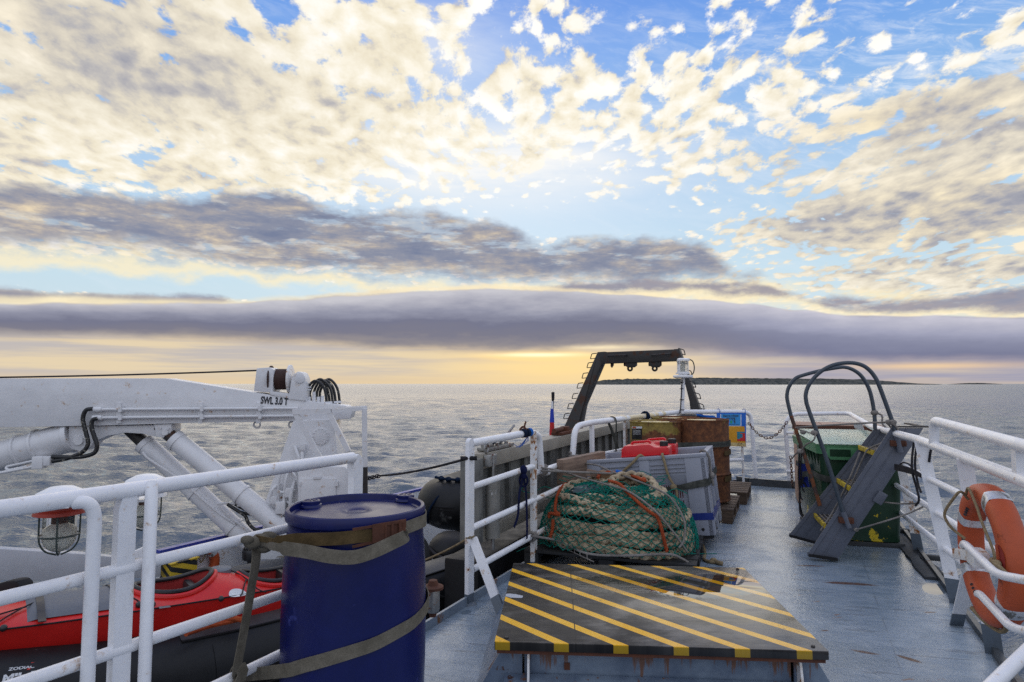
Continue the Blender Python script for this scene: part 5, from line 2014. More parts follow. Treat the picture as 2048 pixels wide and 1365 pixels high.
turns(RA.pt(1064, 1073), (k2 - k1), 0.022, 3.5, 0.010, 'rope_grey', 'grey rope turns on the lowest rail by the corner of the black pallet')
turns(RA.pt(1085, 941, -0.03), V(0.5, 0.6, 0.1), 0.028, 3, 0.010, 'rope_grey', 'grey rope turns where the white pipe bends down beside the rusty post')

# ---- long rail behind the drums, round to the stern gate
lr = thing('guard_rail', 'long white guard rail curving behind the rusty drums to the stern gate', 'railing', (1.4, 7.4, 0))
c0 = at(1155, 849, 6.3)
c1 = at(1359, 824, 8.8)
c2 = at(1484, 824, 9.12)
def on_lr(f, dz=0.0): return c0.lerp(c1, f) + UP * dz
low0 = k2
MB().tube(rounded([low0, at(1146, 905, 6.22), c0 + V(-0.03, -0.03, -0.02), c0 + (c1 - c0) * 0.1], 0.12, 9) + [on_lr(0.34)], 0.030, 14).build('top_rail', 'white_enamel', lr)
MB().tube([on_lr(0.34), on_lr(0.80)], 0.0305, 14).build('top_rail', 'cream_enamel', lr)
MB().tube(rounded([on_lr(0.80), c1, c2, at(1502, 828, 9.18), at(1512, 966, 9.1)], 0.14, 8), 0.030, 14).build('top_rail', 'white_enamel', lr)
for f in (0.105, 0.385, 0.66, 0.985):
    p = on_lr(f, -0.02)
    b = MB()
    d_ = (c1 - c0).normalized()
    nn = V(d_.y, -d_.x, 0)
    b.box((p.x, p.y, p.z / 2), (0.055, 0.03, p.z), (d_, -nn))
    b.build('post', 'rusty_enamel' if f > 0.3 else 'white_enamel', lr)
p = c2 + V(-0.02, 0, -0.02)
b = MB()
b.tube([p, Vector((p.x + 0.02, p.y, 0))], 0.018, 8)
b.build('post', 'rusty_enamel', lr)
for z in (0.70, 0.36):
    MB().tube([Vector((on_lr(0.1).x, on_lr(0.1).y, z)), Vector((c1.x, c1.y, z)), Vector((c2.x, c2.y, z))], 0.022, 10).build('rail', 'white_enamel', lr)
b = MB()
q = on_lr(0.27)
b.strip(spline([q + UP * 0.04 + nn * -0.02, q + nn * 0.045, q + nn * 0.04 - UP * 0.25, q + nn * 0.05 - UP * 0.42, q + nn * 0.12 - UP * 0.5], 5), 0.03, 0.004, d_)
b.strip(spline([q + UP * 0.04, q - nn * 0.045 + UP * -0.02, q - nn * 0.02 - UP * 0.12 + d_ * 0.03, q - UP * 0.40 + d_ * 0.18, q - UP * 0.5 + d_ * 0.22], 5), 0.06, 0.004, d_)
tag(b.build('lashing_strap', 'webbing_dark'), 'dark grey strap looped over the long white rail left of the rusty drums', 'strap')
turns(on_lr(0.585), d_, 0.031, 1.6, 0.016, 'rope_navy', 'dark cord turn on the cream painted stretch of rail')
turns(low0 + V(0.02, 0.0, 0.02), V(0.15, 0.1, 0.9), 0.03, 3.5, 0.014, 'rope_grey', 'thick grey rope knot on the white pipe end above the wooden plank')

# ---- grey gangway wall standing outboard of the rails
WP = VPlane((-0.24, 4.70), 24.0)
wl = thing('gangway_wall', 'weathered grey alloy gangway panel standing on edge beyond the white rails', 'gangway', (WP.pt(1060, 1000).x, WP.pt(1060, 1000).y, -1.25))
w0 = WP.pt(957, 1000)
w0 = Vector((w0.x, w0.y, 0))
ztop, zbot = WP.pt(957, 911).z, WP.pt(957, 1091).z
WL = 5.2


def wp(s, off, z): return w0 + WP.d * s + WP.n * off + UP * z


b = MB()
b.box(wp(WL / 2, -0.10, (ztop + zbot) / 2), (WL - 0.08, 0.03, ztop - zbot - 0.10), (WP.d, -WP.n))
b.build('panel', 'weathered_alloy', wl)
b = MB()
b.box(wp(WL / 2, -0.075, ztop - 0.055), (WL - 0.14, 0.15, 0.11), (WP.d, -WP.n), 0.004)
b.build('top_beam', 'alloy_frame', wl)
b = MB()
b.box(wp(WL / 2, -0.06, zbot + 0.05), (WL - 0.14, 0.12, 0.10), (WP.d, -WP.n), 0.004)
b.build('bottom_beam', 'alloy_frame', wl)
b = MB()
b.box(wp(0.035, -0.075, (ztop + zbot) / 2 - 0.01), (0.07, 0.16, ztop - zbot - 0.04), (WP.d, -WP.n), 0.004)
b.build('end_post', 'weathered_alloy', wl)
s = 0.34
while s < WL - 0.1:
    b = MB()
    b.box(wp(s, -0.068, (ztop + zbot) / 2), (0.018, 0.036, ztop - zbot - 0.21), (WP.d, -WP.n))
    b.box(wp(s + 0.10, -0.080, (ztop + zbot) / 2), (0.06, 0.012, ztop - zbot - 0.21), (WP.d, -WP.n))
    b.build('stiffener', 'weathered_alloy', wl)
    s += 0.33
b = MB()
c = wp(0.15, 0.045, 0)
b.lathe([(0.0, zbot + 0.03), (0.055, zbot + 0.03), (0.055, ztop - 0.20), (0.02, ztop - 0.20)], c, UP, 22)
b.build('spring_cylinder', 'alloy_cyl', wl)
b = MB()
b.lathe([(0.012, ztop - 0.22), (0.012, ztop - 0.02)], c, UP, 10)
b.lathe([(0.014, zbot - 0.06), (0.014, zbot + 0.04)], c, UP, 10)
b.box(wp(0.10, 0.03, ztop - 0.05), (0.05, 0.05, 0.085), (WP.d, -WP.n), 0.008)
b.box(wp(0.185, 0.03, ztop - 0.05), (0.05, 0.05, 0.085), (WP.d, -WP.n), 0.008)
b.build('latch', 'galv', wl)
c = wp(0.13, 0.0, ztop + 0.04)
MB().tube([c + (WP.d * math.cos(i * math.pi / 10) + UP * math.sin(i * math.pi / 10)) * 0.034 for i in range(20)], 0.007, 8, closed=True).build('eye_bolt', 'galv', wl)
b = MB()
for ss in (0.9, 2.9):
    b.box(wp(ss, -0.42, (zbot - 1.25) / 2), (0.08, 0.08, zbot + 1.25), (WP.d, -WP.n))
    b.box(wp(ss, -0.26, zbot + 0.08), (0.08, 0.28, 0.06), (WP.d, -WP.n))
b.build('support', 'black_iron', wl)
b = MB()
b.tube(spline([wp(0.30, -0.05, ztop + 0.06), wp(0.45, -0.06, ztop + 0.085), wp(0.62, -0.08, ztop + 0.07)], 6), 0.032, 8, flat=0.6)
b.build('hinge_wrap', 'rope_navy', wl)
b = MB()
b.tube([wp(0.16, -0.04, ztop + 0.05), wp(0.32, -0.05, ztop + 0.05)], 0.024, 10)
b.box(wp(0.45, -0.07, ztop + 0.02), (0.5, 0.10, 0.03), (WP.d, -WP.n), 0.008)
for ss in (0.28, 0.42, 0.6):
    b.lathe([(0.016, 0.03), (0.016, 0.05), (0, 0.052)], wp(ss, -0.05, ztop), UP, 6)
b.tube([wp(0.5, -0.06, ztop + 0.04), wp(0.78, -0.06, ztop + 0.17)], 0.012, 6)
b.build('hinge', 'galv', wl)
b = MB()
sH = 1.78
b.tube([wp(sH, -0.06, ztop + 0.055), wp(sH + 0.30, -0.08, ztop + 0.055)], 0.024, 10)
b.box(wp(sH + 0.35, -0.07, ztop + 0.018), (0.5, 0.12, 0.03), (WP.d, -WP.n), 0.008)
b.box(wp(sH + 0.36, -0.07, ztop + 0.05), (0.10, 0.08, 0.06), (WP.d, -WP.n), 0.01)
for ss in (sH + 0.45, sH + 0.56):
    b.lathe([(0.016, 0.03), (0.016, 0.05), (0, 0.052)], wp(ss, -0.05, ztop), UP, 6)
b.build('hinge', 'rust', wl)

b = MB()
b.box(wp(2.4, -0.20, (0.12 - 1.25) / 2), (4.6, 0.30, 0.12 + 1.25), (WP.d, -WP.n), 0.03)  # plain black box added to stand for the dark gap under the wall
tag(b.build('shade_filler', 'rubber_black'), 'plain black box added as shade locker in the dark below the grey gangway wall', 'filler')

# wire rope from the boom rest to post A
fa = at(735, 957, 6.4)
b = MB()
pa = RA.pt(936, 917, 0.0)
b.tube(sag(at(760, 952, 6.1), pa, 0.02, 12), 0.009, 6)
for i in range(7):
    q = at(733, 958, 6.4).lerp(at(760, 952, 6.1), i / 6)
    b.tube([q + (V(0.8, -0.5, 0.1).normalized() * math.cos(k) * 0.035 + (UP if i % 2 else V(0.3, 0.6, 0)) * math.sin(k) * 0.016) for k in [j * math.pi / 5 for j in range(10)]], 0.006, 5, closed=True)
b.tube([pa + V(-0.05, 0, 0), pa + V(0.06, 0, 0.0)], 0.014, 8)
tag(b.build('wire_rope', 'rope_dark'), 'thin dark wire rope stretched from the crane frame to the white rail post', 'wire')
b = MB()
b.tube(sag(at(846, 1122, 5.2), RA.pt(940, 1075, 0.03), 0.01, 8), 0.008, 6)
q = RA.pt(940, 1074, 0.0)
b.tube([q + (RA.d * math.cos(k) * 0.036 + RA.n * math.sin(k) * 0.02) for k in [j * math.pi / 6 for j in range(12)]], 0.007, 5, closed=True)
tag(b.build('boat_painter', 'rope_tan'), 'tan rope running from the foot of the white post to the inflatable boat', 'rope')

# ---- flag on its staff
fl = thing('ensign_flag', 'furled white, blue and red flag on a short dark staff beyond the grey wall', 'flag', at(1104, 960, 8.6))
b = MB()
b.tube([at(1101, 960, 8.6), at(1106, 793, 8.6)], 0.016, 8)
b.lathe([(0.02, 0.0), (0.022, 0.1), (0.0, 0.11)], at(1106, 800, 8.6), UP, 8)
b.build('staff', 'rope_dark', fl)


def flag_part(name, mat, v0, v1, w0_, w1_):
    rows = []
    for i in range(9):
        f = i / 8
        v_ = v0 + (v1 - v0) * f
        w_ = w0_ + (w1_ - w0_) * f
        um = 1105.0 - (v_ - 800) * 0.02
        row = []
        for j in range(17):
            a = 2 * math.pi * j / 16
            rr_ = w_ * (1 + 0.22 * math.cos(3 * a + v_ * 0.05))
            row.append(at(um, v_, 8.56) + V(math.cos(a) * rr_, math.sin(a) * rr_ * 0.6, 0))
        rows.append(row)
    MB().grid(rows).build(name, mat, fl)


flag_part('white_stripe', 'flag_white', 803, 824, 0.010, 0.020)
flag_part('blue_stripe', 'flag_blue', 818, 845, 0.020, 0.030)
flag_part('red_stripe', 'flag_red', 840, 885, 0.024, 0.040)

# ---- stern gantry
GP = VPlane((2.25, 11.0), 113.0)
ga = thing('stern_gantry', 'dark rusty steel gantry arch at the stern with rungs and two lifting eyes', 'gantry', (GP.pt(1290, 800).x, GP.pt(1290, 800).y, -1.25))


def gdown(u, v, zt):
    p = GP.pt(u, v)
    return Vector((p.x, p.y, zt))


gth = GP.n * -0.24
def gprism(pts, off=0.12, th=-0.24): return MB().prism([GP.pt(u, v, off) if not isinstance(u, Vector) else u for u, v in pts], GP.n * th, 0.006)


g = MB()
q1, q2_ = GP.pt(1122, 868, 0.12), GP.pt(1157, 868, 0.12)
g.prism([GP.pt(1195, 704.5, 0.12), GP.pt(1210, 703.5, 0.12), GP.pt(1204, 727, 0.12), GP.pt(1168, 811, 0.12), q2_, Vector((q2_.x - 0.10, q2_.y, -1.25)), Vector((q1.x - 0.25, q1.y, -1.25)), q1], gth, 0.006)
g.build('leg', 'black_iron', ga)
g = MB()
q1, q2_ = GP.pt(1381, 824, 0.12), GP.pt(1402, 826, 0.12)
g.prism([GP.pt(1348, 698.5, 0.12), GP.pt(1358, 698, 0.12), GP.pt(1388, 786, 0.12), q2_, Vector((q2_.x + 0.2, q2_.y, -1.25)), Vector((q1.x, q1.y, -1.25)), q1, GP.pt(1379, 804, 0.12), GP.pt(1369, 764, 0.12), GP.pt(1353, 724, 0.12)], gth, 0.006)
g.build('leg', 'black_iron', ga)
g = MB()
g.prism([GP.pt(1197, 705.2, 0.13), GP.pt(1356, 698.8, 0.13), GP.pt(1360, 722, 0.13), GP.pt(1203, 727.5, 0.13)], GP.n * -0.26, 0.006)
g.build('cross_beam', 'black_iron', ga)
for u, v in ((1190, 712), (1183, 730), (1173, 751), (1163, 771), (1153, 792), (1144, 812), (1136, 832)):
    a, c = GP.pt(u, v - 5, 0.10), GP.pt(u - 3, v + 5, -0.10)
    o = V(-0.055, 0.02, -0.01)
    MB().tube(rounded([a + V(0.03, 0, 0), a + o, c + o, c + V(0.03, 0, 0)], 0.02, 3), 0.008, 6).build('rung', 'black_iron', ga)
for u, v in ((1360, 702), (1366, 722), (1374, 744), (1381, 767), (1391, 790), (1398, 811)):
    a, c = GP.pt(u, v - 5, 0.10), GP.pt(u + 3, v + 5, -0.10)
    o = V(0.06, -0.02, -0.03)
    MB().tube(rounded([a - V(0.03, 0, 0), a + o, c + o, c - V(0.03, 0, 0)], 0.02, 3), 0.008, 6).build('rung', 'black_iron', ga)
for u0_, u1_, v0_, v1_ in ((1217, 1253, 712, 711), (1304, 1342, 711, 708)):
    a, c = GP.pt(u0_, v0_, 0.14), GP.pt(u1_, v1_, 0.14)
    MB().tube(rounded([a, a + GP.n * 0.07, c + GP.n * 0.07, c], 0.03, 3), 0.012, 6).build('hand_hold', 'black_iron', ga)
for u in (1260, 1309.5):
    g = MB()
    c = GP.pt(u, 727, 0.02)
    g.prism([GP.pt(u - 11, 721, 0.10), GP.pt(u + 11, 720.5, 0.10), GP.pt(u + 11, 731, 0.10), GP.pt(u + 6, 735, 0.10), GP.pt(u - 6, 735, 0.10), GP.pt(u - 11, 731, 0.10)], GP.n * -0.16, 0.008)
    g.tube([GP.pt(u - 12, 729, 0.02), GP.pt(u + 12, 728.5, 0.02)], 0.035, 10)
    e = GP.pt(u, 737.5, 0.02)
    g.tube([e + (GP.d * math.cos(k) + UP * math.sin(k)) * 0.036 for k in [i * math.pi / 9 for i in range(18)]], 0.018, 8, closed=True)
    g.build('lifting_eye', 'black_iron', ga)
g = MB()
g.prism([GP.pt(1221, 722, 0.05), GP.pt(1227, 722, 0.05), GP.pt(1226, 731, 0.05), GP.pt(1223, 736, 0.05), GP.pt(1221, 733, 0.05)], GP.n * -0.06)
g.build('stop_lug', 'black_iron', ga)

# ---- stern light on its white pole
LY = 8.72
lt = thing('stern_light', 'white stern lantern with a ribbed glass lens on a pole behind the drums', 'lantern', (at(1364, 830, LY).x, LY, at(1364, 826, LY).z))
c = at(1366, 755, LY)
b = MB()
b.tube([at(1364, 829, LY), at(1366, 756, LY)], 0.028, 14)
b.build('pole', 'white_enamel', lt)
b = MB()
b.tube([at(1360, 826, LY - 0.03), at(1362, 800, LY - 0.03), at(1364, 760, LY - 0.03)], 0.007, 6)
for v in (820, 800, 778, 765):
    q = at(1364, v, LY)
    b.lathe([(0.030, -0.006), (0.034, 0.0), (0.030, 0.006)], q, UP, 12)
b.build('cable', 'rope_dark', lt)
b = MB()
b.lathe([(0.0, -0.012), (0.115, -0.010), (0.135, 0.0), (0.135, 0.022), (0.125, 0.030), (0.0, 0.030)], c, UP, 28)
b.build('platform', 'white_lamp', lt)
b = MB()
b.lathe([(0.06, 0.03), (0.06, 0.046), (0.082, 0.050), (0.082, 0.074), (0.0, 0.074)], c, UP, 24)
for k in range(3):
    a = k * 2 * math.pi / 3 + 0.3
    b.box(c + V(math.cos(a) * 0.09, math.sin(a) * 0.09, 0.055), (0.03, 0.03, 0.02))
b.build('base', 'white_lamp', lt)
prof = [(0.072, 0.074)]
for k in range(7):
    z0 = 0.080 + k * 0.021
    prof += [(0.070, z0), (0.080, z0 + 0.010), (0.070, z0 + 0.020)]
MB().lathe(prof, c, UP, 28, caps=False).build('lens', 'glass', lt)
MB().lathe([(0.0, 0.075), (0.02, 0.075), (0.028, 0.13), (0.028, 0.16), (0.015, 0.2), (0.0, 0.2)], c, UP, 14).build('bulb', 'bulb_white', lt)
b = MB()
b.lathe([(0.078, 0.226), (0.080, 0.232), (0.074, 0.254), (0.05, 0.266), (0.0, 0.268)], c, UP, 24)
b.box(c + V(0.07, 0, 0.245), (0.05, 0.04, 0.04), None, 0.01)
b.build('cap', 'white_lamp', lt)
for k in range(4):
    a = k * math.pi / 2 + 0.8
    MB().tube([c + V(math.cos(a) * 0.083, math.sin(a) * 0.083, 0.07), c + V(math.cos(a) * 0.083, math.sin(a) * 0.083, 0.235)], 0.005, 6).build('tie_rod', 'white_lamp', lt)
b = MB()
b.tube(spline([c + V(0.095, 0, 0.25), c + V(0.14, 0, 0.22), c + V(0.16, 0, 0.14), c + V(0.145, 0, 0.06), c + V(0.10, 0, 0.02)], 6), 0.008, 6)
b.build('lead', 'cage_green', lt)

# ---- oil drums on pallets
def oil_drum(px, Y, zt, label, rust_lid=True, up_to_base=True):
    c = at(px, 900, Y)
    c.z = zt - 0.885
    t = thing('oil_drum', label, 'drum', c, 0, 'rusty oil drums on pallets')
    H = 0.885
    prof = [(0.0, 0.012), (0.275, 0.010), (0.283, 0.0), (0.291, 0.004), (0.291, 0.016), (0.286, 0.022)]
    for z in (0.295, 0.59):
        prof += [(0.286, z - 0.022), (0.288, z - 0.014), (0.299, z), (0.288, z + 0.014), (0.286, z + 0.022)]
    prof += [(0.286, H - 0.022), (0.291, H - 0.016), (0.292, H - 0.004), (0.288, H), (0.280, H - 0.002), (0.278, H - 0.018)]
    MB().lathe(prof, c, UP, 56, caps=False).build('shell', 'rusty_drum', t, 30)
    b = MB()
    b.lathe([(0.279, H - 0.018), (0.15, H - 0.016), (0.0, H - 0.016)], c, UP, 40, caps=False)
    b.build('lid', 'drum_lid', t)
    b = MB()
    b.lathe([(0.035, H - 0.018), (0.035, H - 0.004), (0.025, H - 0.001), (0, H - 0.001)], c + V(0.17, -0.08, 0), UP, 16)
    b.build('bung', 'rust', t)
    b = MB()
    b.lathe([(0.020, H - 0.018), (0.020, H - 0.006), (0.0, H - 0.004)], c + V(-0.17, 0.06, 0), UP, 12)
    b.build('bung', 'rust', t)
    return t, c


Z1 = at(1312, 842, 7.1).z
dA, cA = oil_drum(1312, 7.12, Z1 + 0.0, 'left of the two front rusty yellow oil drums, with a black label near its rim')
dB, cB = oil_drum(1405, 7.1, at(1405, 838.0, 7.1).z, 'right hand rusty brown oil drum, tall and ringed, behind the grey plastic bin')
oil_drum(1352, 7.72, at(1352, 834.5, 7.72).z, 'rusty oil drum standing behind the two front drums, only its rim showing')
# label on drum A
def ondrum(u, v, c, r_): return oncyl(u, v, c, r_)
b = MB()
b.grid([[ondrum(u, v, cA, 0.2885) for u in (1263.5, 1268, 1273, 1278, 1284)] for v in (856, 862, 868, 874, 879)])
b.build('label', 'black_plastic', dA)
b = MB()
b.grid([[ondrum(u, v, cA, 0.2892) for u in (1264, 1268, 1274, 1279, 1284)] for v in (853.5, 855.5, 857.5)])
b.build('label_top', 'sticker', dA)
b = MB()
b.grid([[ondrum(u, v, cA, 0.2898) for u in (1265, 1268, 1272)] for v in (854, 855.5, 857)])
b.build('label_mark', 'buoy_orange', dA)
b = MB()
for v in (861, 863.5, 866, 868.5):
    b.grid([[ondrum(u, v + dv_, cA, 0.2893) for u in (1266, 1270, 1275, 1281)] for dv_ in (0, 0.7)])
b.build('label_line', 'letter_white', dA)
# strap round the drums
dirv = (cB - cA).normalized()
pts = []
def dcirc(c, a, z): return V(c.x + 0.302 * math.cos(a), c.y + 0.302 * math.sin(a), z)
aa = math.atan2(dirv.y, dirv.x)
zs = at(1400, 892, 6.82).z
for k in range(10):
    pts.append(dcirc(cA, aa + math.pi + 0.4 + (math.pi / 2 - 0.4) * k / 9, zs - 0.0))
for k in range(14):
    pts.append(dcirc(cB, aa - math.pi / 2 + (math.pi) * k / 13, zs + 0.015))
b = MB()
b.strip(pts, 0.058, 0.003, UP)
so = tag(b.build('lashing_strap', 'webbing_dark'), 'grey lettered webbing strap passed round the front oil drums', 'strap')
sorg = world_loc(so)
o = text_mesh('SPEC LC 2000 KG', 0.040, (0, 0, 0), (1, 0, 0), (0, 1, 0), 'letter_black', 'lettering', None, 0.0, sx=0.95)
loc = o.location.copy()
for v in o.data.vertices:
    q = v.co + loc
    a = aa - math.pi / 2 + 0.85 - q.x / 0.302
    if a < aa - math.pi / 2:
        p = dcirc(cB, aa - math.pi / 2, 0) - dirv * (aa - math.pi / 2 - a) * 0.302
    else:
        p = V(cB.x + 0.3045 * math.cos(a), cB.y + 0.3045 * math.sin(a), 0)
    rad_ = V(math.cos(max(a, aa - math.pi / 2)), math.sin(max(a, aa - math.pi / 2)), 0)
    p = V(p.x, p.y, 0) + rad_ * 0.0016
    p.z = zs + 0.012 - (q.y - 0.014)
    v.co = p - sorg
o.location = (0, 0, 0)
o.parent = so
b = MB()
zs2 = at(1440, 956, 6.95).z
b.strip([dcirc(cB, aa - math.pi / 2 + 0.6 + 2.0 * k / 13, zs2) for k in range(14)], 0.06, 0.003, UP)
b.strip([dcirc(cB, aa - math.pi / 2 + 0.6 + 2.0 * k / 13, at(1440, 905, 6.95).z) for k in range(14)], 0.05, 0.003, UP)
tag(b.build('lashing_strap', 'webbing_brown'), 'faded brown straps lower down round the right hand rusty oil drum', 'strap')


def pallet(c, ax, w, d_, mat, label, h=0.144):
    ax = Vector(ax).normalized()
    ay = V(-ax.y, ax.x, 0)
    t = thing('pallet', label, 'pallet', c)
    for k in range(6):
        MB().box(c + ay * (-d_ / 2 + d_ * (k + 0.5) / 6) + UP * (h - 0.011), (w, d_ / 6 * 0.8, 0.022), (ax, ay), 0.002).build('deck_board', mat, t)
    for sx in (-1, 0, 1):
        for sy in (-1, 0, 1):
            MB().box(c + ax * sx * (w / 2 - 0.06) + ay * sy * (d_ / 2 - 0.06) + UP * (h - 0.022 - 0.05), (0.11, 0.10, 0.098), (ax, ay)).build('block', mat, t)
        MB().box(c + ax * sx * (w / 2 - 0.06) + UP * 0.0115, (0.10, d_, 0.022), (ax, ay), 0.002).build('bottom_board', mat, t)
    return t


sax = V(0.9135, -0.4067, 0)
say = V(0.4067, 0.9135, 0)
pallet(V(1.95, 7.25, 0) , sax, 1.16, 0.95, 'pallet_wood', 'wooden pallet under the two front oil drums')
pallet(V(2.50, 8.25, 0), sax, 1.1, 0.90, 'pallet_wood', 'wooden pallet behind the right hand oil drum, near the stern')

# ---- grey plastic pallet bin
FR = V(1.755, 5.48, 0.115)
FL = V(0.748, 5.897, 0.0)
bxv = (FR - FL)
BWd = bxv.length
bxv.normalize()
byv = V(0.381, 0.924, 0)
byv = (byv - bxv * byv.dot(bxv)).normalized()
bzv = bxv.cross(byv)
BD, BH_ = 0.76, 0.735
gb_ = thing('plastic_bin', 'big grey slotted plastic pallet bin with a blue stripe, tilted, behind the rope pile', 'bin', FL + (FR - FL) / 2 + byv * BD / 2)


def bp_(u, v, w): return FL + bxv * u + byv * v + bzv * w


def bbox(b, u0, u1, v0, v1, w0, w1, bev=0.0):
    b.box(bp_((u0 + u1) / 2, (v0 + v1) / 2, (w0 + w1) / 2), (u1 - u0, v1 - v0, w1 - w0), (bxv, byv), bev)


b = MB()
e = 0.035
bbox(b, e, BWd - e, e, e + 0.03, 0.10, BH_ - 0.015)
bbox(b, e, BWd - e, BD - e - 0.03, BD - e, 0.10, BH_ - 0.015)
bbox(b, e, e + 0.03, e + 0.031, BD - e - 0.031, 0.10, BH_ - 0.015)
bbox(b, BWd - e - 0.03, BWd - e, e + 0.031, BD - e - 0.031, 0.10, BH_ - 0.015)
bbox(b, e + 0.03, BWd - e - 0.03, e + 0.03, BD - e - 0.03, 0.10, 0.13)
b.build('walls', 'grey_plastic', gb_)
b = MB()          # top rim
r0 = 0.012
for u0, u1, v0, v1 in ((0, BWd, 0, 0.05), (0, BWd, BD - 0.05, BD), (0, 0.05, 0.051, BD - 0.051), (BWd - 0.05, BWd, 0.051, BD - 0.051)):
    bbox(b, u0, u1, v0, v1, BH_ - 0.03, BH_, 0.005)
b.build('rim', 'grey_plastic', gb_)
b = MB()          # corner and middle columns, shoulder panel, skirt
for u0, u1 in ((0.004, 0.15), (0.50, 0.60), (BWd - 0.19, BWd - 0.004)):
    bbox(b, u0, u1, 0.006, 0.06, 0.03, BH_ - 0.028, 0.012)
for u0, u1 in ((0.15, 0.50), (0.60, BWd - 0.19)):
    b.prism([bp_(u0 - 0.01, 0.010, 0.56), bp_(u0 - 0.01, 0.034, 0.47), bp_(u0 - 0.01, 0.05, 0.47), bp_(u0 - 0.01, 0.05, 0.56)], bxv * (u1 - u0 + 0.02))
    bbox(b, u0 - 0.01, u1 + 0.01, 0.014, 0.05, 0.56, BH_ - 0.028)
    for w in (0.585, 0.62, 0.655):
        bbox(b, u0 + 0.0, u1 - 0.0, 0.0, 0.03, w, w + 0.007)
    bbox(b, u0 - 0.01, u1 + 0.01, 0.012, 0.05, 0.10, 0.165, 0.006)
for v0, v1 in ((0.004, 0.13), (0.33, 0.43), (BD - 0.13, BD - 0.004)):
    bbox(b, BWd - 0.06, BWd - 0.002, v0 + 0.002, v1, 0.03, BH_ - 0.029, 0.012)
for v0, v1 in ((0.13, 0.33), (0.43, BD - 0.13)):
    bbox(b, BWd - 0.05, BWd - 0.010, v0 - 0.01, v1 + 0.01, 0.56, BH_ - 0.028)
    for w in (0.585, 0.62, 0.655):
        bbox(b, BWd - 0.03, BWd + 0.002, v0, v1, w, w + 0.007)
    bbox(b, BWd - 0.05, BWd - 0.012, v0 - 0.01, v1 + 0.01, 0.10, 0.165, 0.006)
b.build('ribs', 'grey_plastic', gb_)
b = MB()
for u0, u1 in ((0.02, 0.16), (0.46, 0.62), (BWd - 0.18, BWd - 0.02)):
    bbox(b, u0, u1, 0.03, BD - 0.03, -0.0, 0.10, 0.01)
b.build('foot', 'pallet_black', gb_)
b = MB()
for u0, u1 in ((0.165, 0.485), (0.655, BWd - 0.23)):
    for w in (0.225, 0.305, 0.385, 0.455):
        for k in range(11):
            u = u0 + (u1 - u0) * (k + 0.5) / 11
            bbox(b, u - 0.0045, u + 0.0045, e - 0.001, e + 0.01, w - 0.030, w + 0.030)
b.build('slots', 'dark_red', gb_)
b = MB()
bbox(b, 0.002, BWd - 0.002, 0.0035, 0.012, 0.165, 0.225)
bbox(b, BWd - 0.011, BWd - 0.0005, 0.013, BD, 0.165, 0.225)
b.build('blue_stripe', 'blue_band', gb_)
b = MB()
b.lathe([(0.014, -0.002), (0.014, 0.001), (0, 0.001)], bp_(BWd - 0.10, 0.005, 0.085), -byv, 16)
b.build('drain_plug', 'black_plastic', gb_)
# load inside the bin
b = MB()
rnd = random.Random(4)
for k in range(7):
    u = 0.16 + k * 0.12
    b.box(bp_(u, 0.36 + rnd.uniform(-0.03, 0.03), BH_ - 0.075 + rnd.uniform(-0.012, 0.012)), (0.115, 0.56, 0.022), (bxv, byv), 0.003)
tag(b.build('wood_offcuts', 'pale_wood'), 'pale wood boards lying in the grey plastic bin under the red cans', 'wood')


def fuel_can(u, v, L, Wd, H, label, turn=0.0):
    ca, sa = math.cos(turn), math.sin(turn)
    ax, ay = bxv * ca + byv * sa, byv * ca - bxv * sa
    c = bp_(u, v, BH_ - 0.050)
    t = thing('fuel_can', label, 'fuel can', c, 0, 'red fuel cans')
    b = MB()
    prof = [(-L / 2, 0), (L / 2, 0), (L / 2, H * 0.72), (L / 2 - 0.02, H * 0.78), (L * 0.20, H * 0.80), (L * 0.10, H), (-L / 2 + 0.03, H), (-L / 2, H * 0.80)]
    b.prism([c + ax * s + UP * z - ay * Wd / 2 for s, z in prof], ay * Wd, 0.018)
    b.build('body', 'red_plastic', t, 45)
    b = MB()
    for s in (0.36,):
        b.tube([c + ax * (-L / 2 - 0.002) + UP * (H * s) - ay * (Wd / 2 + 0.001), c + ax * (L / 2 + 0.002) + UP * (H * s) - ay * (Wd / 2 + 0.001)], 0.005, 6)
    b.build('seam', 'red_plastic', t)
    b = MB()
    q = c + ax * L * 0.36 + UP * (H * 0.78)
    b.lathe([(0.036, 0.0), (0.036, 0.04), (0.031, 0.046), (0, 0.046)], q, UP, 20)
    for k in range(14):
        a = k * math.pi / 7
        b.box(q + V(math.cos(a) * 0.036, math.sin(a) * 0.036, 0.02), (0.005, 0.007, 0.038), (V(math.cos(a), math.sin(a), 0), V(-math.sin(a), math.cos(a), 0)))
    b.build('cap', 'black_plastic', t)
    b = MB()
    q = c + ax * -L * 0.12 + UP * H
    b.tube(rounded([q - ax * 0.09, q - ax * 0.08 + UP * 0.02, q + ax * 0.08 + UP * 0.02, q + ax * 0.09], 0.02, 4), 0.012, 8)
    b.build('handle', 'red_plastic', t)
    return t


fuel_can(0.545, 0.20, 0.44, 0.22, 0.155, 'larger red fuel can with a black cap lying across the grey bin')
fuel_can(0.62, 0.50, 0.32, 0.20, 0.150, 'red fuel can half hidden behind the larger red can')
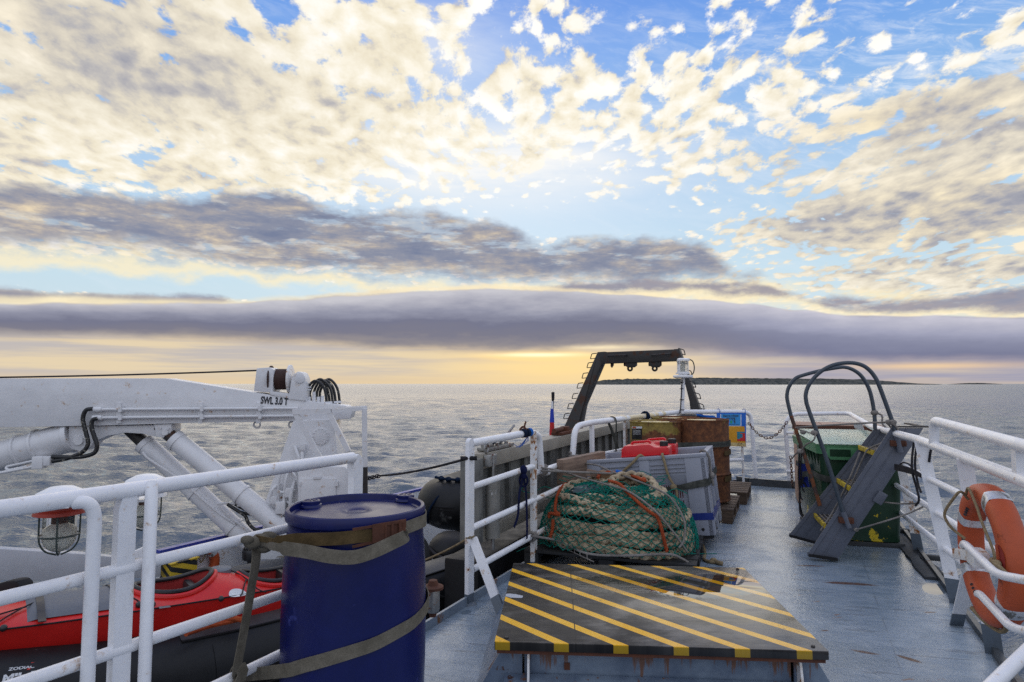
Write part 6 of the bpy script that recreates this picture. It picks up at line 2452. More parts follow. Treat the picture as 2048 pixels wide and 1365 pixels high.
# strap round the bin, ropes over its edge
b = MB()
pts = [bp_(0.62, -0.004, 0.435), bp_(0.8, -0.006, 0.445), bp_(1.0, -0.006, 0.475), bp_(BWd + 0.004, -0.006, 0.49), bp_(BWd + 0.008, 0.02, 0.492), bp_(BWd + 0.008, BD - 0.02, 0.51)]
b.strip(pts, [0.035, 0.045, 0.06, 0.06, 0.06, 0.06], 0.003, bzv)
tag(b.build('lashing_strap', 'webbing_dark'), 'dark grey flat strap round the middle of the grey plastic bin', 'strap')
b = MB()
b.tube(spline([bp_(0.70, 0.30, BH_ - 0.02), bp_(0.72, 0.04, BH_ + 0.012), bp_(0.735, -0.012, BH_ - 0.02), bp_(0.76, -0.012, 0.56), bp_(0.80, -0.02, 0.47), bp_(0.815, -0.018, 0.40), bp_(0.80, -0.012, 0.30), bp_(0.82, -0.012, 0.2)], 6), 0.012, 8)
b.ellipsoid(bp_(0.795, -0.025, 0.46), 0.03, 0.025, 0.03, 10, 8)
tag(b.build('tie_rope', 'rope_tan'), 'tan rope knotted on the bin strap and hung over the bin front', 'rope')
b = MB()
b.tube(spline([bp_(0.55, 0.1, BH_ - 0.02), bp_(0.52, 0.02, BH_ + 0.015), bp_(0.46, -0.012, BH_ - 0.04), bp_(0.36, -0.015, 0.62), bp_(0.26, -0.06, 0.53)], 6), 0.012, 8)
tag(b.build('tie_rope', 'rope_tan'), 'tan rope slanting down over the left half of the bin rim', 'rope')
b = MB()
b.tube(spline([bp_(BWd - 0.06, 0.2, BH_ - 0.0), bp_(BWd - 0.02, 0.10, BH_ + 0.014), bp_(BWd + 0.016, 0.09, BH_ - 0.04), bp_(BWd + 0.016, 0.10, 0.60), bp_(BWd + 0.018, 0.11, 0.50), bp_(BWd + 0.02, 0.12, 0.44)], 6), 0.012, 8)
b.ellipsoid(bp_(BWd + 0.02, 0.105, 0.53), 0.025, 0.03, 0.03, 10, 8)
tag(b.build('tie_rope', 'rope_grey'), 'grey rope knotted over the right hand corner of the plastic bin', 'rope')
# plank leaning beside the bin
b = MB()
b.beam(at(1120, 945, 5.62), at(1205, 925, 6.22), 0.07, 0.22, UP, 0.004)
tag(b.build('wooden_plank', 'plank_wood'), 'thick brown timber plank on edge left of the grey plastic bin', 'plank')

# ---- hawser pile under a net, on a black pallet
PC = V(0.86, 5.22, 0.0)
pa_ = V(0.94, -0.34, 0).normalized()
pb_ = V(0.34, 0.94, 0).normalized()
RAx, RBx, RZx, ZC = 0.63, 0.49, 0.53, 0.10
pt_ = pallet(PC + pa_ * 0.0 + pb_ * 0.02, pa_, 1.30, 0.98, 'pallet_black', 'black plastic pallet under the netted rope pile', 0.155)


SE, PE = 2.3, 2.7            # squareness of the heap in plan and in height


def onpile(u, v, ex=0.0):
    d = ray(u, v)
    o = V(0, 0, CAMZ) - (PC + UP * ZC)
    A_ = V(o.dot(pa_) / (RAx + ex), o.dot(pb_) / (RBx + ex), o.z / (RZx + ex))
    D_ = V(d.dot(pa_) / (RAx + ex), d.dot(pb_) / (RBx + ex), d.z / (RZx + ex))
    a_, b_, c_ = D_.dot(D_), 2 * A_.dot(D_), A_.dot(A_) - 1
    disc = b_ * b_ - 4 * a_ * c_
    t = 3.6
    best, bt = 1e9, 5.0
    while t < 7.0:
        q = A_ + D_ * t
        g = (abs(q.x) ** SE + abs(q.y) ** SE) ** (PE / SE) + abs(q.z) ** PE - 1
        if g < best:
            best, bt = g, t
        if g < 0:
            break
        t += 0.008
    return V(0, 0, CAMZ) + d * bt


def plait(b, path, rad_, closed=True, pitch=0.20):
    """a thick plaited rope: strands laid both ways round the path"""
    fr = b.frames(path, closed)
    n = len(path)
    acc = [0.0]
    for i in range(1, n):
        acc.append(acc[-1] + (path[i] - path[i - 1]).length)
    for sgn in (1, -1):
        for k in range(2):
            pts = []
            for i in range(n):
                a = sgn * acc[i] / pitch * 2 * math.pi + k * math.pi + (0.0 if sgn > 0 else math.pi / 2)
                w = rad_ * (0.56 + 0.06 * sgn * math.sin(acc[i] / pitch * 4 * math.pi))
                pts.append(path[i] + (fr[i][0] * math.cos(a) + fr[i][1] * math.sin(a)) * w)
            b.tube(pts, rad_ * 0.48, 7, closed=closed)


hw = thing('hawser_coil', 'heap of thick plaited cream mooring rope coiled under a green net', 'rope coil', V(PC.x, PC.y, 0.155))
rnd = random.Random(11)
lv = 0
z = 0.195
while z < 0.60:
    f = max(0.04, 1 - ((z - ZC) / RZx) ** PE) ** (1 / PE)
    tl = rnd.uniform(-0.02, 0.02)
    ph = rnd.uniform(0, 6.28)
    ph2 = rnd.uniform(0, 6.28)
    N = 150
    path = []
    for i in range(N):
        a = 2 * math.pi * i / N
        q = 1 + 0.02 * math.sin(2 * a + ph) + 0.015 * math.sin(3 * a + ph2)
        ex = 2.0 / 2.3
        ca, sa = math.cos(a), math.sin(a)
        path.append(PC + pa_ * (math.copysign(abs(ca) ** ex, ca) * (RAx * f - 0.045) * q) + pb_ * (math.copysign(abs(sa) ** ex, sa) * (RBx * f - 0.045) * q) + UP * (z + tl * ca * 1.6 + 0.014 * math.sin(2 * a + ph2) + 0.01 * math.sin(5 * a + ph)))
    b = MB()
    plait(b, path, 0.037, True, 0.17)
    b.build('rope_turn', 'hawser', hw, 60)
    z += 0.060
for (cx_, cy_, cz_, r1, r2, tilt) in ((0.10, -0.06, 0.575, 0.25, 0.19, 0.05), (0.14, -0.02, 0.63, 0.17, 0.12, 0.08), (-0.2, -0.04, 0.56, 0.24, 0.16, -0.02)):
    path = [PC + pa_ * (cx_ + r1 * math.cos(a)) + pb_ * (cy_ + r2 * math.sin(a)) + UP * (cz_ - tilt * r1 * math.cos(a) + 0.06 * math.sin(a)) for a in [2 * math.pi * i / 80 for i in range(80)]]
    b = MB()
    plait(b, path, 0.036, True, 0.17)
    b.build('rope_turn', 'hawser', hw, 60)
b = MB()
b.ellipsoid((0, 0, 0), RAx - 0.10, RBx - 0.10, RZx - 0.12, 28, 16)
b.bm.transform(Matrix.Translation(PC + UP * ZC) @ Matrix.Rotation(math.atan2(pa_.y, pa_.x), 4, 'Z'))
bmesh.ops.bisect_plane(b.bm, geom=b.bm.verts[:] + b.bm.edges[:] + b.bm.faces[:], plane_co=(0, 0, 0.16), plane_no=(0, 0, 1), clear_inner=True)
b.build('dark_core', 'rope_dark', hw)  # solid core added inside; the shade between turns is in its dark colour

# the net
b = MB()
rnd = random.Random(21)
NN = 48


def net_pt(th, t, ex=0.012):
    a = min(1.0, max(0.0, t)) * math.pi / 2
    f, h = math.cos(a), math.sin(a)
    ca, sa = math.cos(th), math.sin(th)
    e_ = 2.0 / SE
    zz = ZC + 0.075 + (RZx - 0.066) * h
    fz = max(0.0, 1 - ((zz - ZC) / (RZx + ex)) ** PE) ** (1 / PE)
    return PC + pa_ * (math.copysign(abs(ca) ** e_, ca) * (RAx + ex) * fz) + pb_ * (math.copysign(abs(sa) ** e_, sa) * (RBx + ex) * fz) + UP * zz


jit = {}


def node(i, j):
    key = (i % (2 * NN), j)
    if key not in jit:
        jit[key] = (rnd.uniform(-0.028, 0.028), rnd.uniform(-0.011, 0.011))
    dth, dt = jit[key]
    th = 2 * math.pi * i / (2 * NN) + dth
    t = (j / 27.0) ** 0.92 * 0.97 + dt
    return net_pt(th, t)


for j in range(0, 25):
    for i in range(2 * NN):
        if (i + j) % 2:
            continue
        p = node(i, j)
        for di in (-1, 1):
            q = node(i + di, j + 1)
            m = (p + q) / 2 + (p + q - PC * 2 - UP * 0.4).normalized() * -0.004 + UP * rnd.uniform(-0.006, 0.002)
            b.tube([p, m, q], 0.0032, 5, caps=False)
        b.ellipsoid(p, 0.0065, 0.0065, 0.0065, 6, 4)
# slack, bunched meshes by the top and along the foot
for k in range(46):
    if k < 20:
        u, v = rnd.uniform(1110, 1205), rnd.uniform(958, 1000)
    elif k < 38:
        u, v = rnd.uniform(1245, 1330), rnd.uniform(940, 1015)
    else:
        u, v = rnd.choice(((1100, 1075), (1372, 1100), (1350, 1095))), 0
        u, v = u[0] + rnd.uniform(-10, 14), u[1] + rnd.uniform(-14, 12)
    pts = [onpile(u, v, 0.02)]
    for s_ in range(4):
        u += rnd.uniform(-26, 26)
        v += rnd.uniform(-10, 14)
        pts.append(onpile(u, min(v, 1108), rnd.uniform(0.01, 0.04)))
    b.tube(spline(pts, 4), 0.0032, 5, caps=False)
tag(b.build('cargo_net', 'net_green', smooth=60), 'green knotted fishing net spread over the mooring rope heap', 'net')
b = MB()
S_ = [onpile(u, v, -0.02) for u, v in ((1140, 985), (1160, 978), (1185, 976), (1208, 985), (1200, 992), (1170, 993))]
rnd = random.Random(2)
cbag = onpile(1178, 984, -0.02)
b.ellipsoid(cbag, 0.15, 0.07, 0.05, 24, 14)
for v in b.bm.verts:
    d_ = (v.co - cbag)
    v.co += d_.normalized() * rnd.uniform(-0.012, 0.012)
tag(b.build('plastic_bag', 'bag_dark'), 'crumpled dark plastic bag caught under the green net', 'bag')


def pile_rope(name, pix, r_, mat, label, ex=0.03, twist=True, pre=(), post=()):
    pts = list(pre) + [onpile(u, v, ex) for u, v in pix] + list(post)
    path = spline(pts, 10)
    b = MB()
    if twist:
        fr = b.frames(path)
        acc = 0.0
        accs = [0.0]
        for i in range(1, len(path)):
            acc += (path[i] - path[i - 1]).length
            accs.append(acc)
        # resample finely so the lay of the strands shows
        fine = []
        n = max(12, int(acc / (r_ * 0.7)))
        j = 0
        for i in range(n + 1):
            s_ = acc * i / n
            while j < len(accs) - 2 and accs[j + 1] < s_:
                j += 1
            f = (s_ - accs[j]) / max(1e-6, accs[j + 1] - accs[j])
            fine.append(path[j].lerp(path[j + 1], min(1, max(0, f))))
        fr = b.frames(fine)
        for k in range(3):
            b.tube([fine[i] + (fr[i][0] * math.cos(k * 2.094 + acc * i / n / (r_ * 5.5) * 2 * math.pi) + fr[i][1] * math.sin(k * 2.094 + acc * i / n / (r_ * 5.5) * 2 * math.pi)) * r_ * 0.5 for i in range(n + 1)], r_ * 0.58, 6)
    else:
        b.tube(path, r_, 8)
    return tag(b.build(name, mat, smooth=60), label, 'rope')


pile_rope('orange_rope', ((1150, 964), (1132, 968), (1119, 982), (1112, 1003), (1111, 1022), (1119, 1030)), 0.0135, 'rope_orange', 'orange rope curving down the left shoulder of the rope heap', post=(at(1100, 1027, 5.06), at(1098, 1036, 5.06)))
pile_rope('orange_rope', ((1106, 1040), (1105, 1058), (1100, 1076)), 0.0135, 'rope_orange', 'short orange rope end at the left foot of the rope heap')
pile_rope('orange_rope', ((1217, 962), (1238, 968), (1255, 985), (1268, 997), (1284, 1012), (1302, 1026), (1314, 1034), (1322, 1055), (1328, 1080), (1334, 1104)), 0.0135, 'rope_orange', 'orange rope running down the right front of the netted rope heap')
pile_rope('orange_rope', ((1196, 956), (1200, 949), (1216, 945), (1232, 946)), 0.0135, 'rope_orange', 'orange rope loop on top of the wood blocks, left of a blue binding', 0.06)
pile_rope('orange_rope', ((1244, 948), (1262, 952), (1276, 956), (1290, 962), (1282, 952), (1268, 949)), 0.0135, 'rope_orange', 'orange rope coil right of a blue binding at the top of the heap', 0.06)
b = MB()
b.tube([onpile(1232, 945, 0.06), onpile(1244, 948, 0.06)], 0.024, 10)
tag(b.build('blue_binding', 'rope_blue'), 'bright blue binding on the orange rope at the top of the heap', 'binding')
for (u, v), tw, sz, lb in (((1221, 958), 0.5, (0.20, 0.10, 0.09), 'wood block lying on top of the netted rope heap, front one'), ((1196, 950), -0.5, (0.20, 0.07, 0.06), 'dark wood block on the heap beside the timber plank')):
    b = MB()
    q = onpile(u, v, 0.02)
    b.box(q, sz, (V(math.cos(tw), -math.sin(tw), -0.25), V(math.sin(tw), math.cos(tw), 0)), 0.006)
    tag(b.build('wood_block', 'block_wood' if tw > 0 else 'plank_wood'), lb, 'wood block')
pile_rope('lashing_rope', ((1154, 953), (1201, 966), (1247, 979), (1279, 997), (1314, 1026), (1349, 1068), (1374, 1104)), 0.0078, 'rope_grey', 'grey lashing rope from the rail bend across the heap to its right foot', 0.05, pre=(RA.pt(1083, 936, 0.0), at(1120, 942, 5.2)))
pile_rope('lashing_rope', ((1222, 943), (1261, 957), (1312, 978), (1343, 998), (1368, 1041), (1368, 1080), (1358, 1096)), 0.0078, 'rope_grey', 'grey lashing rope from the pipe end knot over the right shoulder of the heap', 0.05, pre=(low0 + V(0.03, -0.03, -0.02), at(1190, 930, 5.7)))
b = MB()
b.tube(sag(RA.pt(1082, 942, 0.02), onpile(1236, 948, 0.05), 0.0, 8), 0.009, 6)
tag(b.build('lashing_rope', 'rope_grey'), 'level grey rope stretched from the rail bend past the timber plank', 'rope')
b = MB()
b.tube(spline([RA.pt(1062, 1072, 0.03), at(1119, 1083, 4.98), at(1169, 1106, 4.80), at(1236, 1112, 4.70), at(1333, 1109, 4.66), at(1362, 1117, 4.66), at(1380, 1128, 4.66)], 8), 0.009, 6)
for u in (1122, 1136, 1149, 1160, 1174):
    v0_ = 1083 + (u - 1119) * 0.46
    q = at(u, v0_, 4.97 - (u - 1119) * 0.0036)
    b.tube([q, q - UP * 0.035], 0.004, 5)
    b.tube([q - UP * 0.035, q - UP * 0.035 + V(0.05, -0.012, -0.02)], 0.004, 5)
tag(b.build('net_foot_rope', 'rope_grey'), 'grey foot rope of the net along the front of the black pallet', 'rope')
# rope end on the deck
b = MB()
path = spline([at(1388, 1070, 5.3), atz(1402, 1085, 0.03), atz(1410, 1105, 0.014), atz(1408, 1118, 0.014), atz(1420, 1124, 0.014), atz(1432, 1125, 0.014)], 8)
b.tube(path, 0.013, 8)
b.ellipsoid(atz(1427, 1121, 0.02), 0.03, 0.025, 0.02, 10, 6)
b.tube(spline([atz(1430, 1124, 0.015), atz(1438, 1126, 0.018), atz(1446, 1128, 0.014)], 6), 0.018, 8)
tag(b.build('rope_end', 'rope_tan'), 'tan rope end with a knot lying on the deck right of the heap', 'rope')
# ================================================================== sea side (right of the picture)
# ---- signs on the stern rail
SD = (c2 - c1)
SP = VPlane((c1.x, c1.y), math.degrees(math.atan2(SD.x, SD.y)))


def sq(u0, v0, u1, v1, off): return [SP.pt(u0, v0, off), SP.pt(u1, v0, off), SP.pt(u1, v1, off), SP.pt(u0, v1, off)]


sg = thing('sign_board', 'blue garbage collection sign with white edge hung on the stern rail', 'sign', SP.pt(1462, 852, 0.05))
b = MB()
b.prism(sq(1433, 826, 1491.5, 891, 0.040), SP.n * 0.006)
b.build('backing', 'sign_blue', sg)
b = MB()
b.prism(sq(1440.5, 829, 1482.5, 853, 0.047), SP.n * 0.002)
b.build('white_border', 'sticker', sg)
b = MB()
b.prism(sq(1442.3, 828.6, 1481, 851.8, 0.0495), SP.n * 0.002)
b.build('panel', 'sign_light', sg)
xd = SP.d
text_mesh('Место сбора', 0.044, SP.pt(1461.5, 834.2, 0.052), xd, UP, 'letter_black', 'lettering', sg, 0.0005, 'CENTER', bold=0.001, sx=0.95)
text_mesh('мусора', 0.044, SP.pt(1461.5, 839.0, 0.052), xd, UP, 'letter_black', 'lettering', sg, 0.0005, 'CENTER', bold=0.001, sx=0.95)
for u, m in ((1450, 'sticker'), (1456, 'sign_red'), (1462.5, 'sign_green')):
    b = MB()
    b.prism([SP.pt(u - 2.2, 842.4, 0.052), SP.pt(u + 2.2, 842.4, 0.052), SP.pt(u + 1.8, 847.4, 0.052), SP.pt(u - 1.8, 847.4, 0.052)], SP.n * 0.001)
    b.prism([SP.pt(u - 1.0, 841.2, 0.052), SP.pt(u + 1.0, 841.2, 0.052), SP.pt(u + 1.6, 842.2, 0.052), SP.pt(u - 1.6, 842.2, 0.052)], SP.n * 0.001)
    b.build('bin_symbol', m, sg)
b = MB()
q = SP.pt(1469.5, 840.2, 0.052)
b.lathe([(0.009, 0), (0.009, 0.001), (0, 0.001)], q, SP.n, 12)
b.prism([SP.pt(1468.3, 841.8, 0.052), SP.pt(1470.8, 841.8, 0.052), SP.pt(1470.5, 847.4, 0.052), SP.pt(1468.7, 847.4, 0.052)], SP.n * 0.001)
b.prism([SP.pt(1465.2, 841.4, 0.052), SP.pt(1468.3, 842.0, 0.052), SP.pt(1468.3, 842.9, 0.052), SP.pt(1465.2, 842.0, 0.052)], SP.n * 0.001)
b.build('person_symbol', 'letter_black', sg)
b = MB()
for k in range(14):
    u = 1449.5 + k * 2.0
    b.prism(sq(u, 849.3, u + 1.5, 850.1, 0.052), SP.n * 0.001)
b.build('small_print', 'letter_black', sg)
b = MB()
for u in (1437, 1488):
    b.tube([SP.pt(u, 823, 0.0) + (SP.n * math.cos(a) + UP * math.sin(a)) * 0.036 for a in [i * math.pi / 6 for i in range(12)]], 0.004, 5, closed=True)
b.build('tie', 'rope_blue', sg)
so_ = thing('sign_board', 'orange sign with a red and teal block design hung under the blue sign', 'sign', SP.pt(1464, 893, 0.05))
b = MB()
b.prism([SP.pt(1436, 852.5, 0.050), SP.pt(1488.5, 853.3, 0.050), SP.pt(1491.5, 893.8, 0.050), SP.pt(1437, 891.5, 0.050)], SP.n * 0.005)
b.build('panel', 'sign_orange', so_)
b = MB()
b.prism([SP.pt(1437, 885, 0.0555), SP.pt(1490.8, 886, 0.0555), SP.pt(1491.3, 893.2, 0.0555), SP.pt(1437, 891.2, 0.0555)], SP.n * 0.001)
b.build('ochre_band', 'drum_lid', so_)
b = MB()
b.prism([SP.pt(1474, 863.8, 0.0555), SP.pt(1489.5, 864, 0.0555), SP.pt(1490, 866.5, 0.0555), SP.pt(1480, 866.2, 0.0555), SP.pt(1480, 868, 0.0555), SP.pt(1485, 868.2, 0.0555), SP.pt(1485, 876, 0.0555), SP.pt(1480, 876, 0.0555), SP.pt(1480, 878.5, 0.0555), SP.pt(1474.3, 878.3, 0.0555)], SP.n * 0.001)
b.build('teal_block', 'sign_teal', so_)
b = MB()
b.prism([SP.pt(1480.1, 866.4, 0.0555), SP.pt(1490, 866.7, 0.0555), SP.pt(1490.6, 882.8, 0.0555), SP.pt(1474.5, 882.6, 0.0555), SP.pt(1474.4, 878.7, 0.0555), SP.pt(1480.1, 878.8, 0.0555), SP.pt(1480.1, 876.2, 0.0555), SP.pt(1485.2, 876.2, 0.0555), SP.pt(1485.2, 868.0, 0.0555), SP.pt(1480.1, 867.8, 0.0555)], SP.n * 0.001)
b.build('red_block', 'sign_red', so_)
# gear lying on the drums by the stern rail
b = MB()
q = at(1376, 831.5, 8.3)
b.lathe([(0.0, -0.02), (0.10, -0.02), (0.115, 0.0), (0.10, 0.022), (0.0, 0.026)], q, UP, 24)
tag(b.build('round_cover', 'black_plastic'), 'black round cover lying behind the drums below the stern lantern', 'cover')
b = MB()
rnd = random.Random(9)
for k in range(5):
    pts = [at(1388 + k * 2, 830 + k * 0.6, 8.4), at(1402 + k * 3, 832 + k * 0.5, 8.35 + 0.05 * k), at(1418 + k * 2, 835 + rnd.uniform(-1, 1), 8.4), at(1432, 837.5, 8.45)]
    b.tube(spline(pts, 5), 0.016, 6)
tag(b.build('blue_rope', 'rope_blue'), 'bundle of bright blue rope behind the drums beside the blue sign', 'rope')

# ---- stern gate chain


def chain(b, path, link=0.05, r_=0.006):
    acc = [0.0]
    for i in range(1, len(path)):
        acc.append(acc[-1] + (path[i] - path[i - 1]).length)
    n = int(acc[-1] / (link * 0.72))
    j = 0
    for k in range(n):
        s_ = (k + 0.5) * acc[-1] / n
        while j < len(acc) - 2 and acc[j + 1] < s_:
            j += 1
        f = (s_ - acc[j]) / max(1e-6, acc[j + 1] - acc[j])
        p = path[j].lerp(path[j + 1], f)
        t_ = (path[j + 1] - path[j]).normalized()
        s1 = t_.cross(UP) if abs(t_.z) < 0.9 else t_.cross(V(1, 0, 0))
        s1 = s1.normalized()
        s2 = t_.cross(s1)
        s_v = s1 if k % 2 else s2
        b.tube([p + t_ * math.cos(a) * link / 2 + s_v * math.sin(a) * link * 0.3 for a in [i * math.pi / 5 for i in range(10)]], r_, 5, closed=True)


g0, g1 = at(1497, 846, 9.0), at(1574, 844, 8.75)
b = MB()
chain(b, spline([g0, at(1510, 862, 8.95), at(1522, 872, 8.92), at(1537, 877, 8.88), at(1552, 870, 8.83), at(1564, 858, 8.79), g1], 8), 0.05, 0.0055)
tag(b.build('gate_chain', 'chain_steel'), 'rusty chain sagging across the open stern gate', 'chain')
b = MB()
chain(b, [at(1581, 913, 8.6), at(1583, 940, 8.6), at(1585, 972, 8.6)], 0.05, 0.0055)
tag(b.build('hanging_chain', 'chain_steel'), 'short chain hanging straight down beside the right stern gate post', 'chain')

# ---- rail along the sea side
RR = VPlane((2.79, 4.286), 22.0)


def lean(z): return 0.158 * (1.07 - z) / 1.07


rr = thing('guard_rail', 'white guard rail with leaning flat posts along the sea side, holding the orange ring', 'railing', (2.95, 4.22, 0))
zr = 1.04
r2a = at(1743, 854, 6.1)
far_rail = rounded([at(1580, 972, 8.85), at(1568.5, 829, 8.85), at(1700, 826.5, 8.75), at(1718, 846, 6.9), r2a, RR.pt(1833, 879)], 0.28, 9)
MB().tube(rounded([at(1580, 972, 8.85), at(1568.5, 828.5, 8.85), at(1698, 827, 8.75), at(1745, 855, 6.05), RR.pt(1833, 878.5)], 0.22, 9), 0.028, 14).build('top_rail', 'white_enamel', rr)
MB().tube([RR.pt(1833, 878.5), RR.pt(2120, 990)], 0.029, 14).build('top_rail', 'white_enamel', rr)
MB().tube(rounded([RR.pt(1868, 896, 0.0), RR.pt(1868, 842, 0.0), RR.pt(2048, 893, 0.0), RR.pt(2160, 925, 0.0)], 0.07, 8), 0.029, 14).build('upper_rail', 'white_enamel', rr)
q0, q1 = RR.pt(2034, 890), RR.pt(2040, 958)
b = MB()
b.beam(q0, Vector((q0.x, q0.y, q1.z)), 0.03, 0.055, RR.d)
b.build('short_post', 'white_enamel', rr)
for (ua, va), (ub, vb), z in (((1786, 922.5), (2012, 1034), 0.82), ((1786, 966.5), (1866, 1020), 0.595), ((1786, 1014), (1880, 1089), 0.36)):
    o = lean(z)
    p, q = RR.pt(ua, va, o), RR.pt(ub, vb, o)
    d_ = (q - p).normalized()
    MB().tube([p - d_ * 1.6, q + d_ * (0.2 if z > 0.8 else 1.6 if z > 0.5 else 0.55)], 0.021, 12).build('rail', 'white_enamel' if z != 0.36 else 'white_enamel', rr)


def lean_post(top, base, w, th, rusty=False, foot=0.16):
    top, base = Vector(top), Vector(base)
    d = (RR.n - RR.d * 0.25).normalized()
    k = (top - base).normalized()
    nn_ = d.cross(k).normalized()
    f = base + k * (foot / k.z)
    b = MB()
    b.prism([f - d * w / 2, f + d * w / 2, top + d * w / 2, top - d * w / 2], nn_ * th)
    b.bm.transform(Matrix.Translation(-nn_ * th / 2))
    b.build('post', 'rusty_enamel' if rusty else 'white_enamel', rr)
    b = MB()
    w2 = w * 1.08
    b.prism([base - d * w2 / 2 - k * 0.02, base + d * w2 / 2 - k * 0.02, f + d * w2 / 2, f - d * w2 / 2], nn_ * (th * 1.2))
    b.bm.transform(Matrix.Translation(-nn_ * th * 0.6))
    b.build('post_foot', 'foot_grey', rr)


def base_at(Y): return V(XR(Y) - 0.02, Y, 0.0)


lean_post(RR.pt(1842, 884), base_at(4.24), 0.078, 0.016)
bt = base_at(5.52)
p5 = at(1790, 866, 5.5)
lean_post(p5 + V(0.0, 0.0, -0.02), bt, 0.07, 0.016, True)
lean_post(RR.pt(1929, 919), base_at(3.47), 0.075, 0.016)
lean_post(at(1745, 855, 6.05) + V(0.35, 0.9, -0.02), base_at(7.1), 0.085, 0.016, True)
for yy in (8.2,):
    pass
b = MB()
b.tube([at(1591, 850, 8.6), at(1594, 985, 8.6)], 0.018, 8)
b.build('post', 'rusty_enamel', rr)
for v in (866, 943):
    b = MB()
    b.tube([at(1572, v, 8.82), at(1740, v + (2 if v < 900 else 0), 8.7)], 0.018, 8)
    b.build('rail', 'white_enamel', rr)
# inner brace and the pipe cradle that holds the ring
b = MB()
i0, i1 = at(1944, 1122, 3.52), atz(1913, 1252, 0.0)
k = (i0 - i1).normalized()
f = i1 + k * 0.115
dd_ = V(0.97, -0.24, 0)
b.prism([f - dd_ * 0.034, f + dd_ * 0.034, i0 + dd_ * 0.034, i0 - dd_ * 0.034], V(0.12, 0.25, 0) * 0.06)
b.build('brace', 'white_enamel', rr)
b = MB()
b.prism([i1 - dd_ * 0.036, i1 + dd_ * 0.036, f + dd_ * 0.036, f - dd_ * 0.036], V(0.12, 0.25, 0) * 0.07)
b.bm.transform(Matrix.Translation(V(0, -0.002, 0)))
b.build('brace_foot', 'foot_grey', rr)
MB().tube(rounded([at(1950, 1118, 3.55), at(1922, 1098, 3.45), at(1929, 1087, 2.95), at(1994, 1150, 2.54), at(2080, 1166, 2.30)], 0.07, 7), 0.017, 12).build('ring_cradle', 'white_enamel', rr)
MB().tube(rounded([at(1975, 1215, 3.40), at(1953, 1200, 3.25), at(1957, 1186, 2.95), at(2022, 1256, 2.52), at(2090, 1272, 2.30)], 0.07, 7), 0.017, 12).build('ring_cradle', 'white_enamel', rr)
b = MB()
b.beam(at(1916, 1108, 3.20), at(1964, 1114, 2.86), 0.05, 0.05, UP, 0.006)
b.beam(at(1948, 1110, 2.92), at(1964, 1122, 2.78), 0.06, 0.07, UP, 0.006)
b.build('clamp', 'rusty_enamel', rr)

# ---- orange life ring
rc = at(1982, 1108, 2.93)
rax = (-RR.n + V(-0.012, -0.04, 0)).normalized()
lup = UP - RR.n * 0.20
rt, RP_, rup, rsd = ring_buoy('life_ring', 'big faded orange life ring with silver bands standing in the sea side rail', rc, rax, 0.262, 0.057, (-0.42, 1.10, 2.10, -2.25), lup)


def ringpt(a, q, ex=0.0):
    o = rup * math.cos(a) + rsd * math.sin(a)
    sq_ = 0.86 + 0.14 * abs(math.cos(2 * q))
    r_ = 0.057
    return rc + o * (0.262 + math.cos(q) * (r_ * 1.02 / sq_ * 0.92 + ex)) + rax * math.sin(q) * (r_ * 0.92 / sq_ + ex)


b = MB()
rows = []
for i in range(11):
    a = -1.44 + 0.22 * (i - 5) / 5
    hw_ = 0.62 * math.sqrt(max(0.03, 1 - ((i - 5) / 5.2) ** 2))
    rows.append([ringpt(a, 1.45 + hw_ * (j - 4) / 4, 0.0022) for j in range(9)])
b.grid(rows)
b.build('hand_pocket', 'buoy_pocket', rt)
b = MB()
b.strip([ringpt(-1.44 + 0.22 * (j - 4) / 4, 1.45, 0.004) for j in range(9)], 0.014, 0.006, rax)
b.build('pocket_bar', 'buoy_orange', rt)
b = MB()
rnd = random.Random(3)
for a in (-0.72, -0.80, -0.88, -0.98, -1.06, -1.9, -1.98, 0.62, 0.70, 0.78, 0.86, 1.5, 1.58, 2.5, 2.6, 2.7):
    q_ = 2.75 if a < 0 else 2.2
    for j in range(2):
        s_ = rnd.uniform(0.02, 0.05)
        b.strip([ringpt(a, q_ + 0.10 * j, 0.0025), ringpt(a + s_ * 0.6, q_ + 0.10 * j + 0.12, 0.0025)], 0.008, 0.001, rup)
b.build('faded_lettering', 'letter_black', rt)
pts = [ringpt(0.25, 1.6, 0.015), ringpt(0.05, 1.2, 0.02), ringpt(-0.35, 1.9, 0.02), ringpt(-0.75, 1.8, 0.03), ringpt(-1.1, 1.5, 0.03), ringpt(-1.32, 1.2, 0.03), ringpt(-1.46, 1.4, 0.02)]
MB().tube(spline(pts, 8), 0.0062, 8).build('grab_line', 'rope_tan', rt)
pts = [ringpt(0.22, 1.9, 0.012), at(1921, 984, 2.98), at(1905, 1000, 3.0), at(1890, 1024, 3.02), at(1892, 1040, 3.02), at(1905, 1058, 3.0), at(1930, 1078, 2.96)]
MB().tube(spline(pts, 8), 0.0062, 8).build('grab_line', 'rope_tan', rt)
b = MB()
b.tube(spline([ringpt(-1.46, 1.9, 0.02), ringpt(-1.50, 1.4, 0.03), ringpt(-1.52, 1.0, 0.03), ringpt(-1.60, 0.7, 0.02)], 6), 0.011, 8)
b.ellipsoid(ringpt(-1.49, 1.3, 0.02), 0.02, 0.02, 0.016, 10, 6)
b.build('line_knot', 'rope_tan', rt)
b = MB()
b.tube(spline([ringpt(2.75, 0.9, 0.01), ringpt(3.0, 0.3, 0.012), ringpt(-2.9, 0.1, 0.012), ringpt(-2.5, 0.3, 0.012), ringpt(-2.3, 0.9, 0.01)], 7), 0.010, 8)
b.build('grab_line', 'rope_tan', rt)

